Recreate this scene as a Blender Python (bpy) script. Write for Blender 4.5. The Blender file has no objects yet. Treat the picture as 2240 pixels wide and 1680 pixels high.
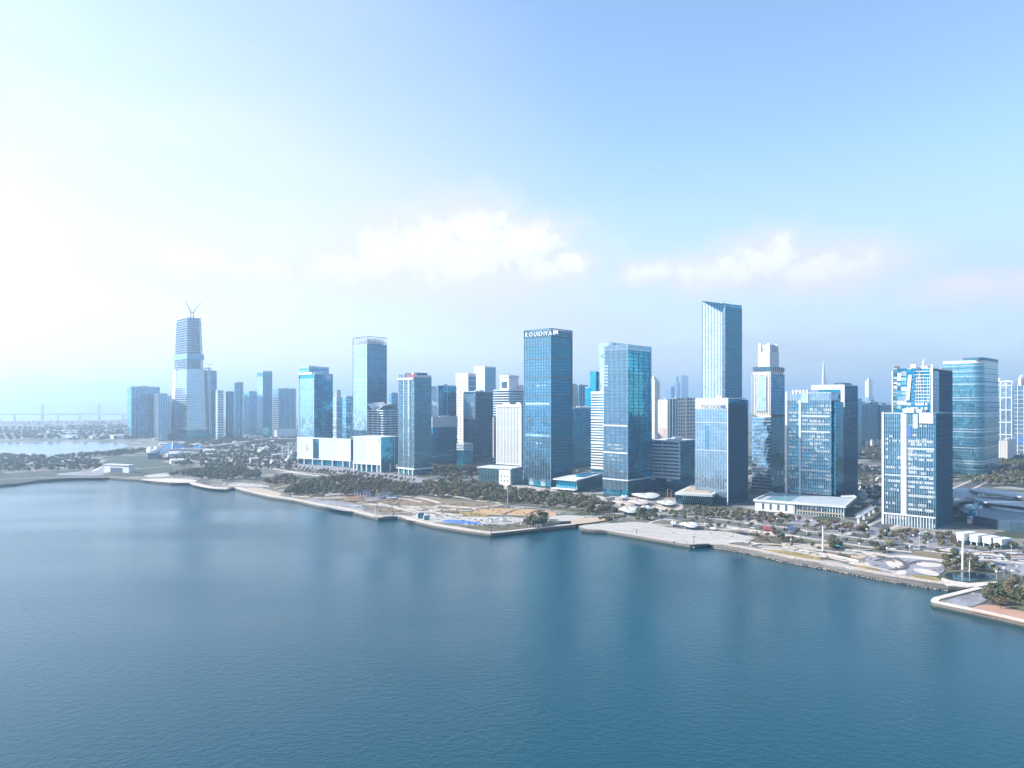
import bpy, bmesh, math, random
from mathutils import Vector, Matrix
from mathutils.geometry import tessellate_polygon

R_ = math.radians
random.seed(7)
sc = bpy.context.scene
COL = sc.collection

# ------------------------------------------------------------------ camera
EYE, F, CX, YH, LAND = 120.0, 1550.0, 1120.0, 880.0, 3.0     # metres, focal length in pixels of the 2240 px photograph
cam = bpy.data.cameras.new('camera')
cam.sensor_width = 36; cam.lens = 36 * F / 2240
cam.shift_y = (YH - 840) / 2240
cam.clip_start = 1; cam.clip_end = 120000
co = bpy.data.objects.new('camera', cam); COL.objects.link(co)
co.location = (0, 0, EYE); co.rotation_euler = (R_(90), 0, 0)
sc.camera = co

# ------------------------------------------------------------------ light
SUN_AZ, SUN_EL = R_(-90), R_(33)          # azimuth from +Y, clockwise
SKY_STRENGTH = 0.125
to_sun = Vector((math.sin(SUN_AZ) * math.cos(SUN_EL), math.cos(SUN_AZ) * math.cos(SUN_EL), math.sin(SUN_EL)))
sl = bpy.data.lights.new('sun', 'SUN'); sl.energy = 3.9; sl.angle = R_(0.55); sl.color = (1.0, 0.95, 0.88)
so = bpy.data.objects.new('sun', sl); COL.objects.link(so)
so.rotation_euler = (-to_sun).to_track_quat('-Z', 'Y').to_euler()
so.location = (-400, 100, 600)
HAZE_DENSITY, HAZE_G = 1.7e-4, 0.62
HAZE_COLOR = (0.62, 0.81, 1.0, 1)

sc.view_settings.view_transform = 'Standard'; sc.view_settings.look = 'None'
sc.view_settings.gamma = 1; sc.view_settings.exposure = 1.27
sc.view_settings.use_curve_mapping = False
cy = sc.cycles
cy.max_bounces = 6; cy.diffuse_bounces = 2; cy.glossy_bounces = 3; cy.transmission_bounces = 2
cy.volume_bounces = 2; cy.transparent_max_bounces = 4
cy.caustics_reflective = False; cy.caustics_refractive = False
cy.use_denoising = True; cy.sample_clamp_indirect = 6


# ------------------------------------------------------------------ node helpers
class NT:
    def __init__(s, nt):
        s.nt = nt
    def n(s, t, **kw):
        nd = s.nt.nodes.new(t)
        for k, v in kw.items():
            setattr(nd, k, v)
        return nd
    def link(s, a, b):
        s.nt.links.new(a, b)
    def set(s, sock, v):
        if hasattr(v, 'is_output'):
            s.link(v, sock)
        else:
            sock.default_value = v
    def math(s, op, a, b=0.0, c=None, clamp=False):
        nd = s.n('ShaderNodeMath', operation=op, use_clamp=clamp)
        s.set(nd.inputs[0], a); s.set(nd.inputs[1], b)
        if c is not None: s.set(nd.inputs[2], c)
        return nd.outputs[0]
    def vmath(s, op, a, b=(0, 0, 0), scale=None):
        nd = s.n('ShaderNodeVectorMath', operation=op)
        s.set(nd.inputs[0], a); s.set(nd.inputs[1], b)
        if scale is not None: s.set(nd.inputs['Scale'], scale)
        return nd
    def mix(s, f, a, b):
        nd = s.n('ShaderNodeMix', data_type='RGBA')
        s.set(nd.inputs[0], f); s.set(nd.inputs[6], a); s.set(nd.inputs[7], b)
        return nd.outputs[2]
    def ramp(s, v, lo, hi, a=0.0, b=1.0):
        nd = s.n('ShaderNodeMapRange', interpolation_type='SMOOTHSTEP')
        s.set(nd.inputs[0], v); s.set(nd.inputs[1], lo); s.set(nd.inputs[2], hi)
        s.set(nd.inputs[3], a); s.set(nd.inputs[4], b)
        return nd.outputs[0]
    def noise(s, vec, scale, detail=3.0, rough=0.5, dist=0.0):
        nd = s.n('ShaderNodeTexNoise')
        if vec is not None: s.link(vec, nd.inputs['Vector'])
        nd.inputs['Scale'].default_value = scale; nd.inputs['Detail'].default_value = detail
        nd.inputs['Roughness'].default_value = rough; nd.inputs['Distortion'].default_value = dist
        return nd.outputs[0]
    def comb(s, x, y, z=0.0):
        nd = s.n('ShaderNodeCombineXYZ')
        s.set(nd.inputs[0], x); s.set(nd.inputs[1], y); s.set(nd.inputs[2], z)
        return nd.outputs[0]


# ------------------------------------------------------------------ world: physical sky with clouds low over the horizon
world = bpy.data.worlds.new('World'); sc.world = world; world.use_nodes = True
w = NT(world.node_tree); world.node_tree.nodes.clear()
sky = w.n('ShaderNodeTexSky', sky_type='NISHITA', sun_disc=False)
sky.sun_elevation = SUN_EL; sky.sun_rotation = SUN_AZ
sky.altitude = 100; sky.air_density = 1.0; sky.dust_density = 0.7; sky.ozone_density = 1.3
tc = w.n('ShaderNodeTexCoord')
sep = w.n('ShaderNodeSeparateXYZ'); w.link(tc.outputs['Generated'], sep.inputs[0])
az = w.math('ARCTAN2', sep.outputs[0], sep.outputs[1])
el = w.math('ARCSINE', sep.outputs[2])
pv = w.comb(az, el)
wob = w.noise(tc.outputs['Generated'], 24.0, 7.0, 0.62)
wob2 = w.noise(tc.outputs['Generated'], 75.0, 5.0, 0.6)
BLOBS = [(1045, 512, 75, 52), (1150, 520, 78, 36), (950, 528, 88, 46), (855, 556, 95, 44), (765, 585, 90, 38), (1010, 560, 170, 60),
         (1245, 572, 42, 18), (1190, 590, 36, 20), (1418, 598, 42, 22), (1690, 570, 75, 42), (1570, 598, 85, 30), (1790, 590, 120, 40),
         (2235, 632, 40, 24), (2105, 632, 90, 24), (590, 592, 90, 26), (430, 575, 130, 40)]
best = None
for px, py, rx, ry in BLOBS:
    tx = (px - CX) / F
    a0 = math.atan(tx); e0 = math.atan((YH - py) / F * math.cos(a0))
    k = math.cos(a0)
    d = w.vmath('SUBTRACT', pv, (a0, e0, 0)).outputs[0]
    d = w.vmath('MULTIPLY', d, (F / rx / k / k / 1.25, F / ry / k / 1.25, 0)).outputs[0]
    l = w.math('SUBTRACT', 1.0, w.vmath('LENGTH', d).outputs['Value'])
    best = l if best is None else w.math('MAXIMUM', best, l)
# the same kind of cloud goes on round the rest of the horizon
band = w.math('MULTIPLY', w.ramp(el, 0.07, 0.16), w.ramp(el, 0.36, 0.2))
gen = w.math('SUBTRACT', w.math('MULTIPLY', band, w.noise(w.vmath('MULTIPLY', tc.outputs['Generated'], (1, 1, 2.2)).outputs[0], 5.0, 3.0)), 0.62)
off = w.ramp(w.math('ABSOLUTE', az), 0.64, 0.8)
gen = w.math('SUBTRACT', w.math('MULTIPLY', gen, 2.0), w.math('MULTIPLY', w.math('SUBTRACT', 1.0, off), 3.0))
best = w.math('MAXIMUM', best, gen)
fld = w.math('ADD', best, w.math('ADD', w.math('MULTIPLY', w.math('SUBTRACT', wob, 0.5), 2.6), w.math('MULTIPLY', w.math('SUBTRACT', wob2, 0.5), 1.1)))
cmask = w.math('MULTIPLY', w.ramp(fld, 0.05, 0.75), w.ramp(el, 0.115, 0.215))
veil = w.math('MULTIPLY', w.ramp(w.noise(w.vmath('MULTIPLY', tc.outputs['Generated'], (1, 1, 3.5)).outputs[0], 3.2, 5.0, 0.6), 0.2, 0.7, 0.6, 1.0), w.ramp(el, w.math('ADD', 0.36, w.math('MULTIPLY', w.ramp(w.vmath('DOT_PRODUCT', tc.outputs['Generated'], tuple(to_sun)).outputs['Value'], 0.0, 0.5), 0.4)), 0.06))
skyc = w.vmath('MULTIPLY', sky.outputs[0], (SKY_STRENGTH * 9.6, SKY_STRENGTH * 10.2, SKY_STRENGTH * 10.2)).outputs[0]
cl = (5.1, 5.3, 5.75, 1)
cosun = w.vmath('DOT_PRODUCT', tc.outputs['Generated'], tuple(to_sun)).outputs['Value']
vl = w.mix(w.ramp(cosun, -0.55, 0.5), (2.25, 2.35, 2.85, 1), (4.6, 4.1, 4.25, 1))     # thin cloud scatters forwards: brighter towards the sun
c1 = w.mix(w.math('MULTIPLY', veil, 0.8), skyc, vl)
soft = w.math('MULTIPLY', w.ramp(w.math('ADD', best, w.math('MULTIPLY', w.math('SUBTRACT', wob, 0.5), 1.6)), -1.1, 0.6), w.ramp(el, 0.03, 0.15))
c1 = w.mix(w.math('MULTIPLY', soft, 0.9), c1, (4.15, 4.0, 4.35, 1))
c2 = w.mix(w.math('MULTIPLY', cmask, 0.75), c1, cl)
bg = w.n('ShaderNodeBackground'); w.link(c2, bg.inputs[0]); bg.inputs[1].default_value = 0.1
wo = w.n('ShaderNodeOutputWorld'); w.link(bg.outputs[0], wo.inputs[0])


# ------------------------------------------------------------------ materials
def new_mat(name):
    m = bpy.data.materials.new(name); m.use_nodes = True
    t = NT(m.node_tree); m.node_tree.nodes.clear()
    b = t.n('ShaderNodeBsdfPrincipled'); o = t.n('ShaderNodeOutputMaterial'); t.link(b.outputs[0], o.inputs[0])
    return m, t, b


def rgba(c):
    return (c[0], c[1], c[2], 1)


def plain(name, c1, c2=None, scale=0.2, rough=0.75, metallic=0.0, bump=0.0, obj_rand=0.0, space='Object', detail=5.0):
    m, t, b = new_mat(name)
    c2 = c2 or tuple(x * 0.8 for x in c1)
    tcn = t.n('ShaderNodeTexCoord')
    vec = tcn.outputs['Object']
    if space == 'World':
        vec = t.n('ShaderNodeNewGeometry').outputs['Position']
    nz = t.noise(vec, scale, detail, 0.6)
    f = t.ramp(nz, 0.3, 0.7)
    c = t.mix(f, rgba(c1), rgba(c2))
    if obj_rand:
        oi = t.n('ShaderNodeObjectInfo')
        hs = t.n('ShaderNodeHueSaturation')
        t.set(hs.inputs['Value'], t.math('ADD', 1.0 - obj_rand, t.math('MULTIPLY', oi.outputs['Random'], 2 * obj_rand)))
        t.link(c, hs.inputs['Color']); c = hs.outputs[0]
    t.set(b.inputs['Base Color'], c)
    b.inputs['Roughness'].default_value = rough; b.inputs['Metallic'].default_value = metallic
    if bump:
        bp = t.n('ShaderNodeBump'); bp.inputs['Strength'].default_value = bump; bp.inputs['Distance'].default_value = 0.3
        t.link(nz, bp.inputs['Height']); t.link(bp.outputs[0], b.inputs['Normal'])
    return m


def glass(name, c1, c2, pw=1.8, ph=4.2, sp=0.22, spc=None, tilt=0.045, metallic=0.85, blind=0.0, rough=0.08):
    """curtain wall: each pane has its own tint and a slight tilt of its own; a spandrel strip at each floor"""
    m, t, b = new_mat(name)
    tcn = t.n('ShaderNodeTexCoord')
    sp_ = t.n('ShaderNodeSeparateXYZ'); t.link(tcn.outputs['Object'], sp_.inputs[0])
    u = t.math('ADD', sp_.outputs[0], sp_.outputs[1])
    cu = t.math('FLOOR', t.math('DIVIDE', u, pw)); fz = t.math('DIVIDE', sp_.outputs[2], ph); cz = t.math('FLOOR', fz)
    wn = t.n('ShaderNodeTexWhiteNoise', noise_dimensions='3D'); t.link(t.comb(cu, cz, 3.7), wn.inputs['Vector'])
    wf = t.n('ShaderNodeTexWhiteNoise', noise_dimensions='3D'); t.link(t.comb(1.3, cz, 9.1), wf.inputs['Vector'])
    big = t.noise(t.comb(t.math('MULTIPLY', u, 0.6), t.math('MULTIPLY', sp_.outputs[2], 0.25)), 0.11, 3.0, 0.6)
    v = t.math('ADD', t.math('MULTIPLY', wn.outputs['Value'], 0.45), t.math('ADD', t.math('MULTIPLY', wf.outputs['Value'], 0.2), t.math('MULTIPLY', big, 0.5)))
    c = t.mix(t.ramp(v, 0.2, 0.95), rgba(c1), rgba(c2))
    fr = t.math('FRACT', fz)
    s_ = t.math('LESS_THAN', fr, sp)
    c = t.mix(s_, c, rgba(spc or tuple(x * 0.6 for x in c1)))
    met = t.math('SUBTRACT', metallic, t.math('MULTIPLY', s_, 0.25))
    if blind > 0:
        run = t.n('ShaderNodeTexWhiteNoise', noise_dimensions='3D')
        t.link(t.comb(t.math('FLOOR', t.math('DIVIDE', u, pw * 5)), cz, 5.5), run.inputs['Vector'])
        bl = t.math('MULTIPLY', t.math('LESS_THAN', wn.outputs['Value'], 0.7), t.math('LESS_THAN', run.outputs['Value'], blind))
        bl = t.math('MULTIPLY', bl, t.math('GREATER_THAN', fr, 0.35))
        c = t.mix(bl, c, (0.72, 0.74, 0.72, 1))
        met = t.math('MULTIPLY', met, t.math('SUBTRACT', 1.0, t.math('MULTIPLY', bl, 0.8)))
    t.set(b.inputs['Base Color'], c); t.set(b.inputs['Metallic'], met)
    b.inputs['Roughness'].default_value = rough
    g = t.n('ShaderNodeNewGeometry')
    dv = t.vmath('SCALE', t.vmath('SUBTRACT', wn.outputs['Color'], (0.5, 0.5, 0.5)).outputs[0], scale=tilt).outputs[0]
    wv = t.n('ShaderNodeTexNoise'); t.link(tcn.outputs['Object'], wv.inputs['Vector']); wv.inputs['Scale'].default_value = 0.07; wv.inputs['Detail'].default_value = 1.0
    dw = t.vmath('SCALE', t.vmath('SUBTRACT', wv.outputs['Color'], (0.5, 0.5, 0.5)).outputs[0], scale=0.10).outputs[0]
    dv = t.vmath('ADD', dv, dw).outputs[0]
    t.link(t.vmath('NORMALIZE', t.vmath('ADD', g.outputs['Normal'], dv).outputs[0]).outputs[0], b.inputs['Normal'])
    return m


M = {}
M['glass_blue'] = glass('blue_glass', (0.03, 0.185, 0.30), (0.10, 0.32, 0.45), metallic=0.9)
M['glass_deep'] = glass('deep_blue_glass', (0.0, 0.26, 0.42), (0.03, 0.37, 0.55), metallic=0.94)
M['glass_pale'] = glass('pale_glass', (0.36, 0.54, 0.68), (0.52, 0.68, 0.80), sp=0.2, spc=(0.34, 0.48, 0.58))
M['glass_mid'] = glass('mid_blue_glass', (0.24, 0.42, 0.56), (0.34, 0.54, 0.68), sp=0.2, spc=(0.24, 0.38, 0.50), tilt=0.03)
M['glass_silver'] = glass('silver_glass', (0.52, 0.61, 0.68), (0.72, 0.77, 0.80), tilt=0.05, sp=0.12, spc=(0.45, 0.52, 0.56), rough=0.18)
M['glass_teal'] = glass('teal_glass', (0.09, 0.31, 0.41), (0.22, 0.48, 0.57), tilt=0.04)
M['glass_office'] = glass('office_glass', (0.05, 0.23, 0.34), (0.16, 0.37, 0.48), metallic=0.9, pw=1.6, ph=4.4, blind=0.14)
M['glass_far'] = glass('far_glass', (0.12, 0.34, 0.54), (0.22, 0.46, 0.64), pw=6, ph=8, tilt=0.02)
M['glass_stripe'] = glass('striped_glass', (0.16, 0.34, 0.48), (0.34, 0.54, 0.66), ph=4.2, sp=0.38, spc=(0.62, 0.66, 0.68))
M['window'] = plain('window_glass', (0.08, 0.14, 0.2), (0.12, 0.2, 0.28), 0.4, rough=0.12, metallic=0.4)
M['white'] = plain('white_cladding', (0.74, 0.75, 0.75), (0.64, 0.66, 0.67), 0.12, rough=0.5)
M['cream'] = plain('cream_cladding', (0.74, 0.69, 0.60), (0.62, 0.57, 0.50), 0.1, rough=0.7)
M['pink'] = plain('pinkish_render', (0.56, 0.44, 0.43), (0.50, 0.42, 0.42), 0.1)
M['grey'] = plain('grey_cladding', (0.46, 0.50, 0.54), (0.38, 0.42, 0.46), 0.1, rough=0.5)
M['palegrey'] = plain('pale_grey_cladding', (0.58, 0.63, 0.68), (0.52, 0.57, 0.62), 0.1, rough=0.45)
M['alu'] = plain('aluminium', (0.48, 0.57, 0.65), (0.40, 0.50, 0.58), 0.3, rough=0.35, metallic=0.6)
M['darkmetal'] = plain('dark_metal', (0.05, 0.10, 0.14), (0.07, 0.13, 0.18), 0.3, rough=0.4, metallic=0.5)
M['steel'] = plain('blue_steel', (0.035, 0.13, 0.22), (0.05, 0.17, 0.27), 0.3, rough=0.5, metallic=0.3)
M['blindwhite'] = plain('white_blind', (0.66, 0.68, 0.68), (0.56, 0.59, 0.60), 0.3, rough=0.6, obj_rand=0.12)
M['signwhite'] = plain('white_letter', (0.70, 0.72, 0.73), (0.64, 0.66, 0.68), 0.3, rough=0.4)
M['signred'] = plain('red_letter', (0.75, 0.08, 0.10), (0.68, 0.06, 0.09), 0.3, rough=0.4)
M['signdark'] = plain('dark_letter', (0.05, 0.07, 0.10), (0.07, 0.09, 0.12), 0.3, rough=0.5)
M['concrete'] = plain('concrete', (0.36, 0.36, 0.35), (0.27, 0.27, 0.27), 0.15, rough=0.85)
M['roof'] = plain('roof_felt', (0.30, 0.32, 0.33), (0.40, 0.42, 0.42), 0.08, rough=0.85)
M['roofwhite'] = plain('white_roof', (0.62, 0.63, 0.63), (0.50, 0.52, 0.53), 0.06, rough=0.6)
M['asphalt'] = plain('asphalt', (0.055, 0.058, 0.062), (0.08, 0.08, 0.085), 0.05, rough=0.9, space='World')
M['paving'] = plain('pale_paving', (0.56, 0.53, 0.50), (0.45, 0.43, 0.41), 0.05, rough=0.8, space='World')
M['paving_warm'] = plain('warm_paving', (0.58, 0.50, 0.42), (0.46, 0.40, 0.34), 0.05, rough=0.85, space='World')
M['paving_lilac'] = plain('lilac_paving', (0.34, 0.33, 0.37), (0.20, 0.20, 0.23), 0.09, rough=0.85, space='World')
M['cap'] = plain('quay_cap', (0.60, 0.53, 0.46), (0.48, 0.42, 0.37), 0.2, rough=0.8, space='World')
M['sand'] = plain('sand', (0.48, 0.38, 0.28), (0.40, 0.31, 0.23), 0.06, rough=0.95, space='World')
M['darklawn'] = plain('dark_lawn', (0.03, 0.045, 0.03), (0.055, 0.07, 0.045), 0.05, rough=0.95, space='World')
M['clay'] = plain('terracotta_court', (0.42, 0.24, 0.17), (0.36, 0.21, 0.15), 0.06, rough=0.95, space='World')
M['orange'] = plain('orange_meadow', (0.46, 0.29, 0.15), (0.38, 0.25, 0.15), 0.07, rough=0.95, space='World')
M['gold'] = plain('golden_grass', (0.38, 0.26, 0.07), (0.14, 0.12, 0.05), 0.22, rough=0.95, space='World')
M['drygrass'] = plain('dry_grass', (0.22, 0.16, 0.10), (0.15, 0.12, 0.08), 0.05, rough=0.95, space='World')
M['lawn'] = plain('lawn', (0.055, 0.070, 0.035), (0.15, 0.12, 0.075), 0.045, rough=0.95, space='World')
M['wood'] = plain('brown_timber', (0.22, 0.12, 0.07), (0.16, 0.09, 0.06), 0.3, rough=0.8)
M['rock'] = plain('revetment_rock', (0.40, 0.33, 0.27), (0.25, 0.21, 0.18), 0.35, rough=0.9, space='World')

M['teal'] = plain('teal_panel', (0.10, 0.38, 0.38), (0.12, 0.42, 0.42), 0.2, rough=0.5)
M['bluepaint'] = plain('blue_paint', (0.06, 0.16, 0.45), (0.09, 0.2, 0.5), 0.2, rough=0.5)
M['orangepaint'] = plain('orange_paint', (0.55, 0.22, 0.07), (0.48, 0.2, 0.08), 0.2, rough=0.6)
M['conc_hazed'] = plain('haze_blue_concrete', (0.20, 0.42, 0.62), (0.16, 0.36, 0.55), 0.15, rough=0.8)  # blue of the distance haze put into the concrete colour
M['teal_dull'] = plain('shallow_roof_pool', (0.16, 0.30, 0.33), (0.2, 0.35, 0.37), 0.1, rough=0.2)
M['bark'] = plain('bark', (0.10, 0.075, 0.055), (0.07, 0.05, 0.04), 1.0, rough=0.95)
M['pond'] = plain('dark_pond', (0.012, 0.03, 0.045), (0.015, 0.035, 0.05), 0.1, rough=0.04, space='World')


def foliage(name, c1, c2):
    m, t, b = new_mat(name)
    g = t.n('ShaderNodeNewGeometry'); oi = t.n('ShaderNodeObjectInfo')
    nz = t.noise(g.outputs['Position'], 0.05, 3.0)
    v = t.math('ADD', t.math('MULTIPLY', g.outputs['Random Per Island'], 0.45), t.math('ADD', t.math('MULTIPLY', nz, 0.5), t.math('MULTIPLY', oi.outputs['Random'], 0.35)))
    t.set(b.inputs['Base Color'], t.mix(t.ramp(v, 0.25, 1.05), rgba(c1), rgba(c2)))
    b.inputs['Roughness'].default_value = 0.85
    b.inputs['Specular IOR Level'].default_value = 0.2
    return m


M['leaf_green'] = foliage('green_leaves', (0.045, 0.070, 0.038), (0.15, 0.155, 0.085))
M['leaf_olive'] = foliage('olive_leaves', (0.085, 0.078, 0.044), (0.25, 0.19, 0.115))
M['leaf_brown'] = foliage('brown_leaves', (0.09, 0.055, 0.035), (0.20, 0.12, 0.07))


def quay_mat():
    m, t, b = new_mat('quay_stone')
    g = t.n('ShaderNodeNewGeometry'); P = g.outputs['Position']
    sp_ = t.n('ShaderNodeSeparateXYZ'); t.link(P, sp_.inputs[0])
    nz = t.noise(P, 0.6, 5.0, 0.65)
    blk = t.n('ShaderNodeTexBrick'); t.link(t.comb(t.math('SUBTRACT', sp_.outputs[0], sp_.outputs[1]), sp_.outputs[2]), blk.inputs['Vector'])
    blk.inputs['Scale'].default_value = 0.5; blk.inputs['Color1'].default_value = (0.20, 0.185, 0.17, 1); blk.inputs['Color2'].default_value = (0.15, 0.14, 0.13, 1); blk.inputs['Mortar'].default_value = (0.05, 0.05, 0.05, 1)
    tide = t.ramp(t.math('ADD', sp_.outputs[2], t.math('MULTIPLY', t.math('SUBTRACT', nz, 0.5), 1.6)), 0.6, 1.7)
    t.set(b.inputs['Base Color'], t.mix(tide, (0.022, 0.030, 0.022, 1), blk.outputs[0]))
    b.inputs['Roughness'].default_value = 0.75
    return m


M['wetstone'] = quay_mat()


def paved(name, c1, c2, joint, bw, rough=0.85):
    m, t, b = new_mat(name)
    g = t.n('ShaderNodeNewGeometry'); P = g.outputs['Position']
    st = t.noise(P, 0.035, 5.0, 0.65); fi = t.noise(P, 0.5, 4.0, 0.6)
    br = t.n('ShaderNodeTexBrick'); t.link(t.vmath('MULTIPLY', P, (1, 1, 0)).outputs[0], br.inputs['Vector'])
    br.inputs['Scale'].default_value = 1.0; br.inputs['Brick Width'].default_value = bw; br.inputs['Row Height'].default_value = bw * .6; br.inputs['Mortar Size'].default_value = bw * .05
    br.inputs['Color1'].default_value = rgba(c1); br.inputs['Color2'].default_value = rgba(tuple(x * .86 for x in c1)); br.inputs['Mortar'].default_value = rgba(joint)
    c = t.mix(t.ramp(st, 0.42, 0.68), br.outputs[0], rgba(c2))
    hs = t.n('ShaderNodeHueSaturation'); t.link(c, hs.inputs['Color']); t.set(hs.inputs['Value'], t.ramp(fi, 0.25, 0.75, 0.82, 1.12))
    t.set(b.inputs['Base Color'], hs.outputs[0]); b.inputs['Roughness'].default_value = rough
    return m


M['paving'] = paved('pale_paving', (0.52, 0.475, 0.435), (0.40, 0.365, 0.33), (0.28, 0.27, 0.26), 5.0)
M['paving_warm'] = paved('warm_paving', (0.56, 0.48, 0.41), (0.40, 0.34, 0.29), (0.26, 0.22, 0.19), 4.0)
M['paving_lilac'] = paved('lilac_paving', (0.33, 0.32, 0.36), (0.16, 0.16, 0.18), (0.14, 0.14, 0.15), 6.0)


def city_ground_mat():
    m, t, b = new_mat('city_ground')
    g = t.n('ShaderNodeNewGeometry'); P = g.outputs['Position']
    big = t.noise(P, 0.0075, 4.0, 0.55)
    vo = t.n('ShaderNodeTexVoronoi', feature='F1'); t.link(P, vo.inputs['Vector']); vo.inputs['Scale'].default_value = 0.035
    vs = t.n('ShaderNodeSeparateColor'); t.link(vo.outputs['Color'], vs.inputs[0])
    fine = t.noise(P, 0.12, 5.0, 0.65)
    c = t.mix(t.ramp(big, 0.38, 0.62), (0.075, 0.085, 0.065, 1), (0.19, 0.175, 0.155, 1))
    c = t.mix(t.math('GREATER_THAN', vs.outputs[0], 0.72), c, (0.27, 0.255, 0.235, 1))
    c = t.mix(t.math('GREATER_THAN', vs.outputs[1], 0.75), c, (0.04, 0.055, 0.03, 1))
    hs = t.n('ShaderNodeHueSaturation'); t.link(c, hs.inputs['Color']); t.set(hs.inputs['Value'], t.ramp(fine, 0.2, 0.8, 0.65, 1.35))
    t.set(b.inputs['Base Color'], hs.outputs[0]); b.inputs['Roughness'].default_value = 0.92
    return m


M['ground'] = city_ground_mat()


def water_mat():
    m, t, b = new_mat('sea_water')
    g = t.n('ShaderNodeNewGeometry'); P = g.outputs['Position']
    b.inputs['Base Color'].default_value = (0.0005, 0.050, 0.074, 1)
    b.inputs['IOR'].default_value = 1.42
    ps = t.vmath('MULTIPLY', P, (1.0, 1.0, 1.0)).outputs[0]
    n1 = t.noise(ps, 0.32, 4.0, 0.6)
    n2 = t.noise(ps, 1.1, 3.0, 0.6)
    gust = t.noise(t.vmath('MULTIPLY', P, (0.45, 1.0, 1.0)).outputs[0], 0.006, 3.0, 0.5)
    h = t.math('ADD', t.math('MULTIPLY', n1, 0.9), t.math('MULTIPLY', n2, 0.28))
    bp = t.n('ShaderNodeBump'); bp.inputs['Distance'].default_value = 1.0
    t.set(bp.inputs['Strength'], t.ramp(gust, 0.3, 0.7, 0.14, 0.5))
    t.link(h, bp.inputs['Height']); t.link(bp.outputs[0], b.inputs['Normal'])
    t.set(b.inputs['Roughness'], t.ramp(gust, 0.3, 0.7, 0.03, 0.12))
    return m


M['water'] = water_mat()
M['lagoon'] = plain('lagoon_water', (0.03, 0.08, 0.1), (0.04, 0.09, 0.11), 0.01, rough=0.12, space='World')


# ------------------------------------------------------------------ object helpers
def gp(px, py, z=LAND):
    """ground point seen at pixel px, py of the photograph, at height z"""
    d = (EYE - z) * F / (py - YH)
    return ((px - CX) / F * d, d)


def link(name, me, mat=None, parent=None, loc=(0, 0, 0), rot=None, label=None, cat=None, group=None, kind=None):
    o = bpy.data.objects.new(name, me); COL.objects.link(o)
    if mat is not None and me is not None and not me.materials: me.materials.append(mat)
    if parent is not None: o.parent = parent
    o.location = loc
    if rot is not None: o.rotation_euler = rot
    if label: o['label'] = label
    if cat: o['category'] = cat
    if group: o['group'] = group
    if kind: o['kind'] = kind
    return o


def root(name, label, cat, loc, rz=0.0, group=None):
    return link(name, None, None, None, loc, (0, 0, rz), label, cat, group)


class MB:
    def __init__(s):
        s.v = []; s.f = []
    def add(s, vs, fs):
        b = len(s.v); s.v += [tuple(v) for v in vs]; s.f += [tuple(i + b for i in f) for f in fs]
        return s
    def box(s, x0, x1, y0, y1, z0, z1):
        return s.add([(x0, y0, z0), (x1, y0, z0), (x1, y1, z0), (x0, y1, z0), (x0, y0, z1), (x1, y0, z1), (x1, y1, z1), (x0, y1, z1)],
                     [(3, 2, 1, 0), (4, 5, 6, 7), (0, 1, 5, 4), (1, 2, 6, 5), (2, 3, 7, 6), (3, 0, 4, 7)])
    def bar(s, a, b, r, r2=None, n=5):
        a = Vector(a); b = Vector(b); d = (b - a)
        q = d.to_track_quat('Z', 'Y'); r2 = r if r2 is None else r2
        vs = []
        for p, rr in ((a, r), (b, r2)):
            for i in range(n):
                t = 2 * math.pi * i / n
                vs.append(p + q @ Vector((math.cos(t) * rr, math.sin(t) * rr, 0)))
        fs = [(i, (i + 1) % n, n + (i + 1) % n, n + i) for i in range(n)] + [tuple(range(n - 1, -1, -1)), tuple(range(n, 2 * n))]
        return s.add(vs, fs)
    def loft(s, rings, cap=True):
        """rings: list of lists of 3-D points, same count, counter-clockwise seen from above, bottom to top"""
        n = len(rings[0]); b = []
        vs = [p for r in rings for p in r]; fs = []
        for k in range(len(rings) - 1):
            for i in range(n):
                j = (i + 1) % n
                fs.append((k * n + i, k * n + j, (k + 1) * n + j, (k + 1) * n + i))
        if cap:
            fs.append(tuple(range(n - 1, -1, -1)))
            fs.append(tuple((len(rings) - 1) * n + i for i in range(n)))
        return s.add(vs, fs)
    def mesh(s, name, smooth=False):
        me = bpy.data.meshes.new(name); me.from_pydata(s.v, [], s.f); me.update()
        if smooth: me.polygons.foreach_set('use_smooth', [True] * len(me.polygons))
        return me


_cache = {}


def box_mesh(dx, dy, dz, mat):
    k = (round(dx, 3), round(dy, 3), round(dz, 3), mat.name)
    if k not in _cache:
        me = MB().box(0, dx, 0, dy, 0, dz).mesh('box'); me.materials.append(mat); _cache[k] = me
    return _cache[k]


def ccw(pts):
    a = sum(pts[i][0] * pts[(i + 1) % len(pts)][1] - pts[(i + 1) % len(pts)][0] * pts[i][1] for i in range(len(pts)))
    return pts if a > 0 else pts[::-1]


def slab_mesh(name, pts, z0, z1):
    pts = ccw([tuple(p) for p in pts]); n = len(pts)
    tris = tessellate_polygon([[Vector((p[0], p[1], 0)) for p in pts]])
    vs = [(p[0], p[1], z1) for p in pts] + [(p[0], p[1], z0) for p in pts]
    fs = []
    for t in tris:
        a, b_, c = t
        ar = (pts[b_][0] - pts[a][0]) * (pts[c][1] - pts[a][1]) - (pts[c][0] - pts[a][0]) * (pts[b_][1] - pts[a][1])
        fs.append((a, b_, c) if ar > 0 else (a, c, b_))
    for i in range(n):
        j = (i + 1) % n
        fs.append((i, n + i, n + j, j))
    me = bpy.data.meshes.new(name); me.from_pydata(vs, [], fs); me.update()
    return me


_lvl = [0]


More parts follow.
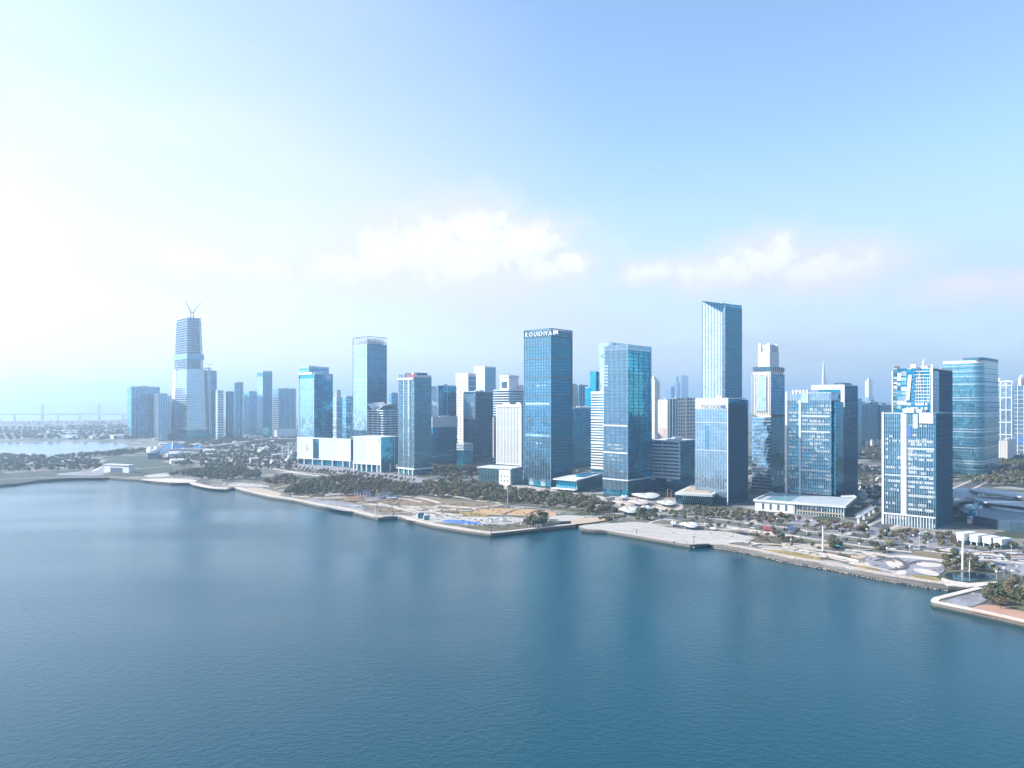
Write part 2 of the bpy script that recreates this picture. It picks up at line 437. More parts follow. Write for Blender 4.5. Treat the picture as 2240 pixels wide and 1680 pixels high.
def sheet(name, px_pts, mat, h=None, z=LAND, kind='structure', smooth=0, **kw):
    """a flat piece of ground traced on the ground plane, standing h above the land"""
    pts = [gp(x, y, z) for x, y in px_pts]
    if smooth: pts = chaikin(pts, smooth, True)
    if h is None:
        _lvl[0] += 1; h = 0.06 + 0.005 * (_lvl[0] % 300)
    return link(name, slab_mesh(name, pts, z - 0.2, z + h), M[mat], kind=kind, **kw)


def chaikin(pts, k, closed):
    for _ in range(k):
        out = []; n = len(pts)
        rng = range(n if closed else n - 1)
        if not closed: out.append(pts[0])
        for i in rng:
            a, b = pts[i], pts[(i + 1) % n]
            out.append((a[0] * .75 + b[0] * .25, a[1] * .75 + b[1] * .25))
            out.append((a[0] * .25 + b[0] * .75, a[1] * .25 + b[1] * .75))
        if not closed: out.append(pts[-1])
        pts = out
    return pts


def offset_line(pts, d):
    out = []
    for i, p in enumerate(pts):
        a = pts[max(i - 1, 0)]; b = pts[min(i + 1, len(pts) - 1)]
        dx, dy = b[0] - a[0], b[1] - a[1]; l = math.hypot(dx, dy) or 1
        out.append((p[0] - dy / l * d, p[1] + dx / l * d))
    return out


def ribbon(name, px_pts, width, mat, h=None, z=LAND, smooth=2, world=False, kind='structure', off=0.0, **kw):
    pts = px_pts if world else [gp(x, y, z) for x, y in px_pts]
    pts = chaikin(pts, smooth, False)
    if h is None:
        _lvl[0] += 1; h = 0.06 + 0.005 * (_lvl[0] % 300)
    a = offset_line(pts, off + width / 2); b = offset_line(pts, off - width / 2)
    n = len(pts); vs = []; fs = []
    for i in range(n):
        vs += [(a[i][0], a[i][1], z - .2), (a[i][0], a[i][1], z + h), (b[i][0], b[i][1], z + h), (b[i][0], b[i][1], z - .2)]
    for i in range(n - 1):
        q = 4 * i
        fs += [(q + 1, q + 2, q + 6, q + 5), (q, q + 1, q + 5, q + 4), (q + 2, q + 3, q + 7, q + 6)]
    fs += [(0, 3, 2, 1), (4 * n - 4, 4 * n - 3, 4 * n - 2, 4 * n - 1)]
    me = bpy.data.meshes.new(name); me.from_pydata(vs, [], fs); me.update()
    o = link(name, me, M[mat], kind=kind, **kw)
    return o, pts


def along(pts, step, start=0.0):
    out = []; acc = -start
    for i in range(len(pts) - 1):
        a, b = Vector(pts[i]), Vector(pts[i + 1]); l = (b - a).length
        while acc <= l:
            if acc >= 0: out.append((tuple(a + (b - a) * (acc / l)), math.atan2(b.y - a.y, b.x - a.x)))
            acc += step
        acc -= l
    return out


def inside(p, poly):
    r = False; n = len(poly)
    for i in range(n):
        a, b = poly[i], poly[i - 1]
        if (a[1] > p[1]) != (b[1] > p[1]) and p[0] < (b[0] - a[0]) * (p[1] - a[1]) / (b[1] - a[1]) + a[0]: r = not r
    return r


# ------------------------------------------------------------------ setting: sea, land, haze
link('sea', slab_mesh('sea', [(-56000, -3000), (56000, -3000), (56000, 56000), (-56000, 56000)], -0.5, 0.0), M['water'], kind='structure')
COAST = [(-500, 1120), (-200, 1085), (0, 1064.7), (36, 1061.7), (74.6, 1055.8), (119, 1051), (167, 1049), (215, 1047.7), (239, 1048), (268.5, 1050.4),
         (310, 1053), (337, 1057), (373, 1060), (418, 1059.6), (430, 1064.7), (455, 1070), (483, 1072.8), (500, 1073), (513, 1071.6), (534, 1078), (560, 1084), (591, 1091.6),
         (644.7, 1099), (699, 1112), (749.5, 1119), (787.5, 1129), (827, 1139), (865, 1135.6), (887, 1139.5), (915, 1148), (952, 1157),
         (995, 1164), (1039, 1171), (1073.4, 1175), (1125.5, 1169.7), (1190.6, 1162), (1260, 1154.5), (1259, 1151.5), (1215, 1154), (1230, 1148), (1300, 1143.5),
         (1340, 1137), (1345, 1143), (1320, 1149), (1266, 1157), (1272, 1165), (1300, 1167), (1327, 1168), (1392, 1180), (1457, 1191), (1509, 1200), (1552.5, 1196.5), (1565, 1200.6),
         (1630.6, 1211), (1721, 1232), (1803, 1245), (1884, 1262), (1965.5, 1276.6), (2020, 1286), (2074, 1293), (2123, 1295.6), (2136, 1295.8),
         (2041, 1320), (2036, 1325.5), (2041, 1329.5), (2142, 1351), (2240, 1374), (2700, 1480)]
coast = [gp(x, y, 0) for x, y in COAST]
land = coast + [(900, 150), (3000, 100), (55000, 20000), (55000, 55000), (-300, 55000), (-900, 9000), (-1700, 5500), gp(283, 917, 0), gp(250, 920, 0), gp(150, 921, 0), gp(60, 922, 0), gp(-200, 925, 0), gp(-700, 930, 0), (-1500, 900)]
g_o = link('ground', slab_mesh('ground', land, -0.4, LAND), M['ground'], kind='structure')
g_o.data.materials.append(M['wetstone'])
for p in g_o.data.polygons:
    if abs(p.normal.z) < 0.5: p.material_index = 1

hz = MB().box(-57500, 57500, -4500, 57500, -1.6, 486).mesh('haze')
hm = bpy.data.materials.new('haze_air'); hm.use_nodes = True; hm.node_tree.nodes.clear()
ht = NT(hm.node_tree)
pvn = ht.n('ShaderNodeVolumePrincipled'); pvn.inputs['Density'].default_value = HAZE_DENSITY
pvn.inputs['Anisotropy'].default_value = HAZE_G; pvn.inputs['Color'].default_value = HAZE_COLOR
ho = ht.n('ShaderNodeOutputMaterial'); ht.link(pvn.outputs[0], ho.inputs['Volume'])
link('haze', hz, hm, kind='stuff')


def hills(name, x0, x1, y, h, seed):
    rnd = random.Random(seed); n = 60; vs = []; fs = []
    ph = [(rnd.uniform(0, 6.28), rnd.uniform(1.0, 7.0), rnd.uniform(0.3, 1)) for _ in range(6)]
    for i in range(n + 1):
        t = i / n; x = x0 + (x1 - x0) * t
        z = h * (0.45 + 0.2 * sum(math.sin(f * 6 * t + p) * a for p, f, a in ph) / 1.5) * math.sin(math.pi * t) ** 0.5
        vs += [(x, y - 900, 1), (x, y, max(z, 4)), (x, y + 1500, 1)]
    for i in range(n):
        a = 3 * i; fs += [(a, a + 3, a + 4, a + 1), (a + 1, a + 4, a + 5, a + 2)]
    me = bpy.data.meshes.new(name); me.from_pydata(vs, [], fs); me.update()
    link(name, me, M['lawn'], kind='structure')


hills('hills', -17000, -6000, 17000, 260, 3)
hills('hills', -1000, 9000, 14000, 300, 5)


# ------------------------------------------------------------------ towers
class T:
    """a building on a rectangular plan. Local x runs along the shaded face, local y along the sunlit face that looks at the water."""
    def __init__(s, name, label, xL, xC, xR, yT, yB=None, Z=None, a=42, cat='tower', z0=LAND, group=None, L=None, R=None):
        if Z is None: Z = (EYE - z0) * F / (yB - YH)
        a = R_(a); sL, sC, sR = ((x - CX) / F for x in (xL, xC, xR))
        X = sC * Z
        s.L = L or (X - sL * Z) / (math.cos(a) + sL * math.sin(a))
        s.R = R or (sR * Z - X) / (math.sin(a) - sR * math.cos(a))
        s.h = EYE + (YH - yT) * Z / F - z0
        s.Z = Z; s.z0 = z0
        s.root = root(name, label, cat, (X, Z, z0), math.pi / 2 - a, group)
    def zpx(s, py):
        return EYE + (YH - py) * s.Z / F - s.z0
    def mesh(s, name, mb, mat, label=None, smooth=False):
        return link(name, mb.mesh(name, smooth), M[mat], s.root, label=label)
    def box(s, name, x0, x1, y0, y1, z0, z1, mat, label=None):
        return link(name, box_mesh(x1 - x0, y1 - y0, z1 - z0, M[mat] if isinstance(mat, str) else mat), None, s.root, (x0, y0, z0), label=label)
    def body(s, mat, z0=0.0, z1=None, name='glass_wall', x0=0, y0=0, x1=None, y1=None):
        z1 = s.h if z1 is None else z1
        return s.mesh(name, MB().box(x0, x1 or s.R, y0, y1 or s.L, z0, z1), mat)
    def fbox(s, name, face, u0, u1, z0, z1, d0, d1, mat, label=None):
        if face == 'L': return s.box(name, -d1, -d0, u0, u1, z0, z1, mat, label)
        return s.box(name, u0, u1, -d1, -d0, z0, z1, mat, label)
    def slabs(s, z0, z1, fh, t, d, mat, name='floor_band', x0=0, y0=0, x1=None, y1=None):
        x1 = s.R if x1 is None else x1; y1 = y1 or s.L
        n = int((z1 - z0) / fh)
        for i in range(n + 1):
            s.box(name, x0 - d, x1 + d, y0 - d, y1 + d, z0 + i * fh, z0 + i * fh + t, mat)
    def fins(s, face, sp, w_, d, mat, z0=0.0, z1=None, name='mullion', u0=0.0, u1=None):
        z1 = s.h if z1 is None else z1
        u1 = (s.L if face == 'L' else s.R) if u1 is None else u1
        n = max(1, round((u1 - u0) / sp)); sp = (u1 - u0) / n
        for i in range(n + 1):
            u = u0 + i * sp - w_ / 2
            s.fbox(name, face, u, u + w_, z0, z1, -0.02, d, mat)
    def blinds(s, face, u0, u1, z0, z1, nu, fh, rows, seed, dens=0.75, cap=280, hh=0.5):
        rnd = random.Random(seed); du = (u1 - u0) / nu; k = 0
        nz = int((z1 - z0) / fh)
        for r in range(nz):
            p = rows(r, rnd)
            on = rnd.random() < p
            for i in range(nu):
                if rnd.random() < 0.22: on = rnd.random() < p
                if on and rnd.random() < dens and k < cap:
                    zz = z0 + r * fh + fh * (0.72 - hh / 2 - 0.1)
                    s.fbox('window_blind', face, u0 + i * du + du * .12, u0 + (i + 1) * du - du * .12, zz, zz + fh * hh, 0.0, 0.06, 'blindwhite')
                    k += 1
    def roof(s, mat='roof', par=1.2, units=3, seed=0, x0=0, y0=0, x1=None, y1=None, z=None, pm='alu', um='palegrey'):
        x1 = x1 or s.R; y1 = y1 or s.L; z = s.h if z is None else z
        rf = s.box('roof', x0 + .6, x1 - .6, y0 + .6, y1 - .6, z - .05, z + .12, mat)
        m = MB(); q = 0.5
        m.box(x0 - .05, x1 + .05, y0 - .05, y0 + q, z - .3, z + par); m.box(x0 - .05, x1 + .05, y1 - q, y1 + .05, z - .3, z + par)
        m.box(x0 - .05, x0 + q, y0 + q, y1 - q, z - .3, z + par); m.box(x1 - q, x1 + .05, y0 + q, y1 - q, z - .3, z + par)
        s.mesh('parapet', m, pm)
        rnd = random.Random(seed + 11); w_, l_ = x1 - x0, y1 - y0
        for i in range(units):
            a = x0 + w_ * rnd.uniform(.12, .55); b = y0 + l_ * rnd.uniform(.12, .55)
            ru = s.box('roof_unit', a, a + w_ * rnd.uniform(.15, .3), b, b + l_ * rnd.uniform(.15, .3), z + .1, z + .1 + rnd.uniform(1.5, 4.5), um)
            ru.parent = rf; ru.location = Vector(ru.location) - Vector(rf.location)
    def sign(s, face, text, u_start, z, size, mat, d=0.5, gap=1.0, wid=None):
        """u_start: distance from the near corner of the letter row's outer end (L: read towards the corner)"""
        u = u_start
        for ch in text:
            if ch == ' ':
                u += (-1 if face == 'L' else 1) * size * 0.55; continue
            me, adv = letter(ch, M[mat])
            sc_ = size / 0.73
            if face == 'L':
                mt = Matrix(((0, 0, -1), (-1, 0, 0), (0, 1, 0)))
                loc = (-d, u, z); u -= adv * sc_ * gap
            else:
                mt = Matrix(((1, 0, 0), (0, 0, -1), (0, 1, 0)))
                loc = (u, -d, z); u += adv * sc_ * gap
            o = link('sign_letter', me, None, s.root, loc, mt.to_euler())
            o.scale = (sc_, sc_, size)


_letters = {}


def letter(ch, mat):
    k = (ch, mat.name)
    if k not in _letters:
        cu = bpy.data.curves.new('letter', 'FONT'); cu.body = ch; cu.extrude = 0.05; cu.resolution_u = 2; cu.offset = 0.02
        ob = bpy.data.objects.new('letter', cu); COL.objects.link(ob)
        bpy.context.view_layer.update()
        dg = bpy.context.evaluated_depsgraph_get()
        me = bpy.data.meshes.new_from_object(ob.evaluated_get(dg)); me.materials.clear(); me.materials.append(mat)
        xs = [v.co.x for v in me.vertices]
        adv = (max(xs) if xs else 0.4) + 0.08
        bpy.data.objects.remove(ob)
        _letters[k] = (me, adv)
    return _letters[k]




# ------------------------------------------------------------------ labels that single repeats out
LANDMARKS = [(60, 'the left shore'), (250, 'the white shore pavilion'), (420, 'the unfinished skyscraper'), (560, 'the polygonal tower'), (700, 'the white halls'), (905, 'the red lettered tower'), (1090, 'the glass podium'), (1200, 'the dark lettered tower'), (1373, 'the tapering tower'), (1460, 'the striped low office'),
             (1580, 'the finned tower'), (1780, 'the long white podium'), (1990, 'the white striped tower'), (2160, 'the white box canopies')]
ORD = ['leftmost', 'second from left', 'third from left', 'fourth from left', 'fifth from left', 'sixth from left', 'seventh from left', 'eighth from left', 'ninth from left', 'tenth from left', 'eleventh from left', 'twelfth from left']


def px_of(o):
    return CX + F * o.location.x / o.location.y


def landmark(o):
    return min(LANDMARKS, key=lambda l: abs(l[0] - px_of(o)))[1]


def single_out(items):
    """items: (object, description, place phrase); alike ones are told apart by their order from the left"""
    d = {}
    for o, a, b in items: d.setdefault((a, b), []).append(o)
    for (a, b), os_ in d.items():
        os_.sort(key=px_of)
        for i, o in enumerate(os_):
            o['label'] = a + ' ' + b if len(os_) == 1 else a + ', ' + (ORD[i] if i < len(ORD) else 'among the rightmost') + ', ' + b
            o['label'] = ' '.join(o['label'].split()[:99])

# ------------------------------------------------------------------ the towers, left to right
def simple(name, label, xL, xC, xR, yT, yB=None, Z=None, mat='glass_blue', a=42, fl=None, finL=None, finR=None, par=1.5, units=2, roofm='roof', seed=0, band='alu', fm='alu', cat='tower', pm='alu', group=None):
    t = T(name, label, xL, xC, xR, yT, yB, Z, a, cat, group=group)
    t.body(mat)
    if fl: t.slabs(fl[0], t.h - fl[0] * .5, fl[0], fl[1], fl[2], M[band])
    if finL: t.fins('L', finL[0], finL[1], finL[2], M[fm], z1=t.h + .4)
    if finR: t.fins('R', finR[0], finR[1], finR[2], M[fm], z1=t.h + .4)
    t.roof(roofm, par, units, seed, pm=pm)
    return t


# far left pair
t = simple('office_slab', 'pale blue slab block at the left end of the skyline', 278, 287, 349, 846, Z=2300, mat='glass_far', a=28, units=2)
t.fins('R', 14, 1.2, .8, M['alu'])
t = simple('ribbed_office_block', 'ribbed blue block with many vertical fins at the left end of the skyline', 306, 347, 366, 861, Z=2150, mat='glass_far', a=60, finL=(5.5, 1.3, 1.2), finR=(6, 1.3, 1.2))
simple('residential_slab', 'thin pale slab squeezed against the unfinished skyscraper', 366, 369, 375, 866, Z=2450, mat='glass_pale', a=40, fl=(8, 2.0, .5), units=0)

# the skyscraper under construction
t = T('unfinished_skyscraper', 'tall tapering skyscraper under construction with open floors and two cranes on top', 369, 408, 458, 695, Z=2160, a=46)
S = t
h1 = t.zpx(938); h2 = t.zpx(806); h3 = t.zpx(782); h4 = t.zpx(775); h5 = t.h
Lx, Ly = t.R, t.L
cxm, cym = Lx / 2, Ly / 2


def rect(k, z, c=0.13, k0=1.0):
    """chamfered square plan scaled by k about its centre"""
    x0, x1, y0, y1 = cxm - Lx / 2 * k, cxm + Lx / 2 * k, cym - Ly / 2 * k, cym + Ly / 2 * k
    cx_, cy_ = (x1 - x0) * c, (y1 - y0) * c
    return [(x0, y0, z), (x1 - cx_, y0, z), (x1, y0 + cy_, z), (x1, y1 - cy_, z), (x1 - cx_, y1, z), (x0 + cx_, y1, z), (x0, y1 - cy_, z)]


def kz(z): return 1.0 - 0.265 * max(0, (z - h1)) / (h5 - h1)


t.mesh('curtain_wall', MB().loft([rect(1.0, h1), rect(kz(h2), h2)]), 'glass_mid')
t.mesh('concrete_core', MB().loft([rect(kz(h2) * .74, h2 - 2, .1), rect(kz(h5) * .8, h5 + 4, .1)]), 'conc_hazed')
n = 0
z = h2 + 2
while z < h5:
    k = kz(z) * (1.0 if z < h4 else 0.97)
    t.mesh('open_floor', MB().loft([rect(k, z), rect(k, z + 1.2)]), 'palegrey')
    z += 7.4
for (fx, fy) in ((0, 0), (0, .25), (0, .5), (0, .75), (.25, 0), (.5, 0), (.75, 0), (.03, .86), (.86, .03), (.3, .97), (.97, .3)):
    def pp(zz):
        k = kz(zz) * .95
        return (cxm + (fx - .5) * Lx * k, cym + (fy - .5) * Ly * k, zz)
    t.mesh('corner_column' if fx == fy else 'perimeter_column', MB().bar(pp(h2 - 1), pp(h5 - 2), 1.5, 1.2, 6), 'conc_hazed')
t.mesh('mechanical_belt', MB().loft([rect(kz(h3) * 1.03, h3 - 4), rect(kz(h4) * 1.03, h4 + 3)]), 'conc_hazed')
for zz in (h1 - 1,):
    t.mesh('base_ledge', MB().loft([rect(1.06, zz - 2), rect(1.06, zz + 1.5)]), 'white')
for face in 'LR':
    def fp(u, zz, o):
        k = kz(zz); c = (cxm - Lx / 2 * k - o, cym + (u - .5) * Ly * k) if face == 'L' else (cxm + (u - .5) * Lx * k, cym - Ly / 2 * k - o)
        return (c[0], c[1], zz)
    m = MB()
    ua, ub = (.68, .865) if face == 'L' else (.72, .865)
    q = [[fp(ua, zz, 1.0), fp(ub, zz, 1.0), fp(ub, zz, .05), fp(ua, zz, .05)] for zz in (h1, h2)]
    if face == 'L': q = [x[::-1] for x in q]
    m.loft(q); t.mesh('lit_edge_panel', m, 'white')  # white stands in for bright light on the chamfered tower edges
    n_ = 26
    for i in range(n_):
        zz = h1 + 4 + (h2 - h1 - 8) * i / n_; m = MB()
        ua2 = .02 if face == 'L' else .02
        q = [[fp(ua2, z_, .5), fp(ua, z_, .5), fp(ua, z_, .05), fp(ua2, z_, .05)] for z_ in (zz, zz + 1.6)]
        if face == 'L': q = [x[::-1] for x in q]
        m.loft(q); t.mesh('floor_band', m, 'palegrey')
t.box('construction_podium', -22, Lx + 26, -14, Ly + 30, 0, t.zpx(950), 'glass_deep')
t.mesh('tower_foot', MB().loft([rect(1.02, 0), rect(1.02, h1 - 3)]), 'glass_blue')
t.mesh('slab_edge_ring', MB().loft([rect(kz(h5) * .98, h5 + 3), rect(kz(h5) * .98, h5 + 4.5)]), 'white')
# hoist mast on the right side, with tie bars
hx, hy = Lx * .99, -4
m = MB()
for dx in (0, 5):
    for dy in (0, -5): m.bar((hx + dx, hy + dy, 5), (hx + dx - 4, hy + dy + 3, h2 + 6), .8, .8, 4)
t.mesh('hoist_mast', m, 'white')
for i in range(16):
    t.mesh('hoist_tie', MB().bar((hx - 6, hy + 5, 40 + i * 13), (hx + 6, hy - 6, 40 + i * 13), .7, .7, 4), 'alu')


def luffing_crane(label, x, y, z, tip, par):
    r = root('luffing_crane', label, 'crane', (0, 0, 0))
    r.location = par.root.matrix_world @ Vector((x, y, z)) if False else Vector((par.root.location.x + x, par.root.location.y + y, LAND + z))
    link('mast', MB().bar((0, 0, -16), (0, 0, 13), 1.4, 1.4, 4).mesh('mast'), M['steel'], r)
    m = MB(); b0 = Vector((0, 0, 13)); tp = Vector(tip)
    for o in ((.8, 0, 0), (-.8, 0, 0), (0, .8, .6)): m.bar(b0 + Vector(o), tp + Vector(o) * .4, .55, .4, 4)
    for i in range(10):
        p = b0.lerp(tp, i / 10); q = b0.lerp(tp, (i + 1) / 10); m.bar(p + Vector((.8, 0, 0)), q - Vector((.7, 0, 0)), .3, .3, 3)
    link('jib', m.mesh('jib'), M['steel'], r)
    link('counterweight', MB().box(-2.5, 2.5, -2.0, 2.0, 11.5, 15).mesh('counterweight'), M['darkmetal'], r)
    link('cabin', MB().box(1.2, 3.4, -3.6, -1.6, 12, 15).mesh('cabin'), M['white'], r)
    link('stay', MB().bar((0, 3, 24), tuple(tp * .8 + Vector((0, 0, 2))), .25, .25, 3).bar((0, 0, 13), (0, 3, 24), .5, .4, 4).mesh('stay'), M['steel'], r)
    return r


luffing_crane('left crane of the V on top of the unfinished skyscraper, jib leaning left', -4, 38, h5 + 8, (-16, 0, 50), S)
luffing_crane('right crane of the V on top of the unfinished skyscraper, jib leaning right', 4, 38, h5 + 8, (24, 0, 47), S)

t = simple('glass_tower', 'slim blue tower with a paler left strip right beside the unfinished skyscraper', 447, 453, 473.6, 811, Z=2250, mat='glass_blue', a=32, units=1)
t.fins('R', 40, 1.5, .8, M['alu'])
r = root('tower_crane', 'small hammerhead crane in front of the slim tower beside the unfinished skyscraper', 'crane', (*gp(449.5, 957), LAND))
zt = EYE + (YH - 806) * gp(449.5, 957)[1] / F - LAND
link('mast', MB().bar((0, 0, 0), (0, 0, zt), 1.6, 1.4, 4).mesh('mast'), M['steel'], r)
link('jib', MB().bar((-9, 0, zt), (14, 0, zt), .9, .7, 4).bar((0, 0, zt + 5), (13, 0, zt + .5), .3, .3, 3).mesh('jib'), M['steel'], r)
link('tower_top', MB().bar((0, 0, zt), (0, 0, zt + 6), .9, .4, 4).mesh('tower_top'), M['steel'], r)
simple('apartment_slab', 'low blue apartment slab with white floor lines right of the slim tower', 472, 476, 489, 855, Z=2100, mat='glass_stripe', a=35, fl=(7.5, 2.0, .6), units=1, band='white')
simple('glass_block', 'narrow blue block hidden behind the polygonal tower', 494, 498, 512, 857, Z=2250, mat='glass_blue', a=35, units=1)

# polygonal tower with rounded corners
t = T('polygonal_tower', 'slim many sided blue tower with a bright vertical strip', 508.5, 522, 536.6, 837.5, Z=2150, a=44)
r0 = min(t.L, t.R) / 2
ring = [(t.R / 2 + math.cos(q) * r0 * 1.16, t.L / 2 + math.sin(q) * r0 * 1.16) for q in [R_(22.5 + 45 * i) for i in range(8)]]
t.mesh('glass_wall', MB().loft([[(x, y, 0) for x, y in ring], [(x, y, t.h) for x, y in ring]]), 'glass_blue')
for i, (x, y) in enumerate(ring):
    t.mesh('corner_rib', MB().bar((x, y, 0), (x, y, t.h + 1), .8, .8, 5), 'alu')
t.mesh('roof', MB().loft([[(t.R / 2 + (x - t.R / 2) * 1.03, t.L / 2 + (y - t.L / 2) * 1.03, t.h) for x, y in ring], [(t.R / 2 + (x - t.R / 2) * 1.03, t.L / 2 + (y - t.L / 2) * 1.03, t.h + 3) for x, y in ring]]), 'grey')
simple('wide_glass_block', 'broad flat blue block between two slimmer towers in the left skyline', 533, 545, 563, 856.5, Z=2500, mat='glass_far', a=42, units=1)
t = simple('twin_faced_tower', 'tapering blue tower with a bright left face in the left skyline', 562, 575.5, 595.5, 814, yB=955, mat='glass_blue', a=42, units=0, par=5)
t.fbox('light_facade', 'L', 1, t.L - 1, 12, t.h - 14, .1, .5, 'glass_mid')
t = simple('balcony_block', 'blue block with a white balcony edge on its left side', 596, 609, 647, 850, yB=945, mat='glass_blue', a=36, units=2)
t.slabs(7, t.h - 6, 7.5, 1.2, 1.0, M['white'], 'balcony', x0=-1.5, x1=.5)
t.fins('R', 32, 1.2, .6, M['alu'])
t = simple('white_podium', 'low white flat roofed block at the foot of the balcony block', 600, 606, 652, 941, yB=958, mat='white', a=30, units=2, roofm='roofwhite', cat='building')
t.slabs(4, 10, 5, .8, .6, M['white'])

# behind / front pair
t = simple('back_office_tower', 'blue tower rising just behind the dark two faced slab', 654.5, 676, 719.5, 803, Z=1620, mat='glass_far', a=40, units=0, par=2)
t.box('lift_overrun', t.R * .05, t.R * .45, 4, t.L - 4, t.h, t.h + 3.5, 'grey'); t.box('lift_overrun', t.R * .55, t.R * .95, 4, t.L - 4, t.h, t.h + 2.2, 'grey')
t = T('two_faced_slab', 'tall slab with a pale left face and a plain dark blue right face behind the white halls', 654, 688, 728, 818, yB=1016, a=42)
t.body('glass_deep')
t.fbox('pale_facade', 'L', 0.3, t.L, 0, t.h - 8, .02, .5, 'glass_mid'); t.fbox('side_frame', 'L', t.L - 1.5, t.L + .6, 0, t.h + 2, .6, 1.4, 'alu')
t.fins('L', 6.2, .35, .75, M['alu'], z1=t.h - 8.3, u0=.6)
t.slabs(8, t.h - 12, 8.4, .35, .18, M['steel'])
t.box('roof_screen', -1, t.R * .55, t.L * .15, t.L + 1, t.h - .5, t.h + 3.6, 'white')
t.roof('roof', 1.2, 3, 5)
t.fbox('plant_louvre', 'R', t.R * .6, t.R * .9, t.h - 9, t.h - 2, .05, .3, 'palegrey')


# the white halls on columns
def white_hall(label, xL, xC, xR, yT, yB, panels, rightmat, seed, sag):
    t = T('white_hall', label, xL, xC, xR, yT, yB, a=31, cat='hall')
    zb = t.h * .24
    t.mesh('box_body', MB().box(.4, t.R, .4, t.L, zb + .2, t.h - .3), rightmat)
    t.box('roof', -.6, t.R + .4, -.6, t.L + .6, t.h - .3, t.h + .5, 'roofwhite')
    for (u0, u1, m_, fl) in panels:
        a_, b_ = u0 * t.L, u1 * t.L
        if m_ == 'gap':
            t.fbox('glass_gap', 'L', a_, b_, zb + .2, t.h - 1.0, -.3, -.1, 'glass_blue'); continue
        t.fbox('facade_panel', 'L', a_ + .15, b_ - .15, zb - sag * (1 - u0), t.h - 1.6, 0, .5, m_)
        n_ = 16
        for i in range(n_):
            zz = zb + 1 + (t.h - 3 - zb) * i / n_
            t.fbox('panel_joint', 'L', a_ + .4, b_ - .4, zz, zz + .55, .5, .75, 'white' if m_ != 'white' else 'palegrey')
    t.fbox('cornice', 'L', -.5, t.L + .5, t.h - 1.5, t.h + .7, .5, 1.1, 'white')
    t.fbox('base_beam', 'L', -.3, t.L + .3, zb - 1.6, zb - .1, .3, 1.6, 'white')
    t.box('lobby_glass', 4, t.R - 4, 4, t.L - 4, 0, zb + .1, 'glass_deep')
    for u in (.02, .14, .33, .52, .7, .86, .98):
        t.fbox('column', 'L', u * t.L - 1.0, u * t.L + 1.0, 0, zb - 1.6, -1.2, .9, 'white')
    for u in (.5, .97):
        t.fbox('side_column', 'R', u * t.R - .8, u * t.R + .8, 0, zb, -1, .8, 'white')
    return t


t = white_hall('white louvred hall with a ring emblem and blue glass slot, left of the pair', 650, 768, 774, 961, 1022,
               ((0, .30, 'white', 0), (.30, .58, 'palegrey', 0), (.58, .69, 'gap', 0), (.69, .90, 'white', 0), (.90, 1, 'palegrey', 0)), 'glass_blue', 1, 1.5)
m = MB()
for i in range(9):
    q = R_(200 + i * 30); uu = t.L * .80 + math.cos(q) * 3.4; z_ = t.h * .64 + math.sin(q) * 4.2
    m.box(-.95, -.6, uu - .7, uu + .7, z_ - .6, z_ + .6)
t.mesh('emblem', m, 'signdark')
t = white_hall('white louvred hall with a dark teal glass side, right of the pair', 773, 834, 873, 957, 1034,
               ((0, .62, 'white', 0), (.62, 1, 'palegrey', 0)), 'glass_deep', 2, .6)
t.fbox('light_strip', 'R', t.R * .72, t.R * .75, 4, t.h - 3, 0, .3, 'alu')
t.fins('R', 9, .3, .25, M['steel'], z0=t.h * .24, z1=t.h - 1)
m = MB()
for i in range(6):
    q = R_(60 + i * 50); m.box(-.95, -.6, t.L * .08 + math.cos(q) * 1.6 - .4, t.L * .08 + math.cos(q) * 1.6 + .4, t.h * .9 + math.sin(q) * 2.2 - .4, t.h * .9 + math.sin(q) * 2.2 + .4)
t.mesh('emblem', m, 'signdark')

# in-between small blocks
t = simple('banded_block', 'low blue block with white bands between the two faced slab and the tall pale tower', 729, 736, 753, 870, Z=1700, mat='glass_stripe', a=35, fl=(15, 5, .8), units=0, band='palegrey', cat='building')
t.box('stair_head', 4, t.R * .7, 4, t.L * .7, t.h, t.h + 19, 'palegrey')
t = simple('grey_block', 'plain grey blue block tucked against the tall pale tower', 749, 757, 774, 868, Z=1600, mat='glass_far', a=35, units=1, cat='building')

# tall pale tower with lettering crown
t = T('crowned_tower', 'tall tower with a silvery left face and lettered open crown behind the white halls', 773, 803.5, 846, 735.5, Z=1430, a=43)
hb = t.h - 15
t.body('glass_blue', 0, hb)
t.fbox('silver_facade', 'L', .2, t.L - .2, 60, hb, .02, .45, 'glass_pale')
t.fins('L', 4.4, .35, .8, M['alu'], z1=hb, u0=.3); t.fins('R', 3.2, .25, .22, M['steel'], z1=hb)
for zz in (hb - 3, hb - 74, hb - 84, hb - 94): t.fbox('facade_belt', 'L', .2, t.L - .2, zz, zz + 1.4, .5, .95, 'grey')
t.slabs(9, hb, 9, .3, .12, M['steel'])
t.box('edge_pier', -.9, .2, t.L - .3, t.L + .9, 0, t.h - 2, 'darkmetal')
t.box('crown_core', 5, t.R - 5, 5, t.L - 5, hb, t.h - 5, 'palegrey')
for i in range(10):
    u = i * (t.L - .6) / 9; t.box('crown_post', -.3, .5, u, u + .7, hb, t.h - 1, 'alu')
    u = i * (t.R - .6) / 9 + .01; t.box('crown_post', u, u + .7, -.3, .45, hb, t.h - 1, 'alu')
m = MB(); m.box(-.5, t.R + .5, -.5, .6, t.h - 1, t.h); m.box(-.5, t.R + .5, t.L - .6, t.L + .5, t.h - 1, t.h); m.box(-.5, .6, .6, t.L - .6, t.h - 1, t.h); m.box(t.R - .6, t.R + .5, .6, t.L - .6, t.h - 1, t.h)
t.mesh('crown_rail', m, 'steel')
t.sign('L', 'FCTEF17', t.L - 2, t.h - 11, 7.0, 'signwhite', .6, 1.15)
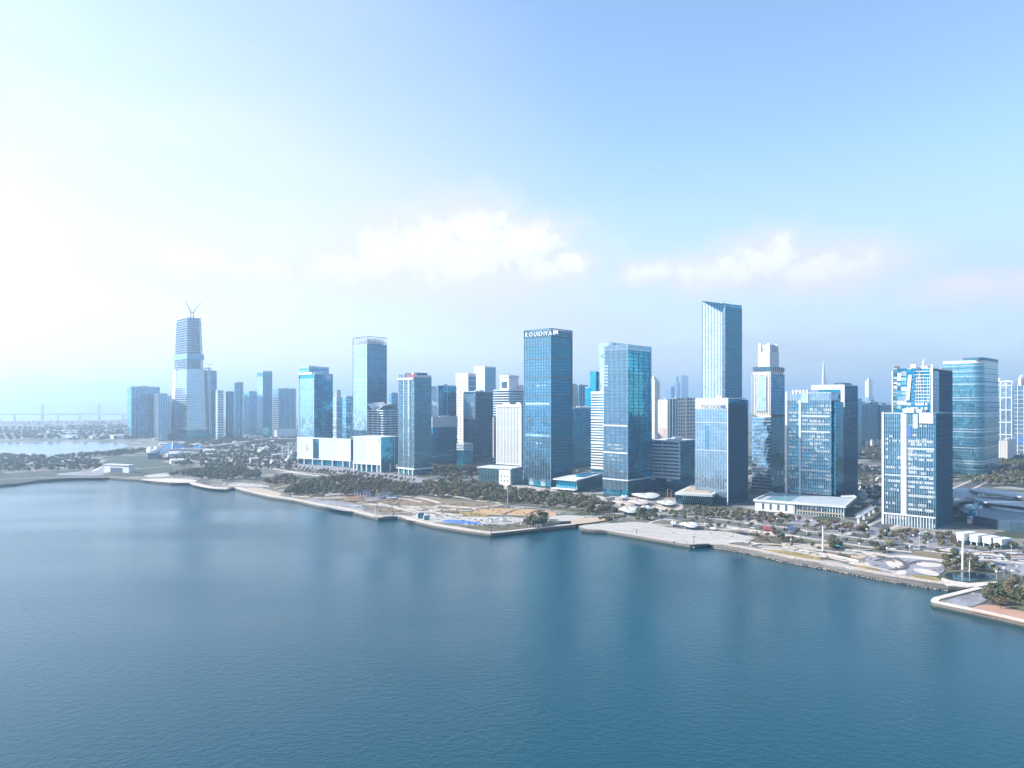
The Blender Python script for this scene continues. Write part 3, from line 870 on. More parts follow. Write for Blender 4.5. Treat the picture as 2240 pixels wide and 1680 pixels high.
t.sign('R', 'comp', 1.2, t.h - 9.5, 8.5, 'signwhite', .6, .95)
t.sign('R', 'TCLI', t.R * .57, t.h - 14, 7, 'signwhite', .6, .85)

# curved white slatted block behind the hall
t = T('curved_block', 'rounded block of white horizontal slats with a curved roof behind the right hand white hall', 805, 838, 871, 888, Z=1330, a=45, cat='building')
n = 14
arc = [(t.R * .5 - math.cos(math.pi * i / n - math.pi * .5) * t.R * .0 + (i / n) * t.R * .0, 0) for i in range(2)]
plan = [(0, t.L), (0, 3), (3, 0), (t.R, 0), (t.R, t.L)]
t.mesh('glass_wall', MB().loft([[(x, y, 0) for x, y in plan], [(x, y, t.h - 6) for x, y in plan]]), 'glass_blue')
z = 4
while z < t.h - 8:
    t.box('white_slat', -.9, t.R + .6, -.9, t.L + .6, z, z + 1.5, 'white'); z += 4.6
for u in (t.L * .33, t.L * .66, t.L * .98): t.fbox('slat_post', 'L', u - .6, u + .6, 0, t.h - 6, .95, 1.4, 'palegrey')
for u in (t.R * .45,): t.fbox('slat_post', 'R', u - .6, u + .6, 0, t.h - 6, .95, 1.4, 'palegrey')
m = MB(); rings = []
for i in range(13):
    f = i / 12; y = t.L * (1 - f) - .5; zz = t.h - 6 + 9 * (2 * f - 1) ** 2 - 3 * f
    rings.append([(-1.5, y, zz + 1.2), (-1.5, y, zz), (t.R + 1, y, zz + 4), (t.R + 1, y, zz + 5.2)])
m.loft(rings); t.mesh('curved_roof', m, 'roofwhite')
t.box('roof_wall', 2, t.R - 1, 2, t.L - 2, t.h - 6, t.h - 3.5, 'glass_deep')
t = simple('small_back_tower', 'small blue tower peeping out left of the tower with red rooftop letters', 851, 856, 870, 860, Z=1700, mat='glass_far', a=38, units=1, finR=(7, .8, .5))

# tower with the red letters
t = T('red_lettered_tower', 'teal glass tower with red and dark rooftop letters beside the white halls', 872.5, 906, 943.5, 818.6, yB=1040, a=43)
hb = t.h - 5
t.body('glass_teal', 0, hb)
t.fins('L', 3.0, .4, .7, M['alu'], z0=9, z1=hb + .3); t.fins('R', 2.2, .22, .3, M['steel'], z0=9, z1=hb + .3)
t.slabs(12, hb - 3, 4.4, .6, .18, M['steel'])
for u in (.28, .34, .62): t.fbox('bright_strip', 'L', t.L * u, t.L * u + 1.6, 9, hb, .72, 1.0, 'glass_silver')
for z_ in range(14): t.fbox('corner_light', 'L', .2, 1.0, 14 + z_ * 11, 16 + z_ * 11, .72, .95, 'signwhite')
t.box('entrance_canopy', -3, t.R + 2, -3, t.L + 2, 9, 11, 'white')
for u in (.05, .3, .6, .95): t.fbox('canopy_column', 'L', t.L * u - .7, t.L * u + .7, 0, 9, .8, 2.0, 'white')
t.box('roof', .5, t.R - .5, .5, t.L - .5, hb - .1, hb + .15, 'roof')
m = MB(); m.box(-.2, t.R + .2, -.2, .4, hb, t.h - 1); m.box(t.R - .4, t.R + .2, .4, t.L, hb, t.h - 1)
t.mesh('crown_screen', m, 'palegrey')
t.box('crown_house', 6, t.R - 4, 5, t.L - 8, hb, t.h + 3, 'steel'); t.box('corner_flag', -.6, 6, 1.2, 5, t.h - .8, t.h + 3.0, 'white')
t.fbox('sign_board', 'L', t.L * .05, t.L + 2, hb - 3.5, hb - .2, .75, 1.2, 'white')
t.sign('L', '78.G', t.L - 1, hb, 5.5, 'signdark', .9, 1.2); t.sign('L', 'NAM', t.L * .42, hb + .5, 5, 'signred', .9, 1.25)

t = simple('blue_office_block', 'blue office block with a pale seam, right of the tower with red letters', 942, 958, 998, 844, Z=1380, mat='glass_deep', a=40, units=2)
t.fbox('pale_edge', 'L', 0, t.L, 0, t.h, .02, .4, 'glass_pale'); t.fins('R', t.R / 2.2, 1.0, .5, M['palegrey'])
t = T('dark_low_block', 'dark blue lower block with a grey top band, right of the tower with red letters', 936, 946, 1000, 913, yB=1018, a=36, cat='building')
t.body('glass_deep'); t.fbox('grey_band', 'R', -.3, t.R + .3, t.h * .79, t.h + .6, .02, .6, 'grey'); t.fbox('grey_band', 'L', -.3, t.L, t.h * .79, t.h + .6, .02, .6, 'grey')
t.fbox('ledge', 'R', -.3, t.R, t.h * .18, t.h * .18 + .9, .05, .6, 'alu'); t.roof('roof', .8, 2, 9)
t.slabs(4.5, t.h * .75, 4.5, .3, .12, M['steel'])

# cream tower with small windows
t = T('cream_tower', 'cream tower with rows of small dark windows and a blue right side', 997, 1024, 1041, 818, Z=1650, a=50)
t.body('cream', name='wall'); t.fbox('blue_side', 'R', .8, t.R + .2, 8, t.h - 6, .02, .5, 'glass_blue')
rnd = random.Random(4)
for r_ in range(24):
    for c in range(4):
        u = t.L * (.12 + .22 * c); zz = 14 + r_ * 6.6
        if zz < t.h - 12 and rnd.random() < .9: t.fbox('window', 'L', u, u + t.L * .1, zz, zz + 3.4, .0, .12, 'window')
for zz in (t.h - 30, t.h - 16): t.fbox('sky_terrace', 'R', .6, t.R + .4, zz, zz + 2, .5, .9, 'palegrey')
for i in range(6): t.box('battlement', -.4, .8, i * t.L / 5.5, i * t.L / 5.5 + 2.5, t.h, t.h + 4, 'cream')
t.roof('roof', 1.5, 2, 3, pm='cream')
t = simple('white_blue_tower', 'pale tower with a white left face and toothed blue right side behind the cream tower', 1037, 1061, 1084.5, 803, Z=2000, mat='glass_blue', a=42, units=0)
t.fbox('white_facade', 'L', .2, t.L, 40, t.h + 4, .02, .5, 'glass_silver')
for i in range(7): t.fbox('crown_tooth', 'R', i * t.R / 7, i * t.R / 7 + t.R / 14, t.h - 1, t.h + 4, -.8, .4, 'palegrey')
t = simple('plain_blue_tower', 'plain blue tower in front of the cream tower, sky mirrored in its upper left face', 1014, 1040, 1077.5, 857, yB=1012, mat='glass_blue', a=41, finR=(3.2, .25, .2), fm='steel', units=2)
t.slabs(4.4, t.h - 3, 8.8, .35, .15, M['steel']); t.fbox('mirror_look_panel', 'L', .2, t.L - .2, t.h * .62, t.h - 4, .03, .3, 'glass_pale')  # paler pane on the upper left puts reflected sky into the glass colour
t = T('white_pavilion', 'small white banded pavilion at the foot of the plain blue tower', 1000, 1014, 1034, 971, yB=1020, a=40, cat='building')
t.body('glass_deep'); t.slabs(t.h * .72, t.h * .98, 3.2, 1.3, .9, M['white']); t.roof('roofwhite', .6, 1, 1)
t = T('pinkish_apartment_tower', 'narrow pinkish apartment tower squeezed between two blue towers', 1076, 1080, 1087, 913, Z=1500, a=42)
t.body('pink', name='wall'); t.slabs(5, t.h - 3, 6, 1.2, .5, M['white']); t.roof('roof', 1, 0)

# balcony tower with crown block
t = T('balcony_tower', 'white tower of wavy balcony bands with a square lantern on top', 1080, 1113, 1147, 853, Z=1480, a=43)
t.body('glass_blue'); t.slabs(6, t.h - 1, 5.2, 1.9, .9, M['white'], 'balcony')
zc = t.zpx(817)
t.box('lantern', t.R * .18, t.R * .8, t.L * .18, t.L * .78, t.h, zc - 3, 'white'); t.box('lantern_glass', t.R * .18 - .4, t.R * .8 + .4, t.L * .3, t.L * .66, t.h + 4, t.h + 18, 'window')
t.box('lantern_cornice', t.R * .15, t.R * .83, t.L * .15, t.L * .81, zc - 8, zc - 5, 'palegrey')
for i in range(6): t.box('battlement', t.R * .18, t.R * .22, t.L * (.18 + i * .105), t.L * (.18 + i * .105) + 2.2, zc - 3, zc + 1, 'grey')
t.box('side_wing', t.R * .75, t.R + 6, 0, t.L * .6, t.h, t.h + 11, 'cream')
t.roof('roof', 1, 0)

# white finned tower
t = T('white_finned_tower', 'white tower of close vertical fins left of the dark lettered tower', 1086.6, 1140.5, 1149, 886, yB=1028, a=38)
t.body('glass_deep', 0, t.h - 1)
t.fins('L', 3.3, 2.1, .55, M['white'], z0=9, z1=t.h - 4, name='white_fin')
t.fins('R', 2.6, .5, .5, M['alu'], z0=9, z1=t.h - 4)
t.fbox('fin_header', 'L', -.8, t.L + .8, t.h - 4, t.h + 1, .0, 1.5, 'white'); t.fbox('fin_base', 'L', -.8, t.L + .8, 7.5, 9, .0, 1.5, 'white')
t.fbox('end_pier', 'L', -1.0, 1.6, 0, t.h - 4, .02, 1.4, 'white'); t.slabs(11, t.h - 6, 4.5, .4, .2, M['grey']); t.roof('roofwhite', 1, 2, 4)
t = T('glass_podium', 'teal glass podium with white roof and white panel left of the dark lettered tower', 1047, 1118, 1143, 1027, yB=1062, a=30, cat='building')
t.body('glass_teal'); t.box('white_roof', -1.2, t.R + .8, -1.2, t.L + 1.2, t.h, t.h + 1.6, 'roofwhite')
t.fbox('white_panel', 'L', t.L * .02, t.L * .36, 0, t.h - 1, .02, .6, 'white')
for i in range(3):
    for j in range(2): t.fbox('panel_window', 'L', t.L * (.09 + .09 * i), t.L * (.12 + .09 * i), 5 + j * 6, 7.5 + j * 6, .6, .7, 'window')
t.fins('L', 2.6, .2, .3, M['alu'], u0=t.L * .38); t.fins('R', 2.6, .25, .3, M['alu'])

# the dark lettered tower
t = T('dark_lettered_tower', 'tall dark blue glass tower with white rooftop letters, nearest the middle of the photo', 1147, 1205, 1251, 718, yB=1067, a=43)
t.body('glass_deep', 0, t.h - 11)
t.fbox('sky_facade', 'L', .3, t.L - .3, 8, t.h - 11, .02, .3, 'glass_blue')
t.fins('L', 2.9, .3, .75, M['alu'], z0=8, z1=t.h - 11.4); t.fins('R', 2.0, .16, .28, M['steel'], z0=8, z1=t.h - 11.4)
t.slabs(12, t.h - 14, 4.6, .45, .16, M['steel'])
for py in (752, 785, 826, 868, 920, 965):
    zz = t.zpx(py); t.slabs(zz, zz, 5, 2.2, .55, M['darkmetal'], 'refuge_floor_band')
for py in (886, 956): t.fbox('bright_band', 'L', 2, t.L - 3, t.zpx(py), t.zpx(py) + 3.2, .32, .6, 'glass_pale')
rnd = random.Random(5)
for i in range(10): 
    u = rnd.uniform(3, t.L * .6); zz = t.zpx(rnd.choice((842, 845, 882, 884, 973)))
    t.fbox('window_blind', 'L', u, u + 1.6, zz, zz + 2, .32, .4, 'blindwhite')
for (x, y) in ((0, 0), (0, t.L), (t.R, 0), (t.R, t.L)): t.box('corner_post', x - .7, x + .7, y - .7, y + .7, 0, t.h, 'steel')
t.box('crown_wall', .8, t.R - .8, .8, t.L - .8, t.h - 11, t.h - 1.5, 'glass_blue')
m = MB(); m.box(-.5, t.R + .5, -.5, .5, t.h - .9, t.h + .3); m.box(-.5, .5, .5, t.L - .5, t.h - .9, t.h + .3); m.box(-.5, t.R + .5, t.L - .5, t.L + .5, t.h - .9, t.h + .3); m.box(t.R - .5, t.R + .5, .5, t.L - .5, t.h - .9, t.h + .3)
t.mesh('crown_rail', m, 'steel')
for i in range(1, 12): t.box('crown_post', -.2, .3, i * t.L / 12, i * t.L / 12 + .4, t.h - 11, t.h - .9, 'alu')
for i in range(1, 10): t.box('crown_post', i * t.R / 10, i * t.R / 10 + .4, -.2, .3, t.h - 11, t.h - .9, 'steel')
t.box('crown_band', -.45, t.R + .45, -.45, t.L + .45, t.h - 12.5, t.h - 11, 'darkmetal')
t.sign('L', 'KOUIOIVAIM', t.L - 2.5, t.h - 9.2, 6.2, 'signwhite', .9, 1.12)
for u in (.18, .62): t.fbox('entrance_portal', 'L', t.L * u, t.L * u + 9, 1, 11, .1, .8, 'glass_pale')
t.box('base_band', -.5, t.R + .5, -.5, t.L + .5, 7.0, 8.2, 'steel')

# blocks in the shade to its right
t = simple('narrow_cream_block', 'narrow cream block edge showing right of the dark lettered tower', 1246, 1251, 1262, 841, Z=1450, mat='cream', a=42, units=0, fl=(6, 1.5, .6), band='white')
t = simple('flat_blue_block', 'flat topped blue block right of the dark lettered tower', 1256, 1266, 1286, 843, Z=1500, mat='glass_blue', a=42, units=1, finR=(6, .8, .5))
t = simple('shaded_blue_block', 'deep blue block in the shade left of the white slatted tower', 1280, 1290, 1322, 848, Z=1400, mat='glass_deep', a=40, units=2, fl=(9, .5, .3), band='steel')
t = simple('stepped_dark_block', 'dark blue stepped block in the shade between the two tallest middle towers', 1240, 1255, 1297, 893, Z=1260, mat='glass_deep', a=38, units=2, fl=(4.5, .35, .2), band='steel')
for i in range(6): t.fbox('roof_sign_bar', 'R', t.R * (.5 + .06 * i), t.R * (.53 + .06 * i), t.h, t.h + 4, -1, -.3, 'white')
t = T('slatted_white_tower', 'tower of close white horizontal slats half hidden by the tapering tower', 1294, 1326, 1352, 857, yB=1034, a=43)
t.body('glass_deep')
z = 5
i = 0
while z < t.h - 2:
    t.box('white_slat', -.8, t.R + .8, -.8, t.L + .8, z, z + (2.2 if i % 9 else 4.4), 'white'); z += 4.4 if i % 9 else 6.6; i += 1
t.roof('roof', 1, 2, 6)
t = T('round_topped_tower', 'pale rounded tower with a curved roofline behind the tapering tower', 1300, 1342, 1378, 747, Z=1350, a=43)
n = 10; plan = []
rr = 16
for i in range(n + 1):
    q = math.pi + (math.pi / 2) * i / n; plan.append((rr + math.cos(q) * rr, rr + math.sin(q) * rr))
plan += [(t.R, 0), (t.R, t.L)]
for i in range(n + 1):
    q = math.pi / 2 + (math.pi / 2) * i / n; plan.append((rr + math.cos(q) * rr, t.L - rr + math.sin(q) * rr))
def top(x, y): return t.h - 9 * (abs(y - t.L * .3) / t.L) ** 1.3
t.mesh('glass_wall', MB().loft([[(x, y, 0) for x, y in plan], [(x, y, top(x, y)) for x, y in plan]]), 'glass_pale')
for zz in (t.zpx(764), t.zpx(810), t.zpx(850)):
    t.mesh('belt', MB().loft([[((x - t.R / 2) * 1.012 + t.R / 2, (y - t.L / 2) * 1.012 + t.L / 2, zz + d) for x, y in plan] for d in (0, 1.2)]), 'alu')
t.box('lower_wing', -3, t.R - 2, t.L - 6, t.L + 8, 0, t.zpx(811), 'glass_deep')
m = MB()
for i in range(20):
    q = 2 * math.pi * i / 20; m.bar((-.4, t.L * .45 + math.cos(q) * 8, t.h - 27 + math.sin(q) * 3), (-.4, t.L * .45 + math.cos(q + .32) * 8, t.h - 27 + math.sin(q + .32) * 3), .7, .7, 4)
t.mesh('oval_logo', m, 'steel')

# tapering tower
t = T('tapering_tower', 'tall slightly tapering glass tower with pale vertical mullions and a dark right face', 1319.5, 1374, 1427, 753.4, yB=1088, a=43)
k = .93
b0 = [(0, 0, 0), (t.R, 0, 0), (t.R, t.L, 0), (0, t.L, 0)]
b1 = [(0, 0, t.h - 7), (t.R * .96, 0, t.h - 7), (t.R * .96, t.L * k, t.h - 7), (0, t.L * k, t.h - 7)]
t.mesh('glass_wall', MB().loft([b0, b1]), 'glass_deep')
t.mesh('sky_facade', MB().loft([[(-.45, .3, 22), (-.02, .3, 22), (-.02, t.L * .985, 22), (-.45, t.L * .985, 22)], [(-.45, .3, t.h - 7), (-.02, .3, t.h - 7), (-.02, t.L * k - .4, t.h - 7), (-.45, t.L * k - .4, t.h - 7)]]), 'glass_blue')
n = 19
for i in range(n + 1):
    f = i / n
    t.mesh('mullion', MB().loft([[(-1.0, f * t.L * .985 - .17, 8), (-.4, f * t.L * .985 - .17, 8), (-.4, f * t.L * .985 + .17, 8), (-1.0, f * t.L * .985 + .17, 8)], [(-1.0, f * t.L * k - .17, t.h), (-.4, f * t.L * k - .17, t.h), (-.4, f * t.L * k + .17, t.h), (-1.0, f * t.L * k + .17, t.h)]]), 'alu')
for i in range(1, 5):
    f = i / 4.5
    t.mesh('mullion', MB().loft([[(f * t.R - .15, -.4, 8), (f * t.R + .15, -.4, 8), (f * t.R + .15, -.02, 8), (f * t.R - .15, -.02, 8)], [(f * t.R * .96 - .15, -.4, t.h - 7), (f * t.R * .96 + .15, -.4, t.h - 7), (f * t.R * .96 + .15, -.02, t.h - 7), (f * t.R * .96 - .15, -.02, t.h - 7)]]), 'steel')
z = 26
while z < t.h - 10:
    f = z / t.h
    t.mesh('floor_band', MB().box(-.6, t.R * (1 - .04 * f) + .1, -.12, t.L * (.985 - (.985 - k) * f), z, z + .5), 'steel'); z += 4.6
t.mesh('crown_screen', MB().loft([[(-.3, -.3, t.h - 6.9), (t.R * .96 + .2, -.3, t.h - 6.9), (t.R * .96 + .2, t.L * k + .2, t.h - 6.9), (-.3, t.L * k + .2, t.h - 6.9)], [(-.3, -.3, t.h), (t.R * .96 + .2, -.3, t.h), (t.R * .96 + .2, t.L * k + .2, t.h), (-.3, t.L * k + .2, t.h)]]), 'glass_mid')
for py in (933, 993): t.fbox('bright_band', 'L', .5, t.L * .96, t.zpx(py), t.zpx(py) + 1.6, 1.02, 1.3, 'white')
for i in range(7): t.fbox('stair_landing', 'L', t.L * .80, t.L * .95, t.zpx(800 + i * 7.2), t.zpx(800 + i * 7.2) + 1.6, .46, .75, 'palegrey')
t.blinds('L', t.L * .2, t.L * .8, 24, 68, 14, 4.6, lambda r, q: .75 if r % 3 else .15, 21, .7, 70)
for o in t.root.children:
    if o.name.startswith('window_blind'): o.location.x = -.56
t.mesh('entrance_arch', MB().loft([[(-.9, t.L * .3, 0), (-.4, t.L * .3, 0), (-.4, t.L * .98, 0), (-.9, t.L * .98, 0)], [(-.9, t.L * .22, 19), (-.4, t.L * .22, 19), (-.4, t.L * .98, 19), (-.9, t.L * .98, 19)]]), 'glass_blue')
t.box('base_belt', -1.2, t.R + .4, -.6, t.L + .3, 20, 21.5, 'palegrey')

# pavilion between them
t = T('wedge_pavilion', 'low wedge pavilion with white roof and dark glass side left of the tapering tower', 1218, 1262, 1325, 1049, yB=1077, a=36, cat='pavilion')
t.mesh('glass_side', MB().loft([[(0, 0, 0), (t.R, 0, 0), (t.R, t.L, 0), (0, t.L, 0)], [(-2, 0, t.h - 2), (t.R, 0, t.h + 2), (t.R, t.L, t.h + 1), (-2, t.L, t.h - 2)]]), 'glass_deep')
t.mesh('white_roof', MB().loft([[(-5, -2, t.h - 1.9), (t.R + 2, -1.5, t.h + 2.1), (t.R + 2, t.L, t.h + 1.1), (-5, t.L + 3, t.h - 1.9)], [(-5, -2, t.h - .4), (t.R + 2, -1.5, t.h + 3.2), (t.R + 2, t.L, t.h + 2.4), (-5, t.L + 3, t.h - .4)]]), 'roofwhite')
t.box('terrace', -9, -.5, -2, t.L + 4, 3.4, 4.4, 'white')
t.fins('L', 4, .4, 1.0, M['white'], z0=4.4, z1=t.h - 2.2); t.box('roof_window', t.R * .3, t.R * .8, t.L * .2, t.L * .5, t.h + 1.0, t.h + 3.6, 'glass_deep')

# hazy towers and flats behind
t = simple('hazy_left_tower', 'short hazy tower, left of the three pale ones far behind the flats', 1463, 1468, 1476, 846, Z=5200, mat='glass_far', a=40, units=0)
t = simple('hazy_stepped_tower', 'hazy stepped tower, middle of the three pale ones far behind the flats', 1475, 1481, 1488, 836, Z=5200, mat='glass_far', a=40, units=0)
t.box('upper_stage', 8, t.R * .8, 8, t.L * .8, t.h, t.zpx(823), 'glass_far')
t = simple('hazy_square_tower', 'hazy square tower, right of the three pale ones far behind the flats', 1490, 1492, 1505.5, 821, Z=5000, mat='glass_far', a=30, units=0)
t = T('spired_cream_tower', 'thin cream tower with a pointed top right of the tapering tower', 1424, 1432, 1443, 834, Z=1650, a=42)
t.body('cream', name='wall'); t.slabs(6, t.h - 3, 7, 1.4, .5, M['white'])
t.mesh('spire', MB().loft([[(0, 0, t.h), (t.R, 0, t.h), (t.R, t.L, t.h), (0, t.L, t.h)], [(t.R * .1, t.L * .5, t.h + 13), (t.R * .3, t.L * .5, t.h + 13), (t.R * .3, t.L * .7, t.h + 13), (t.R * .1, t.L * .7, t.h + 13)]]), 'white')
t = simple('balcony_flats', 'white apartment block with reddish lower balconies behind the striped low office', 1440, 1460, 1472, 875, Z=1500, mat='cream', a=48, fl=(5, 2.2, .9), units=1, band='white')
for i in range(8): t.fbox('balcony_screen', 'L', 3 + i * t.L * .11, 6 + i * t.L * .11, 40, 62, .95, 1.1, 'pink')
t = simple('dark_glass_flats', 'blue glass apartment block between two white ones behind the striped low office', 1465, 1478, 1498, 872, Z=1450, mat='glass_blue', a=44, units=1, finL=(7, 1.2, .6), finR=(7, 1.2, .6))
t = T('window_grid_flats', 'cream apartment block with columns of dark windows behind the striped low office', 1482, 1500, 1523, 872, Z=1400, a=44, cat='tower')
t.body('cream', name='wall')
for r_ in range(14):
    for c in range(3):
        t.fbox('window', 'R', t.R * (.14 + .28 * c), t.R * (.32 + .28 * c), 30 + r_ * 7, 34.5 + r_ * 7, 0, .12, 'window'); t.fbox('window', 'L', t.L * (.14 + .28 * c), t.L * (.3 + .28 * c), 30 + r_ * 7, 34 + r_ * 7, 0, .12, 'window')
t.roof('roofwhite', 1.5, 2, 8, pm='cream')

# low striped office
t = T('striped_low_office', 'low office block of light and dark horizontal stripes between the tapering and finned towers', 1413, 1487, 1525, 965.5, yB=1079, a=38, cat='building')
t.body('glass_deep', 0, t.h - .2); zb = t.h * .28
t.slabs(zb, t.h - 3, 4.6, 2.2, .7, M['palegrey'], 'floor_band', x0=0, x1=.6)
t.slabs(zb + 1.0, t.h - 4, 4.6, .5, .25, M['steel'], 'spandrel')
for f in (0, .5, 1): t.fbox('frame_post', 'L', t.L * f - .6, t.L * f + .6, zb, t.h, .75, 1.3, 'alu')
t.fbox('frame_top', 'L', -.6, t.L + .6, t.h - 1.6, t.h + .6, .75, 1.3, 'alu'); t.fbox('frame_base', 'L', -.6, t.L + .6, zb - 1.2, zb, .75, 1.3, 'alu')
t.roof('roofwhite', .8, 3, 2); t.fins('R', 5, .3, .3, M['steel'], z1=t.h - 1)
for u in (.25, .72): t.fbox('lobby_sign', 'L', t.L * u, t.L * u + 6, zb - 4, zb - 2, .2, .5, 'white')

# tower with the sloping top
t = T('sloped_top_tower', 'tallest middle tower with a diagonal cut roof, sky-lit finned left face and blue right face', 1536.7, 1580.5, 1622.6, 684, Z=1150, a=46)
tc = t.h; ca, sa = math.cos(R_(46)), math.sin(R_(46)); Q = t.R * .13
def at_h(py, x, y): return EYE - LAND + (YH - py) * (t.Z + x * ca + y * sa) / F
tl = at_h(660, 0, t.L); tb = at_h(666, Q, 0); tr = at_h(669.5, t.R, 0); td = min(tl, tr)
vs = [(0, 0, 0), (Q, 0, 0), (t.R, 0, 0), (t.R, t.L, 0), (0, t.L, 0), (0, 0, tc), (Q, 0, tb), (t.R, 0, tr), (t.R, t.L, td), (0, t.L, tl)]
t.mesh('glass_wall', MB().add(vs, [(4, 3, 2, 1, 0), (0, 1, 6, 5), (1, 2, 7, 6), (2, 3, 8, 7), (3, 4, 9, 8), (4, 0, 5, 9), (6, 7, 8), (6, 8, 9), (5, 6, 9)]), 'glass_deep')
t.mesh('sloped_glazing', MB().add([(.2, .3, tc + .25), (Q - .1, .2, tb + .25), (.2, t.L - .3, tl + .25), (.2, .3, tc), (Q - .1, .2, tb), (.2, t.L - .3, tl)], [(0, 1, 2), (3, 5, 4), (0, 3, 4, 1), (1, 4, 5, 2), (2, 5, 3, 0)]), 'glass_blue')
t.mesh('silver_facade', MB().loft([[(-.5, .5, 0), (-.02, .5, 0), (-.02, t.L, 0), (-.5, t.L, 0)], [(-.5, .5, tc + .3), (-.02, .5, tc + .3), (-.02, t.L, tl + .3), (-.5, t.L, tl + .3)]]), 'glass_silver')  # silver glass tone stands in for bright sky reflected on the left face
n = 13
for i in range(n + 1):
    f = i / n
    zt = tc + (tl - tc) * f
    t.fbox('silver_fin', 'L', f * (t.L - .6) + .2, f * (t.L - .6) + .6, 0, zt + .5, .5, 1.1, 'steel' if i % 2 else 'alu')
t.mesh('corner_panel', MB().loft([[(-.3, -.3, 0), (Q, -.35, 0), (Q, -.02, 0), (-.3, .4, 0)], [(-.3, -.3, tc), (Q, -.35, tb), (Q, -.02, tb), (-.3, .4, tc)]]), 'glass_silver')
z = 12
while z < min(tb, tr) - 4:
    t.fbox('floor_band', 'R', t.R * .13, t.R + .3, z, z + .7, .02, .35, 'steel'); z += 4.6
t.fins('R', 3.4, .25, .45, M['steel'], u0=t.R * .13, z1=min(tb, tr) - 2)
t.mesh('roof_rib', MB().bar((0, 0, tc + .6), (0, t.L, tl + .6), .8, .8, 4).bar((Q, 0, tb + .6), (0, t.L, tl + .6), .7, .7, 4).bar((Q, 0, tb + .5), (t.R, 0, tr + .5), .6, .6, 4), 'steel')
for i in range(1, 8):
    f = i / 8; p0 = Vector((0, t.L * f, tc + (tl - tc) * f + .35)); p1 = Vector((Q, 0, tb)).lerp(Vector((0, t.L, tl)), f) + Vector((0, 0, .35))
    t.mesh('roof_glazing_bar', MB().bar(p0, p1, .35, .35, 4), 'alu')
t.box('roof_unit', t.R * .3, t.R * .7, t.L * .3, t.L * .7, td - 1, td + 2.5, 'palegrey')
t.box('refuge_line', -.2, t.R + .5, -.6, t.L, t.zpx(815), t.zpx(815) + 1.2, 'darkmetal')

# finned tower with sign, in front
t = T('finned_office_tower', 'broad tower with close pale fins, a white sign row and a dark right side', 1521.6, 1592.5, 1632, 872, yB=1106, a=42)
zb = t.zpx(1088)
t.body('glass_deep', 0, t.h - 1)
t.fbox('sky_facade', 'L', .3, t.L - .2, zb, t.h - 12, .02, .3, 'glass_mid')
t.fins('L', 2.05, .5, .8, M['alu'], z0=zb, z1=t.h - 12, name='pale_fin'); t.fins('R', 2.05, .3, .7, M['steel'], z0=zb, z1=t.h - 5)
t.slabs(zb + 4, t.h - 14, 4.5, .4, .14, M['steel'])
for py in (926, 988): t.fbox('belt', 'L', .3, t.L - .2, t.zpx(py), t.zpx(py) + 1.0, 1.02, 1.25, 'grey')
t.fbox('dark_bay', 'L', t.L * .55, t.L * .68, t.zpx(985), t.zpx(932), .32, .6, 'glass_deep')
t.fbox('crown_panel', 'L', 0, t.L, t.h - 12, t.h, .02, .6, 'palegrey'); t.fins('L', 2.05, .5, 1.0, M['white'], z0=t.h - 6, z1=t.h, name='crown_fin')
t.fbox('sign_board', 'L', t.L * .1, t.L * .86, t.h - 11.4, t.h - 6.6, .6, .9, 'white')
t.sign('L', 'TUCOODLL', t.L * .82, t.h - 11, 3.9, 'signdark', 1.0, 1.0)
t.fbox('sign_block', 'L', t.L * .11, t.L * .19, t.h - 11, t.h - 7, .9, 1.1, 'bluepaint')
t.box('right_wing', t.R + .2, t.R + 13, 3, t.L - 2, 0, t.h - 1.5, 'glass_deep'); t.roof('roof', 1.0, 3, 12)
t.fbox('corner_edge', 'L', -.5, .4, 0, t.h, .6, 1.3, 'white')
r_ = T('boat_shaped_podium', 'low podium with a white rim and curved blue glass under the finned tower', 1479, 1560, 1590, 1081, yB=1108, a=27, cat='building')
q = r_
n = 10
low = [(q.L * f, 2.5 * math.sin(f * math.pi * .9)) for f in [i / n for i in range(n + 1)]]
m = MB()
lowr = [(-2.0 * 0 + d + 4 * (1 - u / q.L), u, 0) for u, d in low] + [(q.R, q.L, 0), (q.R, 0, 0)]
upr = [(-3.5 - d * .6, u, q.h - 2.5) for u, d in low] + [(q.R, q.L, q.h - 2.5), (q.R, 0, q.h - 2.5)]
m.loft([lowr[::-1], upr[::-1]])
q.mesh('curved_glass', m, 'glass_blue')
q.mesh('white_rim', MB().loft([[(x - (1.2 if x < 1 else 0), y, zz) for x, y, zz in upr[::-1]], [(x - (1.6 if x < 1 else 0), y, zz + 2.5) for x, y, zz in upr[::-1]]]), 'roofwhite')
q.box('roof_deck', 3, q.R - 4, 5, q.L - 5, q.h, q.h + .6, 'sand')
for i in range(1, 18):
    u = q.L * i / 18; d = 2.5 * math.sin(i / 18 * math.pi * .9)
    q.mesh('glazing_bar', MB().bar((d + 4 * (1 - u / q.L) - .15, u, .1), (-3.55 - d * .6, u, q.h - 2.6), .16, .16, 4), 'alu')

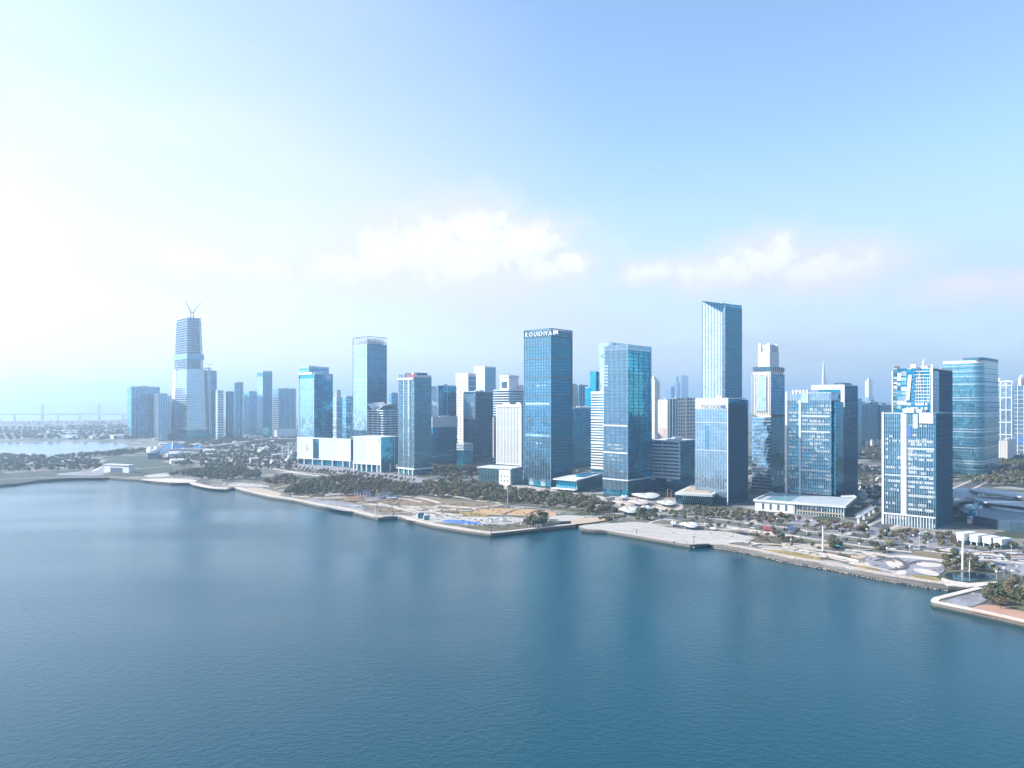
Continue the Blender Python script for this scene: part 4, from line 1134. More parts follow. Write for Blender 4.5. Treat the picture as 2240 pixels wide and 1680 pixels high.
# tiered tower
t = T('tiered_tower', 'stepped stone coloured tower with a square pale crown right of the diagonal topped tower', 1645, 1686, 1716, 803, yB=1082, a=43)
hs = t.h
t.body('glass_stripe', 0, t.zpx(908)); t.body('cream', t.zpx(908), hs, 'upper_wall', 1, 1, t.R - 1, t.L - 1)
t.fbox('blue_side', 'R', 1.2, t.R - .5, 0, hs - 8, .02, .4, 'glass_blue')
t.fbox('glass_bay', 'L', t.L * .25, t.L * .75, t.zpx(900), hs - 12, -.9, .3, 'glass_pale')
t.fins('L', 3.2, .5, .6, M['white'], z0=t.zpx(906), z1=hs - 8)
t.slabs(t.zpx(903), hs - 6, 4.4, .9, .25, M['palegrey'], x0=1, y0=1, x1=t.R - 1, y1=t.L - 1)
t.box('shoulder', -.4, t.R + .3, -.4, t.L + .4, t.zpx(912), t.zpx(908), 'cream')
for i in range(9): t.box('battlement', .2, 1.6, i * (t.L - 3) / 8, i * (t.L - 3) / 8 + 1.8, hs - 5, hs + 1, 'steel')
for i in range(7): t.box('battlement', i * (t.R - 3) / 6 + 2, i * (t.R - 3) / 6 + 3.6, .2, 1.5, hs - 5, hs + 1, 'steel')
z2 = t.zpx(768); z3 = t.zpx(748.5)
a0, a1, b0_, b1_ = t.R * .17, t.R * .83, t.L * .17, t.L * .8
t.box('crown_stage', a0, a1, b0_, b1_, hs, z2, 'palegrey'); t.box('crown_face', a0 - .4, a0 + .2, b0_ + .5, b1_, hs + 1, z2 - 1, 'white')
t.box('crown_top', a0 + 2, a1 - 2, b0_ + 2, b1_ - 2, z2, z3 - 2, 'grey')
for (x, y) in ((a0, b0_), (a0, b1_ - 4), (a1 - 4, b0_), (a1 - 4, b1_ - 4)):
    t.mesh('crown_horn', MB().loft([[(x, y, z2), (x + 4, y, z2), (x + 4, y + 4, z2), (x, y + 4, z2)], [(x + 1.5, y + 1.5, z3), (x + 4, y + 1.5, z3), (x + 4, y + 4, z3), (x + 1.5, y + 4, z3)]]), 'white')
t.blinds('L', 1, t.L - 1, t.zpx(985), t.zpx(925), 14, 4.4, lambda r, q: .75, 31, .8, 110)
t.fbox('canopy', 'L', -1, t.L + 1, t.zpx(1026), t.zpx(1026) + 1.5, .02, 2.2, 'white')

# right front tower with blinds
t = T('blind_dotted_tower', 'broad office tower dotted with white blinds standing on a long white podium', 1721.6, 1818, 1838, 858, yB=1106, a=41)
t.body('glass_office', 0, t.h - 9)
t.box('crown_core', 1.2, t.R - .5, 2, t.L - 3, t.h - 9, t.h - 1.4, 'glass_pale')
t.fins('L', 2.0, .32, .7, M['alu'], z0=0, z1=t.h - 9.4); t.fins('R', 3, .25, .3, M['steel'], z1=t.h - 9.4)
t.slabs(5, t.h - 13, 4.4, .7, .22, M['steel'])
t.blinds('L', t.L * .02, t.L * .66, 10, t.h - 14, 26, 4.4, lambda r, q: (.9, .15, .5, .3, .6, .1, .8)[(r * 5) % 7], 41, .85, 220, .45)
t.blinds('L', t.L * .72, t.L * .97, 10, t.h - 14, 9, 4.4, lambda r, q: (.8, .1, .3, .2, .2, .1, .5)[(r * 5) % 7], 43, .85, 70, .45)
for o in [c for c in t.root.children if c.name.startswith('window_blind')]: o.location.x = -.3
for py in (912, 947, 1033): t.fbox('bright_band', 'L', 1, t.L * .7, t.zpx(py), t.zpx(py) + 1.6, .24, .5, 'white')
t.fbox('service_strip', 'L', t.L * .67, t.L * .715, 0, t.h - 9, .72, 1.1, 'palegrey'); t.fbox('edge_frame', 'L', t.L - .8, t.L + 1.2, 0, t.h + 1.2, .6, 1.6, 'white')
t.fbox('light_pane', 'L', t.L * .5, t.L * .66, t.h - 12, t.h, .75, 1.0, 'glass_silver')
t.fins('L', 2.0, .3, .6, M['alu'], z0=t.h - 9, z1=t.h + .3, name='crown_post')
t.box('corner_bay', t.R * .15, t.R + .6, -3.5, -.3, 0, t.h - 11, 'glass_deep')
m = MB(); m.box(-.4, .4, .4, t.L * .5, t.h - 1.3, t.h + .4); m.box(-.4, t.R, -.4, .4, t.h - 1.3, t.h + .4); t.mesh('crown_rail', m, 'alu')
t.roof('roof', .8, 4, 15, z=t.h - 9)
for i in range(5): t.box('roof_unit', 5, 9, t.L * (.55 + .08 * i), t.L * (.55 + .08 * i) + 2.4, t.h - 1.2, t.h + 3.0, 'white')
t = T('white_framed_tower', 'dark teal tower with a white roof frame joined behind the blind dotted tower', 1790, 1846, 1876, 843, Z=850, a=41)
t.body('glass_deep'); t.slabs(6, t.h - 8, 4.6, .4, .18, M['steel']); t.fins('R', 3.2, .2, .3, M['steel'])
t.box('white_frame', -1.2, .8, -1, t.L + 8, t.h - 5, t.h + .8, 'white'); t.box('white_frame', -1.2, .6, -1.0, 3.2, t.h - 26, t.h - 5, 'white')
t.roof('roof', 1, 2, 16); t.box('roof_house', t.R * .2, t.R * .8, 4, t.L * .5, t.h, t.h + 3.5, 'darkmetal')
rnd = random.Random(9)
for i in range(40):
    zz = 60 + rnd.random() * (t.h - 80); u = rnd.uniform(1, t.R * .7); t.fbox('window_blind', 'R', u, u + rnd.uniform(2, 6), zz, zz + .7, .2, .3, 'blindwhite')
t = T('long_white_podium', 'long low white podium with dark slits and a glazed right end', 1652, 1846, 1870, 1108, yB=1132, a=33, cat='building')
t.body('glass_office', 0, t.h - 1.2); t.box('roof', -.6, t.R - 1, .2, t.L - .5, t.h - 1.2, t.h - .3, 'grey')
m = MB(); m.box(-2.5, .6, -2.0, t.L + 1.5, t.h - 1.2, t.h + 1.0); m.box(.6, t.R + 1, -2.0, 0, t.h - 1.2, t.h + 1.0); m.box(.6, t.R + 1, t.L - .4, t.L + 1.5, t.h - 1.2, t.h + 1.0); t.mesh('white_roof_rim', m, 'roofwhite')
t.box('roof_pool', 4, t.R - 6, t.L * .62, t.L - 8, t.h - .3, t.h - .1, 'teal_dull')
t.fbox('white_wall', 'L', t.L * .55, t.L, 0, t.h - 1.2, .02, 1.0, 'white')
for i in range(4): t.fbox('slit_window', 'L', t.L * (.62 + .09 * i), t.L * (.62 + .09 * i) + 2.4, 2, t.h - 3, 1.0, 1.1, 'window')
t.fins('L', 2.6, .6, .8, M['white'], u1=t.L * .54, z1=t.h - 1.2)
t.sign('L', 'WBPARM', t.L * .52, 4.5, 4.2, 'signdark', 1.2, 1.1)
t.fbox('shop_band', 'L', 2, t.L * .5, 2.6, 4.0, .85, 1.6, 'sand')
t.mesh('pointed_canopy', MB().loft([[(t.R - 2, -2.2, t.h + .2), (t.R + 12, 2, t.h + .6), (t.R - 2, 14, t.h + .2)], [(t.R - 2, -2.2, t.h + 1.4), (t.R + 12, 2, t.h + 1.6), (t.R - 2, 14, t.h + 1.4)]]), 'roofwhite')

# hazy spires behind
t = T('white_spire', 'thin white hazy spire far behind the blind dotted tower', 1794, 1802, 1813, 848, Z=3600, a=42)
zt = t.zpx(789)
t.mesh('tower_shaft', MB().loft([[(0, 0, 0), (t.R, 0, 0), (t.R, t.L, 0), (0, t.L, 0)], [(t.R * .1, t.L * .1, t.h), (t.R * .9, t.L * .1, t.h), (t.R * .9, t.L * .9, t.h), (t.R * .1, t.L * .9, t.h)]]), 'white')
t.mesh('tapering_spire', MB().loft([[(t.R * .12, t.L * .3, t.h), (t.R * .85, t.L * .2, t.h), (t.R * .85, t.L * .8, t.h), (t.R * .12, t.L * .8, t.h)], [(t.R * .35, t.L * .55, zt), (t.R * .42, t.L * .55, zt), (t.R * .42, t.L * .7, zt), (t.R * .35, t.L * .7, zt)]]), 'white')
for i in range(7):
    zz = t.h + (zt - t.h) * i / 8; k = 1 - i / 8
    t.box('spire_ring', t.R * (.36 - .26 * k), t.R * (.42 + .45 * k), t.L * (.55 - .3 * k), t.L * (.7 + .12 * k), zz, zz + 3, 'palegrey')
t = T('white_stepped_tower', 'hazy white stepped tower far behind the dark cluster', 1890, 1900, 1913, 868, Z=3000, a=42)
t.body('glass_pale'); t.box('upper_stage', t.R * .1, t.R * .75, t.L * .1, t.L * .9, t.h, t.zpx(832), 'white'); t.box('top_fin', t.R * .1, t.R * .4, t.L * .1, t.L * .4, t.zpx(832), t.zpx(826), 'white'); t.box('top_fin', t.R * .5, t.R * .75, t.L * .5, t.L * .8, t.zpx(832), t.zpx(827), 'palegrey')
t.slabs(30, t.zpx(835), 22, 4, -1.0, M['palegrey']) if False else None

# dark cluster
for i, (x0, xc, x1, yt, lab) in enumerate(((1872, 1884, 1900, 884, 'lowest dark blue block, left end of the shaded cluster'), (1889, 1902, 1921, 880, 'dark blue block with a stepped roof in the middle of the shaded cluster'),
                                      (1910, 1926, 1950, 886, 'dark blue block at the right end of the shaded cluster'))):
    t = simple('shaded_block', lab, x0, xc, x1, yt, Z=1750 + 60 * i, mat='glass_deep', a=42, fl=(6, .8, .4), finR=(7, 1, .5), band='steel', fm='steel', units=2, seed=i, cat='building')
    t.box('stair_head', t.R * .3, t.R * .7, t.L * .3, t.L * .7, t.h, t.h + 6, 'steel')
simple('curved_background_tower', 'rounded blue tower showing between the blind dotted tower and the shaded cluster', 1857, 1864, 1885, 872, Z=1450, mat='glass_deep', a=40, fl=(5, .5, .3), band='steel', units=0)
for i in range(7):
    x = 1876 + i * 10.5
    t = simple('white_town_house', 'house', x - 4, x, x + 5, 962 + (i * 7) % 5, yB=981 + (i * 5) % 4, mat='cream', a=42, par=.8, units=1, seed=i, cat='house', group='white houses among the trees')
    t.fbox('window', 'L', 4, 9, 5, 9, .02, .2, 'window')
    t.root['label'] = ('leftmost', 'second from left', 'third from left', 'middle', 'third from right', 'second from right', 'rightmost')[i] + ' small white house in the row among trees, behind the right towers'

# the broken mirrored tower
t = T('mirror_faced_tower', 'tower with a broken mirrored facade of tilted panels and exposed white frames', 1953, 2040, 2083, 800, Z=735, a=43)
zb = t.zpx(905)
t.body('glass_deep', 0, t.h - 3); t.fins('R', 2.3, .2, .35, M['steel'], z1=t.h - 3)
t.slabs(8, t.h - 6, 4.4, .5, .12, M['steel'])
rnd = random.Random(77)
t.fbox('corner_glass', 'R', .2, t.R * .26, 4, t.h - 5, .4, 1.0, 'glass_blue'); t.fbox('dark_pane', 'R', .4, t.R * .24, t.h - 14, t.h - 6, 1.0, 1.15, 'glass_deep')
def panel(u0, u1, z0, z1, mat, tx=0, name='mirror_look_panel', d=.5, sk=0.0):
    """a tilted pane on the water side; tx leans its far end outwards"""
    m = MB()
    m.loft([[(-d - .3, u0, z0), (-d, u0, z0), (-d - tx, u1, z0), (-d - .3 - tx, u1, z0)], [(-d - .3, u0 + sk, z1), (-d, u0 + sk, z1), (-d - tx, u1 + sk, z1), (-d - .3 - tx, u1 + sk, z1)]])
    return t.mesh(name, m, mat)
W = t.L
hh = t.h - 4 - zb
cols = [(.64, .78), (.78, .88), (.88, .995)]
for r_ in range(9):
    for c, (a_, b_) in enumerate(cols):
        z0 = zb + 4 + hh * (r_ / 9.0) + rnd.uniform(-.6, .6); z1 = z0 + hh / 9 - rnd.uniform(.3, 1.6)
        panel(W * a_ + .15, W * b_ - .15, z0, z1, rnd.choice(('glass_pale', 'glass_blue', 'glass_silver', 'white', 'glass_pale', 'glass_teal')), rnd.uniform(-.2, 1.0))
for r_ in range(9):
    panel(W * .9, W * .99, zb + 5 + hh * r_ / 9, zb + 6.2 + hh * r_ / 9, 'darkmetal', .2, 'dark_ledge', 1.6)
panel(W * .56, W * .655, zb + 14, t.h - 9, 'palegrey', .3, 'white_leaning_panel', 1.5, -W * .06)
panel(W * .44, W * .56, zb + 8, t.h - 2, 'glass_blue', -.5, 'blue_leaning_panel', .8, -W * .03)
for r_ in range(10):
    z0 = zb + 13 + hh * .075 * r_; t.fbox('frame_beam', 'L', W * .06, W * (.40 + .05 * rnd.random()), z0, z0 + .7, .5, 1.1, 'white')
for c in range(6):
    u = W * (.08 + .065 * c); t.mesh('frame_post', MB().bar((-.8, u + rnd.uniform(-1, 1), zb + 11), (-.8, u + rnd.uniform(-1.5, 1.5), t.h - 3 - rnd.random() * 10), .3, .3, 4), 'white')
for i in range(5):
    u = W * rnd.uniform(.1, .36); t.mesh('frame_brace', MB().bar((-.9, u, zb + 16 + i * 8), (-.9, u + rnd.uniform(-7, 7), zb + 24 + i * 8), .22, .22, 4), 'alu')
panel(W * .24, W * .34, t.h - 27, t.h - 2, 'darkmetal', -.5, 'dark_pane', .7, W * .05)
t.fbox('edge_frame', 'L', -.6, W * .035, zb, t.h + 1, .3, 1.4, 'white'); t.fbox('edge_frame', 'L', W * .985, W + .6, zb, t.h - 4, .3, 1.3, 'white')
t.blinds('L', W * .12, W * .78, zb + 2.5, zb + 12, 24, 4.6, lambda r, q: 1.0, 51, .95, 60, .62)
for o in [c for c in t.root.children if c.name.startswith('window_blind')]: o.location.x = -.8
t.roof('roof', 1.0, 2, 20, z=t.h - 3)
t.box('roof_pod', 2, 8, W * .42, W * .56, t.h - 3, t.h + 2.4, 'cream'); t.box('roof_pod', 1, 5, W * .86, W * .97, t.h - 3, t.h + .8, 'wood')
t.mesh('roof_mast', MB().bar((3, W * .24, t.h - 3), (3, W * .24, t.h + 6), .9, .7, 6).bar((3, W * .24, t.h + 6), (3, W * .24, t.h + 9), .3, .1, 5).box(1.5, 4.5, W * .24 - 1.3, W * .24 + 1.3, t.h + 3.6, t.h + 4.4), 'white')
t.box('roof_rail', t.R * .4, t.R, -.2, .6, t.h - 2, t.h - .8, 'white')

t = T('white_striped_tower', 'nearest tower with one broad white vertical strip and rows of white blinds', 1933, 2047, 2083, 905, yB=1158, a=43)
t.body('glass_office', 0, t.h - .5)
W = t.L
t.fins('L', 1.9, .3, .6, M['alu'], z0=0, z1=t.h - .6); t.fins('R', 2.0, .2, .4, M['steel'], z1=t.h - .6)
t.slabs(11, t.h - 5, 4.25, .6, .2, M['steel'])
t.fbox('white_strip', 'L', W * .545, W * .655, 10, t.h - .3, .62, 1.3, 'palegrey')
t.blinds('L', W * .03, W * .53, 14, t.h - 20, 26, 4.25, lambda r, q: (1.0, .7, .25, .8, .15, .6)[(r * 5) % 6], 61, .9, 240, .55)
t.blinds('L', W * .67, W * .95, 14, t.h - 20, 9, 4.25, lambda r, q: (.95, .5, .2, .6, .1, .4)[(r * 5) % 6], 62, .85, 56, .5)
for o in [c for c in t.root.children if c.name.startswith('window_blind')]: o.location.x = -.28
t.fbox('bright_band', 'L', 1, W * .53, t.zpx(985), t.zpx(985) + 1.5, .64, .8, 'palegrey'); t.fbox('bright_band', 'L', W * .1, W * .97, t.zpx(1046), t.zpx(1046) + 1.1, .64, .8, 'palegrey')
t.fbox('edge_frame', 'L', W - .5, W + 1.3, 0, t.h + 1.2, .3, 1.5, 'white'); t.fbox('edge_frame', 'L', -.4, .5, 0, t.h, .64, 1.1, 'steel')
t.fbox('base_frame', 'L', 0, W, 10, 11.2, .64, 1.4, 'white'); t.fins('L', 2.4, .5, 1.0, M['white'], z0=0, z1=10, name='base_post')
t.fbox('crown_box', 'L', W * .04, W * .30, t.h - 9, t.h + .8, .64, 1.6, 'white')
t.fbox('grey_panel', 'L', W * .33, W * .42, t.h - 14, t.h - .5, .64, 1.0, 'grey'); t.fbox('blue_window_group', 'L', W * .45, W * .535, t.h - 22, t.h - 11, .64, .9, 'bluepaint')
t.fbox('crown_rail', 'L', W * .6, W, t.h - .3, t.h + .6, .3, 1.0, 'palegrey')
t.roof('roof', .8, 3, 22, pm='steel')

# rounded tower at right
t = T('rounded_banded_tower', 'broad rounded glass tower with flowing horizontal bands near the right edge', 2060, 2150, 2186, 788, yB=1040, a=47)
rr = 15; n = 8; plan = []
for i in range(n + 1):
    q = math.pi + (math.pi / 2) * i / n; plan.append((rr + math.cos(q) * rr, rr + math.sin(q) * rr))
plan += [(t.R, 0), (t.R, t.L), (0, t.L)]
cxp, cyp = t.R / 2, t.L / 2
def pl(z):
    f = z / t.h; k = 1.0 - .05 * max(0, f - .55) / .45 - .03 * (1 - f)
    return [(cxp + (x - cxp) * k, cyp + (y - cyp) * k) for x, y in plan]
NZ = 8
t.mesh('glass_wall', MB().loft([[(x, y, t.h * i / NZ) for x, y in pl(t.h * i / NZ)] for i in range(NZ + 1)]), 'glass_teal')
z = 8; rnd = random.Random(3)
while z < t.h - 4:
    k = rnd.uniform(1.004, 1.014); th = rnd.choice((.5, .8, 1.3, 1.8))
    t.mesh('floor_band', MB().loft([[(cxp + (x - cxp) * k, cyp + (y - cyp) * k, zz) for x, y in pl(zz)] for zz in (z, z + th)]), 'alu' if rnd.random() < .6 else 'steel'); z += 4.3
t.mesh('white_crown', MB().loft([[(cxp + (x - cxp) * 1.006, cyp + (y - cyp) * 1.006, zz + (0 if j else 0)) for x, y in pl(t.h)] for j, zz in enumerate((t.h - 4, t.h + .5))]), 'white')
t.mesh('roof_cap', MB().loft([[(x, y * .5, t.h + .5) for x, y in pl(t.h)], [(x, y * .5, t.h + 5) for x, y in pl(t.h)]]), 'steel')
t.mesh('egg_lobby', MB().loft([[(-3 + 5 * 0, cyp * .5 + math.cos(q) * 1, 0) for q in (0, 2, 4)], [(-3, cyp * .5 + math.cos(q), 1) for q in (0, 2, 4)]]), 'white') if False else None

# framed towers at the right edge
t = T('grid_framed_tower', 'pale tower with a bold white square frame grid at the right edge', 2176, 2214, 2224, 834, Z=1550, a=40)
t.body('glass_pale'); 
for i in range(4): t.fbox('frame_post', 'L', i * (t.L - 1.6) / 3, i * (t.L - 1.6) / 3 + 1.6, 0, t.h, .02, 1.6, 'white')
for i in range(6): t.fbox('frame_beam', 'L', -.5, t.L + .5, 18 + i * 27, 20 + i * 27, .1, 1.8, 'white')
t.fbox('frame_beam', 'L', -.5, t.L + .5, t.h - 1.5, t.h + 1, .1, 1.8, 'white'); t.roof('roofwhite', 1, 2, 1); t.slabs(6, t.h - 4, 4.6, .3, .1, M['alu'])
t.box('roof_tank', 3, 12, t.L * .7, t.L * .95, t.h, t.h + 8, 'white')
t = T('round_headed_tower', 'pale tower with a rounded white head cut off by the right edge', 2219, 2246, 2262, 843, Z=1500, a=40)
t.body('glass_pale', 0, t.h); t.slabs(6, t.h - 3, 9, .8, .3, M['white'])
z4 = t.zpx(817); ring = lambda k, z: [(t.R / 2 + math.cos(q) * t.R * .5 * k, t.L / 2 + math.sin(q) * t.L * .5 * k, z) for q in [R_(30 * i) for i in range(12)]]
t.mesh('rounded_head', MB().loft([ring(.9, t.h), ring(.9, t.h + (z4 - t.h) * .6), ring(.7, t.h + (z4 - t.h) * .9), ring(.3, z4)]), 'white')
t.fbox('frame_post', 'L', t.L * .2, t.L * .2 + 1.2, 0, t.h, .02, 1.2, 'white'); t.fbox('frame_post', 'L', t.L * .7, t.L * .7 + 1.2, 0, t.h, .02, 1.2, 'white'); t.fbox('blue_advert', 'L', t.L * .3, t.L * .95, 30, 44, .02, .6, 'bluepaint')
t = simple('finned_low_block', 'low cream block with vertical fins below the grid framed tower', 2183, 2203, 2222, 965, yB=1013, mat='cream', a=42, finL=(3.2, .9, .9), finR=(3.2, .9, .9), fm='white', cat='building')

# station-like building with sweeping white roofs at the right edge
bx, by = gp(2150, 1120)
H0 = root('station_hall', 'low hall with sweeping white leaf shaped roofs over dark glass beside the nearest tower', 'hall', (bx, by, LAND))
def leaf(name, px_pts, z, th, mat, sag=2.0):
    pts = [(gp(x, y, LAND + z)) for x, y in px_pts]
    pts = ccw([(x - bx, y - by) for x, y in pts]); pts = chaikin(pts, 2, True)
    return link(name, slab_mesh(name, pts, z - th, z), M[mat], H0)
leaf('roof_leaf', [(2084, 1066), (2120, 1068), (2140, 1075), (2116, 1085), (2084, 1097)], 17, 1.6, 'roofwhite')
leaf('roof_leaf', [(2112, 1069), (2150, 1068), (2200, 1074), (2330, 1090), (2330, 1099), (2200, 1081), (2140, 1076)], 20, 1.4, 'roofwhite')
leaf('roof_leaf', [(2124, 1090), (2150, 1086), (2200, 1090), (2330, 1104), (2330, 1120), (2200, 1102), (2150, 1098)], 14, 1.2, 'palegrey')
leaf('roof_leaf', [(2155, 1107), (2200, 1105), (2330, 1116), (2330, 1126), (2200, 1116)], 10, 1.0, 'palegrey')
leaf('hall_body', [(2096, 1090), (2330, 1110), (2330, 1150), (2190, 1140), (2096, 1120)], 9, 9, 'darkmetal')
leaf('terrace_body', [(2110, 1102), (2150, 1104), (2150, 1112), (2110, 1110)], 11, 4, 'palegrey')
sx, sy = gp(2226, 1093, LAND + 12); m = MB()
rings = []
for i in range(7):
    q = math.pi * i / 6; rings.append([(sx - bx + math.cos(a) * 3.6 * math.sin(q + .001), sy - by + math.sin(a) * 3.6 * math.sin(q + .001), 14 - math.cos(q) * 4.6) for a in [R_(30 * j) for j in range(12)]])
link('white_dome', m.loft(rings).mesh('white_dome', True), M['white'], H0)
t = T('glass_wedge_kiosk', 'curved glass entrance with a red banner in front of the low hall', 2116, 2136, 2154, 1116, yB=1148, a=36, cat='pavilion')
t.mesh('curved_glass', MB().loft([[(0, 0, 0), (t.R, 0, 0), (t.R, t.L, 0), (0, t.L, 0)], [(0, 0, 6), (t.R, 0, 6), (t.R, t.L, 6), (0, t.L, 6)], [(2, 0, 10), (t.R, 0, 10), (t.R, t.L, 10), (3, t.L, 10)], [(5, 1, t.h), (t.R, 1, t.h), (t.R, t.L - 3, t.h), (6, t.L - 3, t.h)]]), 'glass_teal')
t.fbox('red_banner', 'L', 2, t.L * .5, .6, 5.4, .05, .3, 'signred'); t.fbox('pale_banner', 'L', t.L * .5 + .3, t.L, .6, 5, .05, .3, 'palegrey')
t.fins('L', 3, .25, .2, M['alu'], z1=6); t.mesh('edge_rib', MB().bar((-.2, -.3, 0), (-.2, -.3, 6), .35, .35, 5).bar((-.2, -.3, 6), (5, .7, t.h), .35, .35, 5), 'white')

# white box tents on the teal base
for i, (x0, xc, x1, lab) in enumerate(((2090, 2108, 2135, 'first'), (2123, 2138, 2160, 'second'), (2152, 2166, 2186, 'third'), (2176, 2190, 2214, 'last'))):
    t = T('white_box_tent', ('large white box canopy with dark seams, leftmost on the teal base', 'white box canopy second from the left on the teal base', 'white box canopy with a rounded corner, third from the left on the teal base', 'white box canopy at the right end of the teal base')[i],
          x0, xc, x1, 1168 + i * 4.2, yB=1191 + i * 3.2, a=66, cat='canopy', L=6, R=(16, 12.5, 11.5, 13)[i])
    t.box('canopy_box', -.5, t.R + .5, -.5, t.L, 2.9, t.h, 'white')
    for u in (.1, t.R - .7): t.box('post', u, u + .6, .2, .8, 0, 3.4, 'palegrey'); t.box('post', u, u + .6, t.L - 1, t.L - .4, 0, 3.4, 'palegrey')
    t.box('glass_front', .8, t.R - .8, .5, 1.0, 0, 3.4, 'teal'); t.box('seam', t.R * .5, t.R * .5 + .25, -.6, -.5, 3.4, t.h, 'grey'); t.box('roof_edge', -.7, t.R + .7, -.7, t.L + .2, t.h, t.h + .3, 'roofwhite')

# ------------------------------------------------------------------ ground details: roads, paths, plots
def cpt(px):
    """index range helper: coast point traced nearest to column px"""
    return min(range(len(COAST)), key=lambda i: abs(COAST[i][0] - px) + (1000 if i > 26 and px < 1200 else 0))


def csub(a, b):
    return [coast[i] for i in range(a, b + 1)]


iA = COAST.index((513, 1071.6)); iB = COAST.index((1073.4, 1175)); iC = COAST.index((1260, 1154.5))
iD = COAST.index((1565, 1200.6)); iE = COAST.index((2074, 1293)); iF = COAST.index((2136, 1295.8)); iG = COAST.index((2240, 1374))
ribbon('promenade', csub(iA, iB), 8.5, 'paving_warm', .35, smooth=1, world=True, off=4.6)
ribbon('promenade_edge', csub(iA, iB), 1.1, 'cap', .8, smooth=1, world=True, off=.7)
ribbon('quay_wall', csub(iB, iC), 4.2, 'cap', .5, smooth=1, world=True, off=2.2)
ribbon('quay_wall', csub(iF, iG), 4.0, 'cap', .6, smooth=0, world=True, off=2.0)
ribbon('promenade', csub(iD, iE), 6.5, 'paving_warm', .4, smooth=1, world=True, off=8.0)
ribbon('promenade_edge', csub(iE, iF), 5.0, 'cap', .5, smooth=0, world=True, off=2.8)
iP = COAST.index((1266, 1157)); 
sheet('plaza', [(1266, 1150), (1316, 1146.5), (1381, 1143), (1405, 1143), (1448, 1149), (1460, 1156), (1545, 1162), (1587, 1163), (1620, 1170), (1652, 1178), (1640, 1186), (1594, 1189), (1592, 1193), (1560, 1192), (1552, 1190), (1509, 1192), (1457, 1183), (1392, 1172), (1327, 1160), (1280, 1158)], 'paving', .5, smooth=1)
for x0, y0, x1, y1 in ((1330, 1158, 1540, 1172), (1370, 1150, 1560, 1166), (1420, 1172, 1600, 1180)):
    ribbon('plaza_seam', [(x0, y0), ((x0 + x1) / 2, (y0 + y1) / 2 + 3), (x1, y1)], .8, 'paving_lilac', .53)

# boulevard
BL = [(400, 1004), (500, 1012), (572, 1021), (700, 1034), (790, 1044), (900, 1057), (1040, 1075), (1200, 1095), (1320, 1112), (1440, 1129), (1524, 1136), (1609, 1147), (1680, 1156), (1775, 1170), (1865, 1183), (1950, 1195), (2060, 1206), (2240, 1224), (2500, 1250)]
_, blp = ribbon('road', BL, 26, 'asphalt', .05)
ribbon('median_strip', blp, 3.0, 'lawn', .25, smooth=0, world=True)
for o in (9, -9, 4.6, -4.6): ribbon('lane_line', blp, .35, 'white', .065, smooth=0, world=True, off=o)
for o in (16.5, -16.5): ribbon('pavement', blp, 6, 'paving', .18, smooth=0, world=True, off=o)
for (px, py) in ((1655, 1128), (1898, 1165), (1345, 1090), (1020, 1052), (868, 1036)):
    p = Vector(gp(px, py)); d = Vector((math.sin(R_(42)), math.cos(R_(42))))
    pts = [tuple(p - d * 35), tuple(p + d * 120), tuple(p + d * 420), tuple(p + d * 900)]
    ribbon('side_street', pts, 15, 'asphalt', None, smooth=0, world=True)
    ribbon('pavement', pts, 4, 'paving', None, smooth=0, world=True, off=10.5)
    ribbon('pavement', pts, 4, 'paving', None, smooth=0, world=True, off=-10.5)
sheet('forecourt', [(1040, 1062), (1140, 1060), (1215, 1072), (1320, 1086), (1330, 1098), (1230, 1088), (1130, 1077), (1040, 1068)], 'paving')
sheet('forecourt', [(640, 1012), (770, 1024), (880, 1040), (930, 1046), (925, 1054), (800, 1040), (650, 1024)], 'paving_lilac')
sheet('forecourt', [(1345, 1082), (1480, 1090), (1500, 1112), (1470, 1120), (1400, 1118), (1345, 1104)], 'paving_warm', smooth=1)
sheet('forecourt', [(1640, 1120), (1720, 1130), (1880, 1148), (1950, 1160), (2060, 1170), (2100, 1180), (2070, 1192), (1940, 1178), (1800, 1155), (1650, 1134)], 'paving_lilac')
sheet('car_park', [(2060, 1196), (2240, 1208), (2400, 1225), (2400, 1290), (2240, 1262), (2180, 1240), (2090, 1216)], 'paving_lilac')

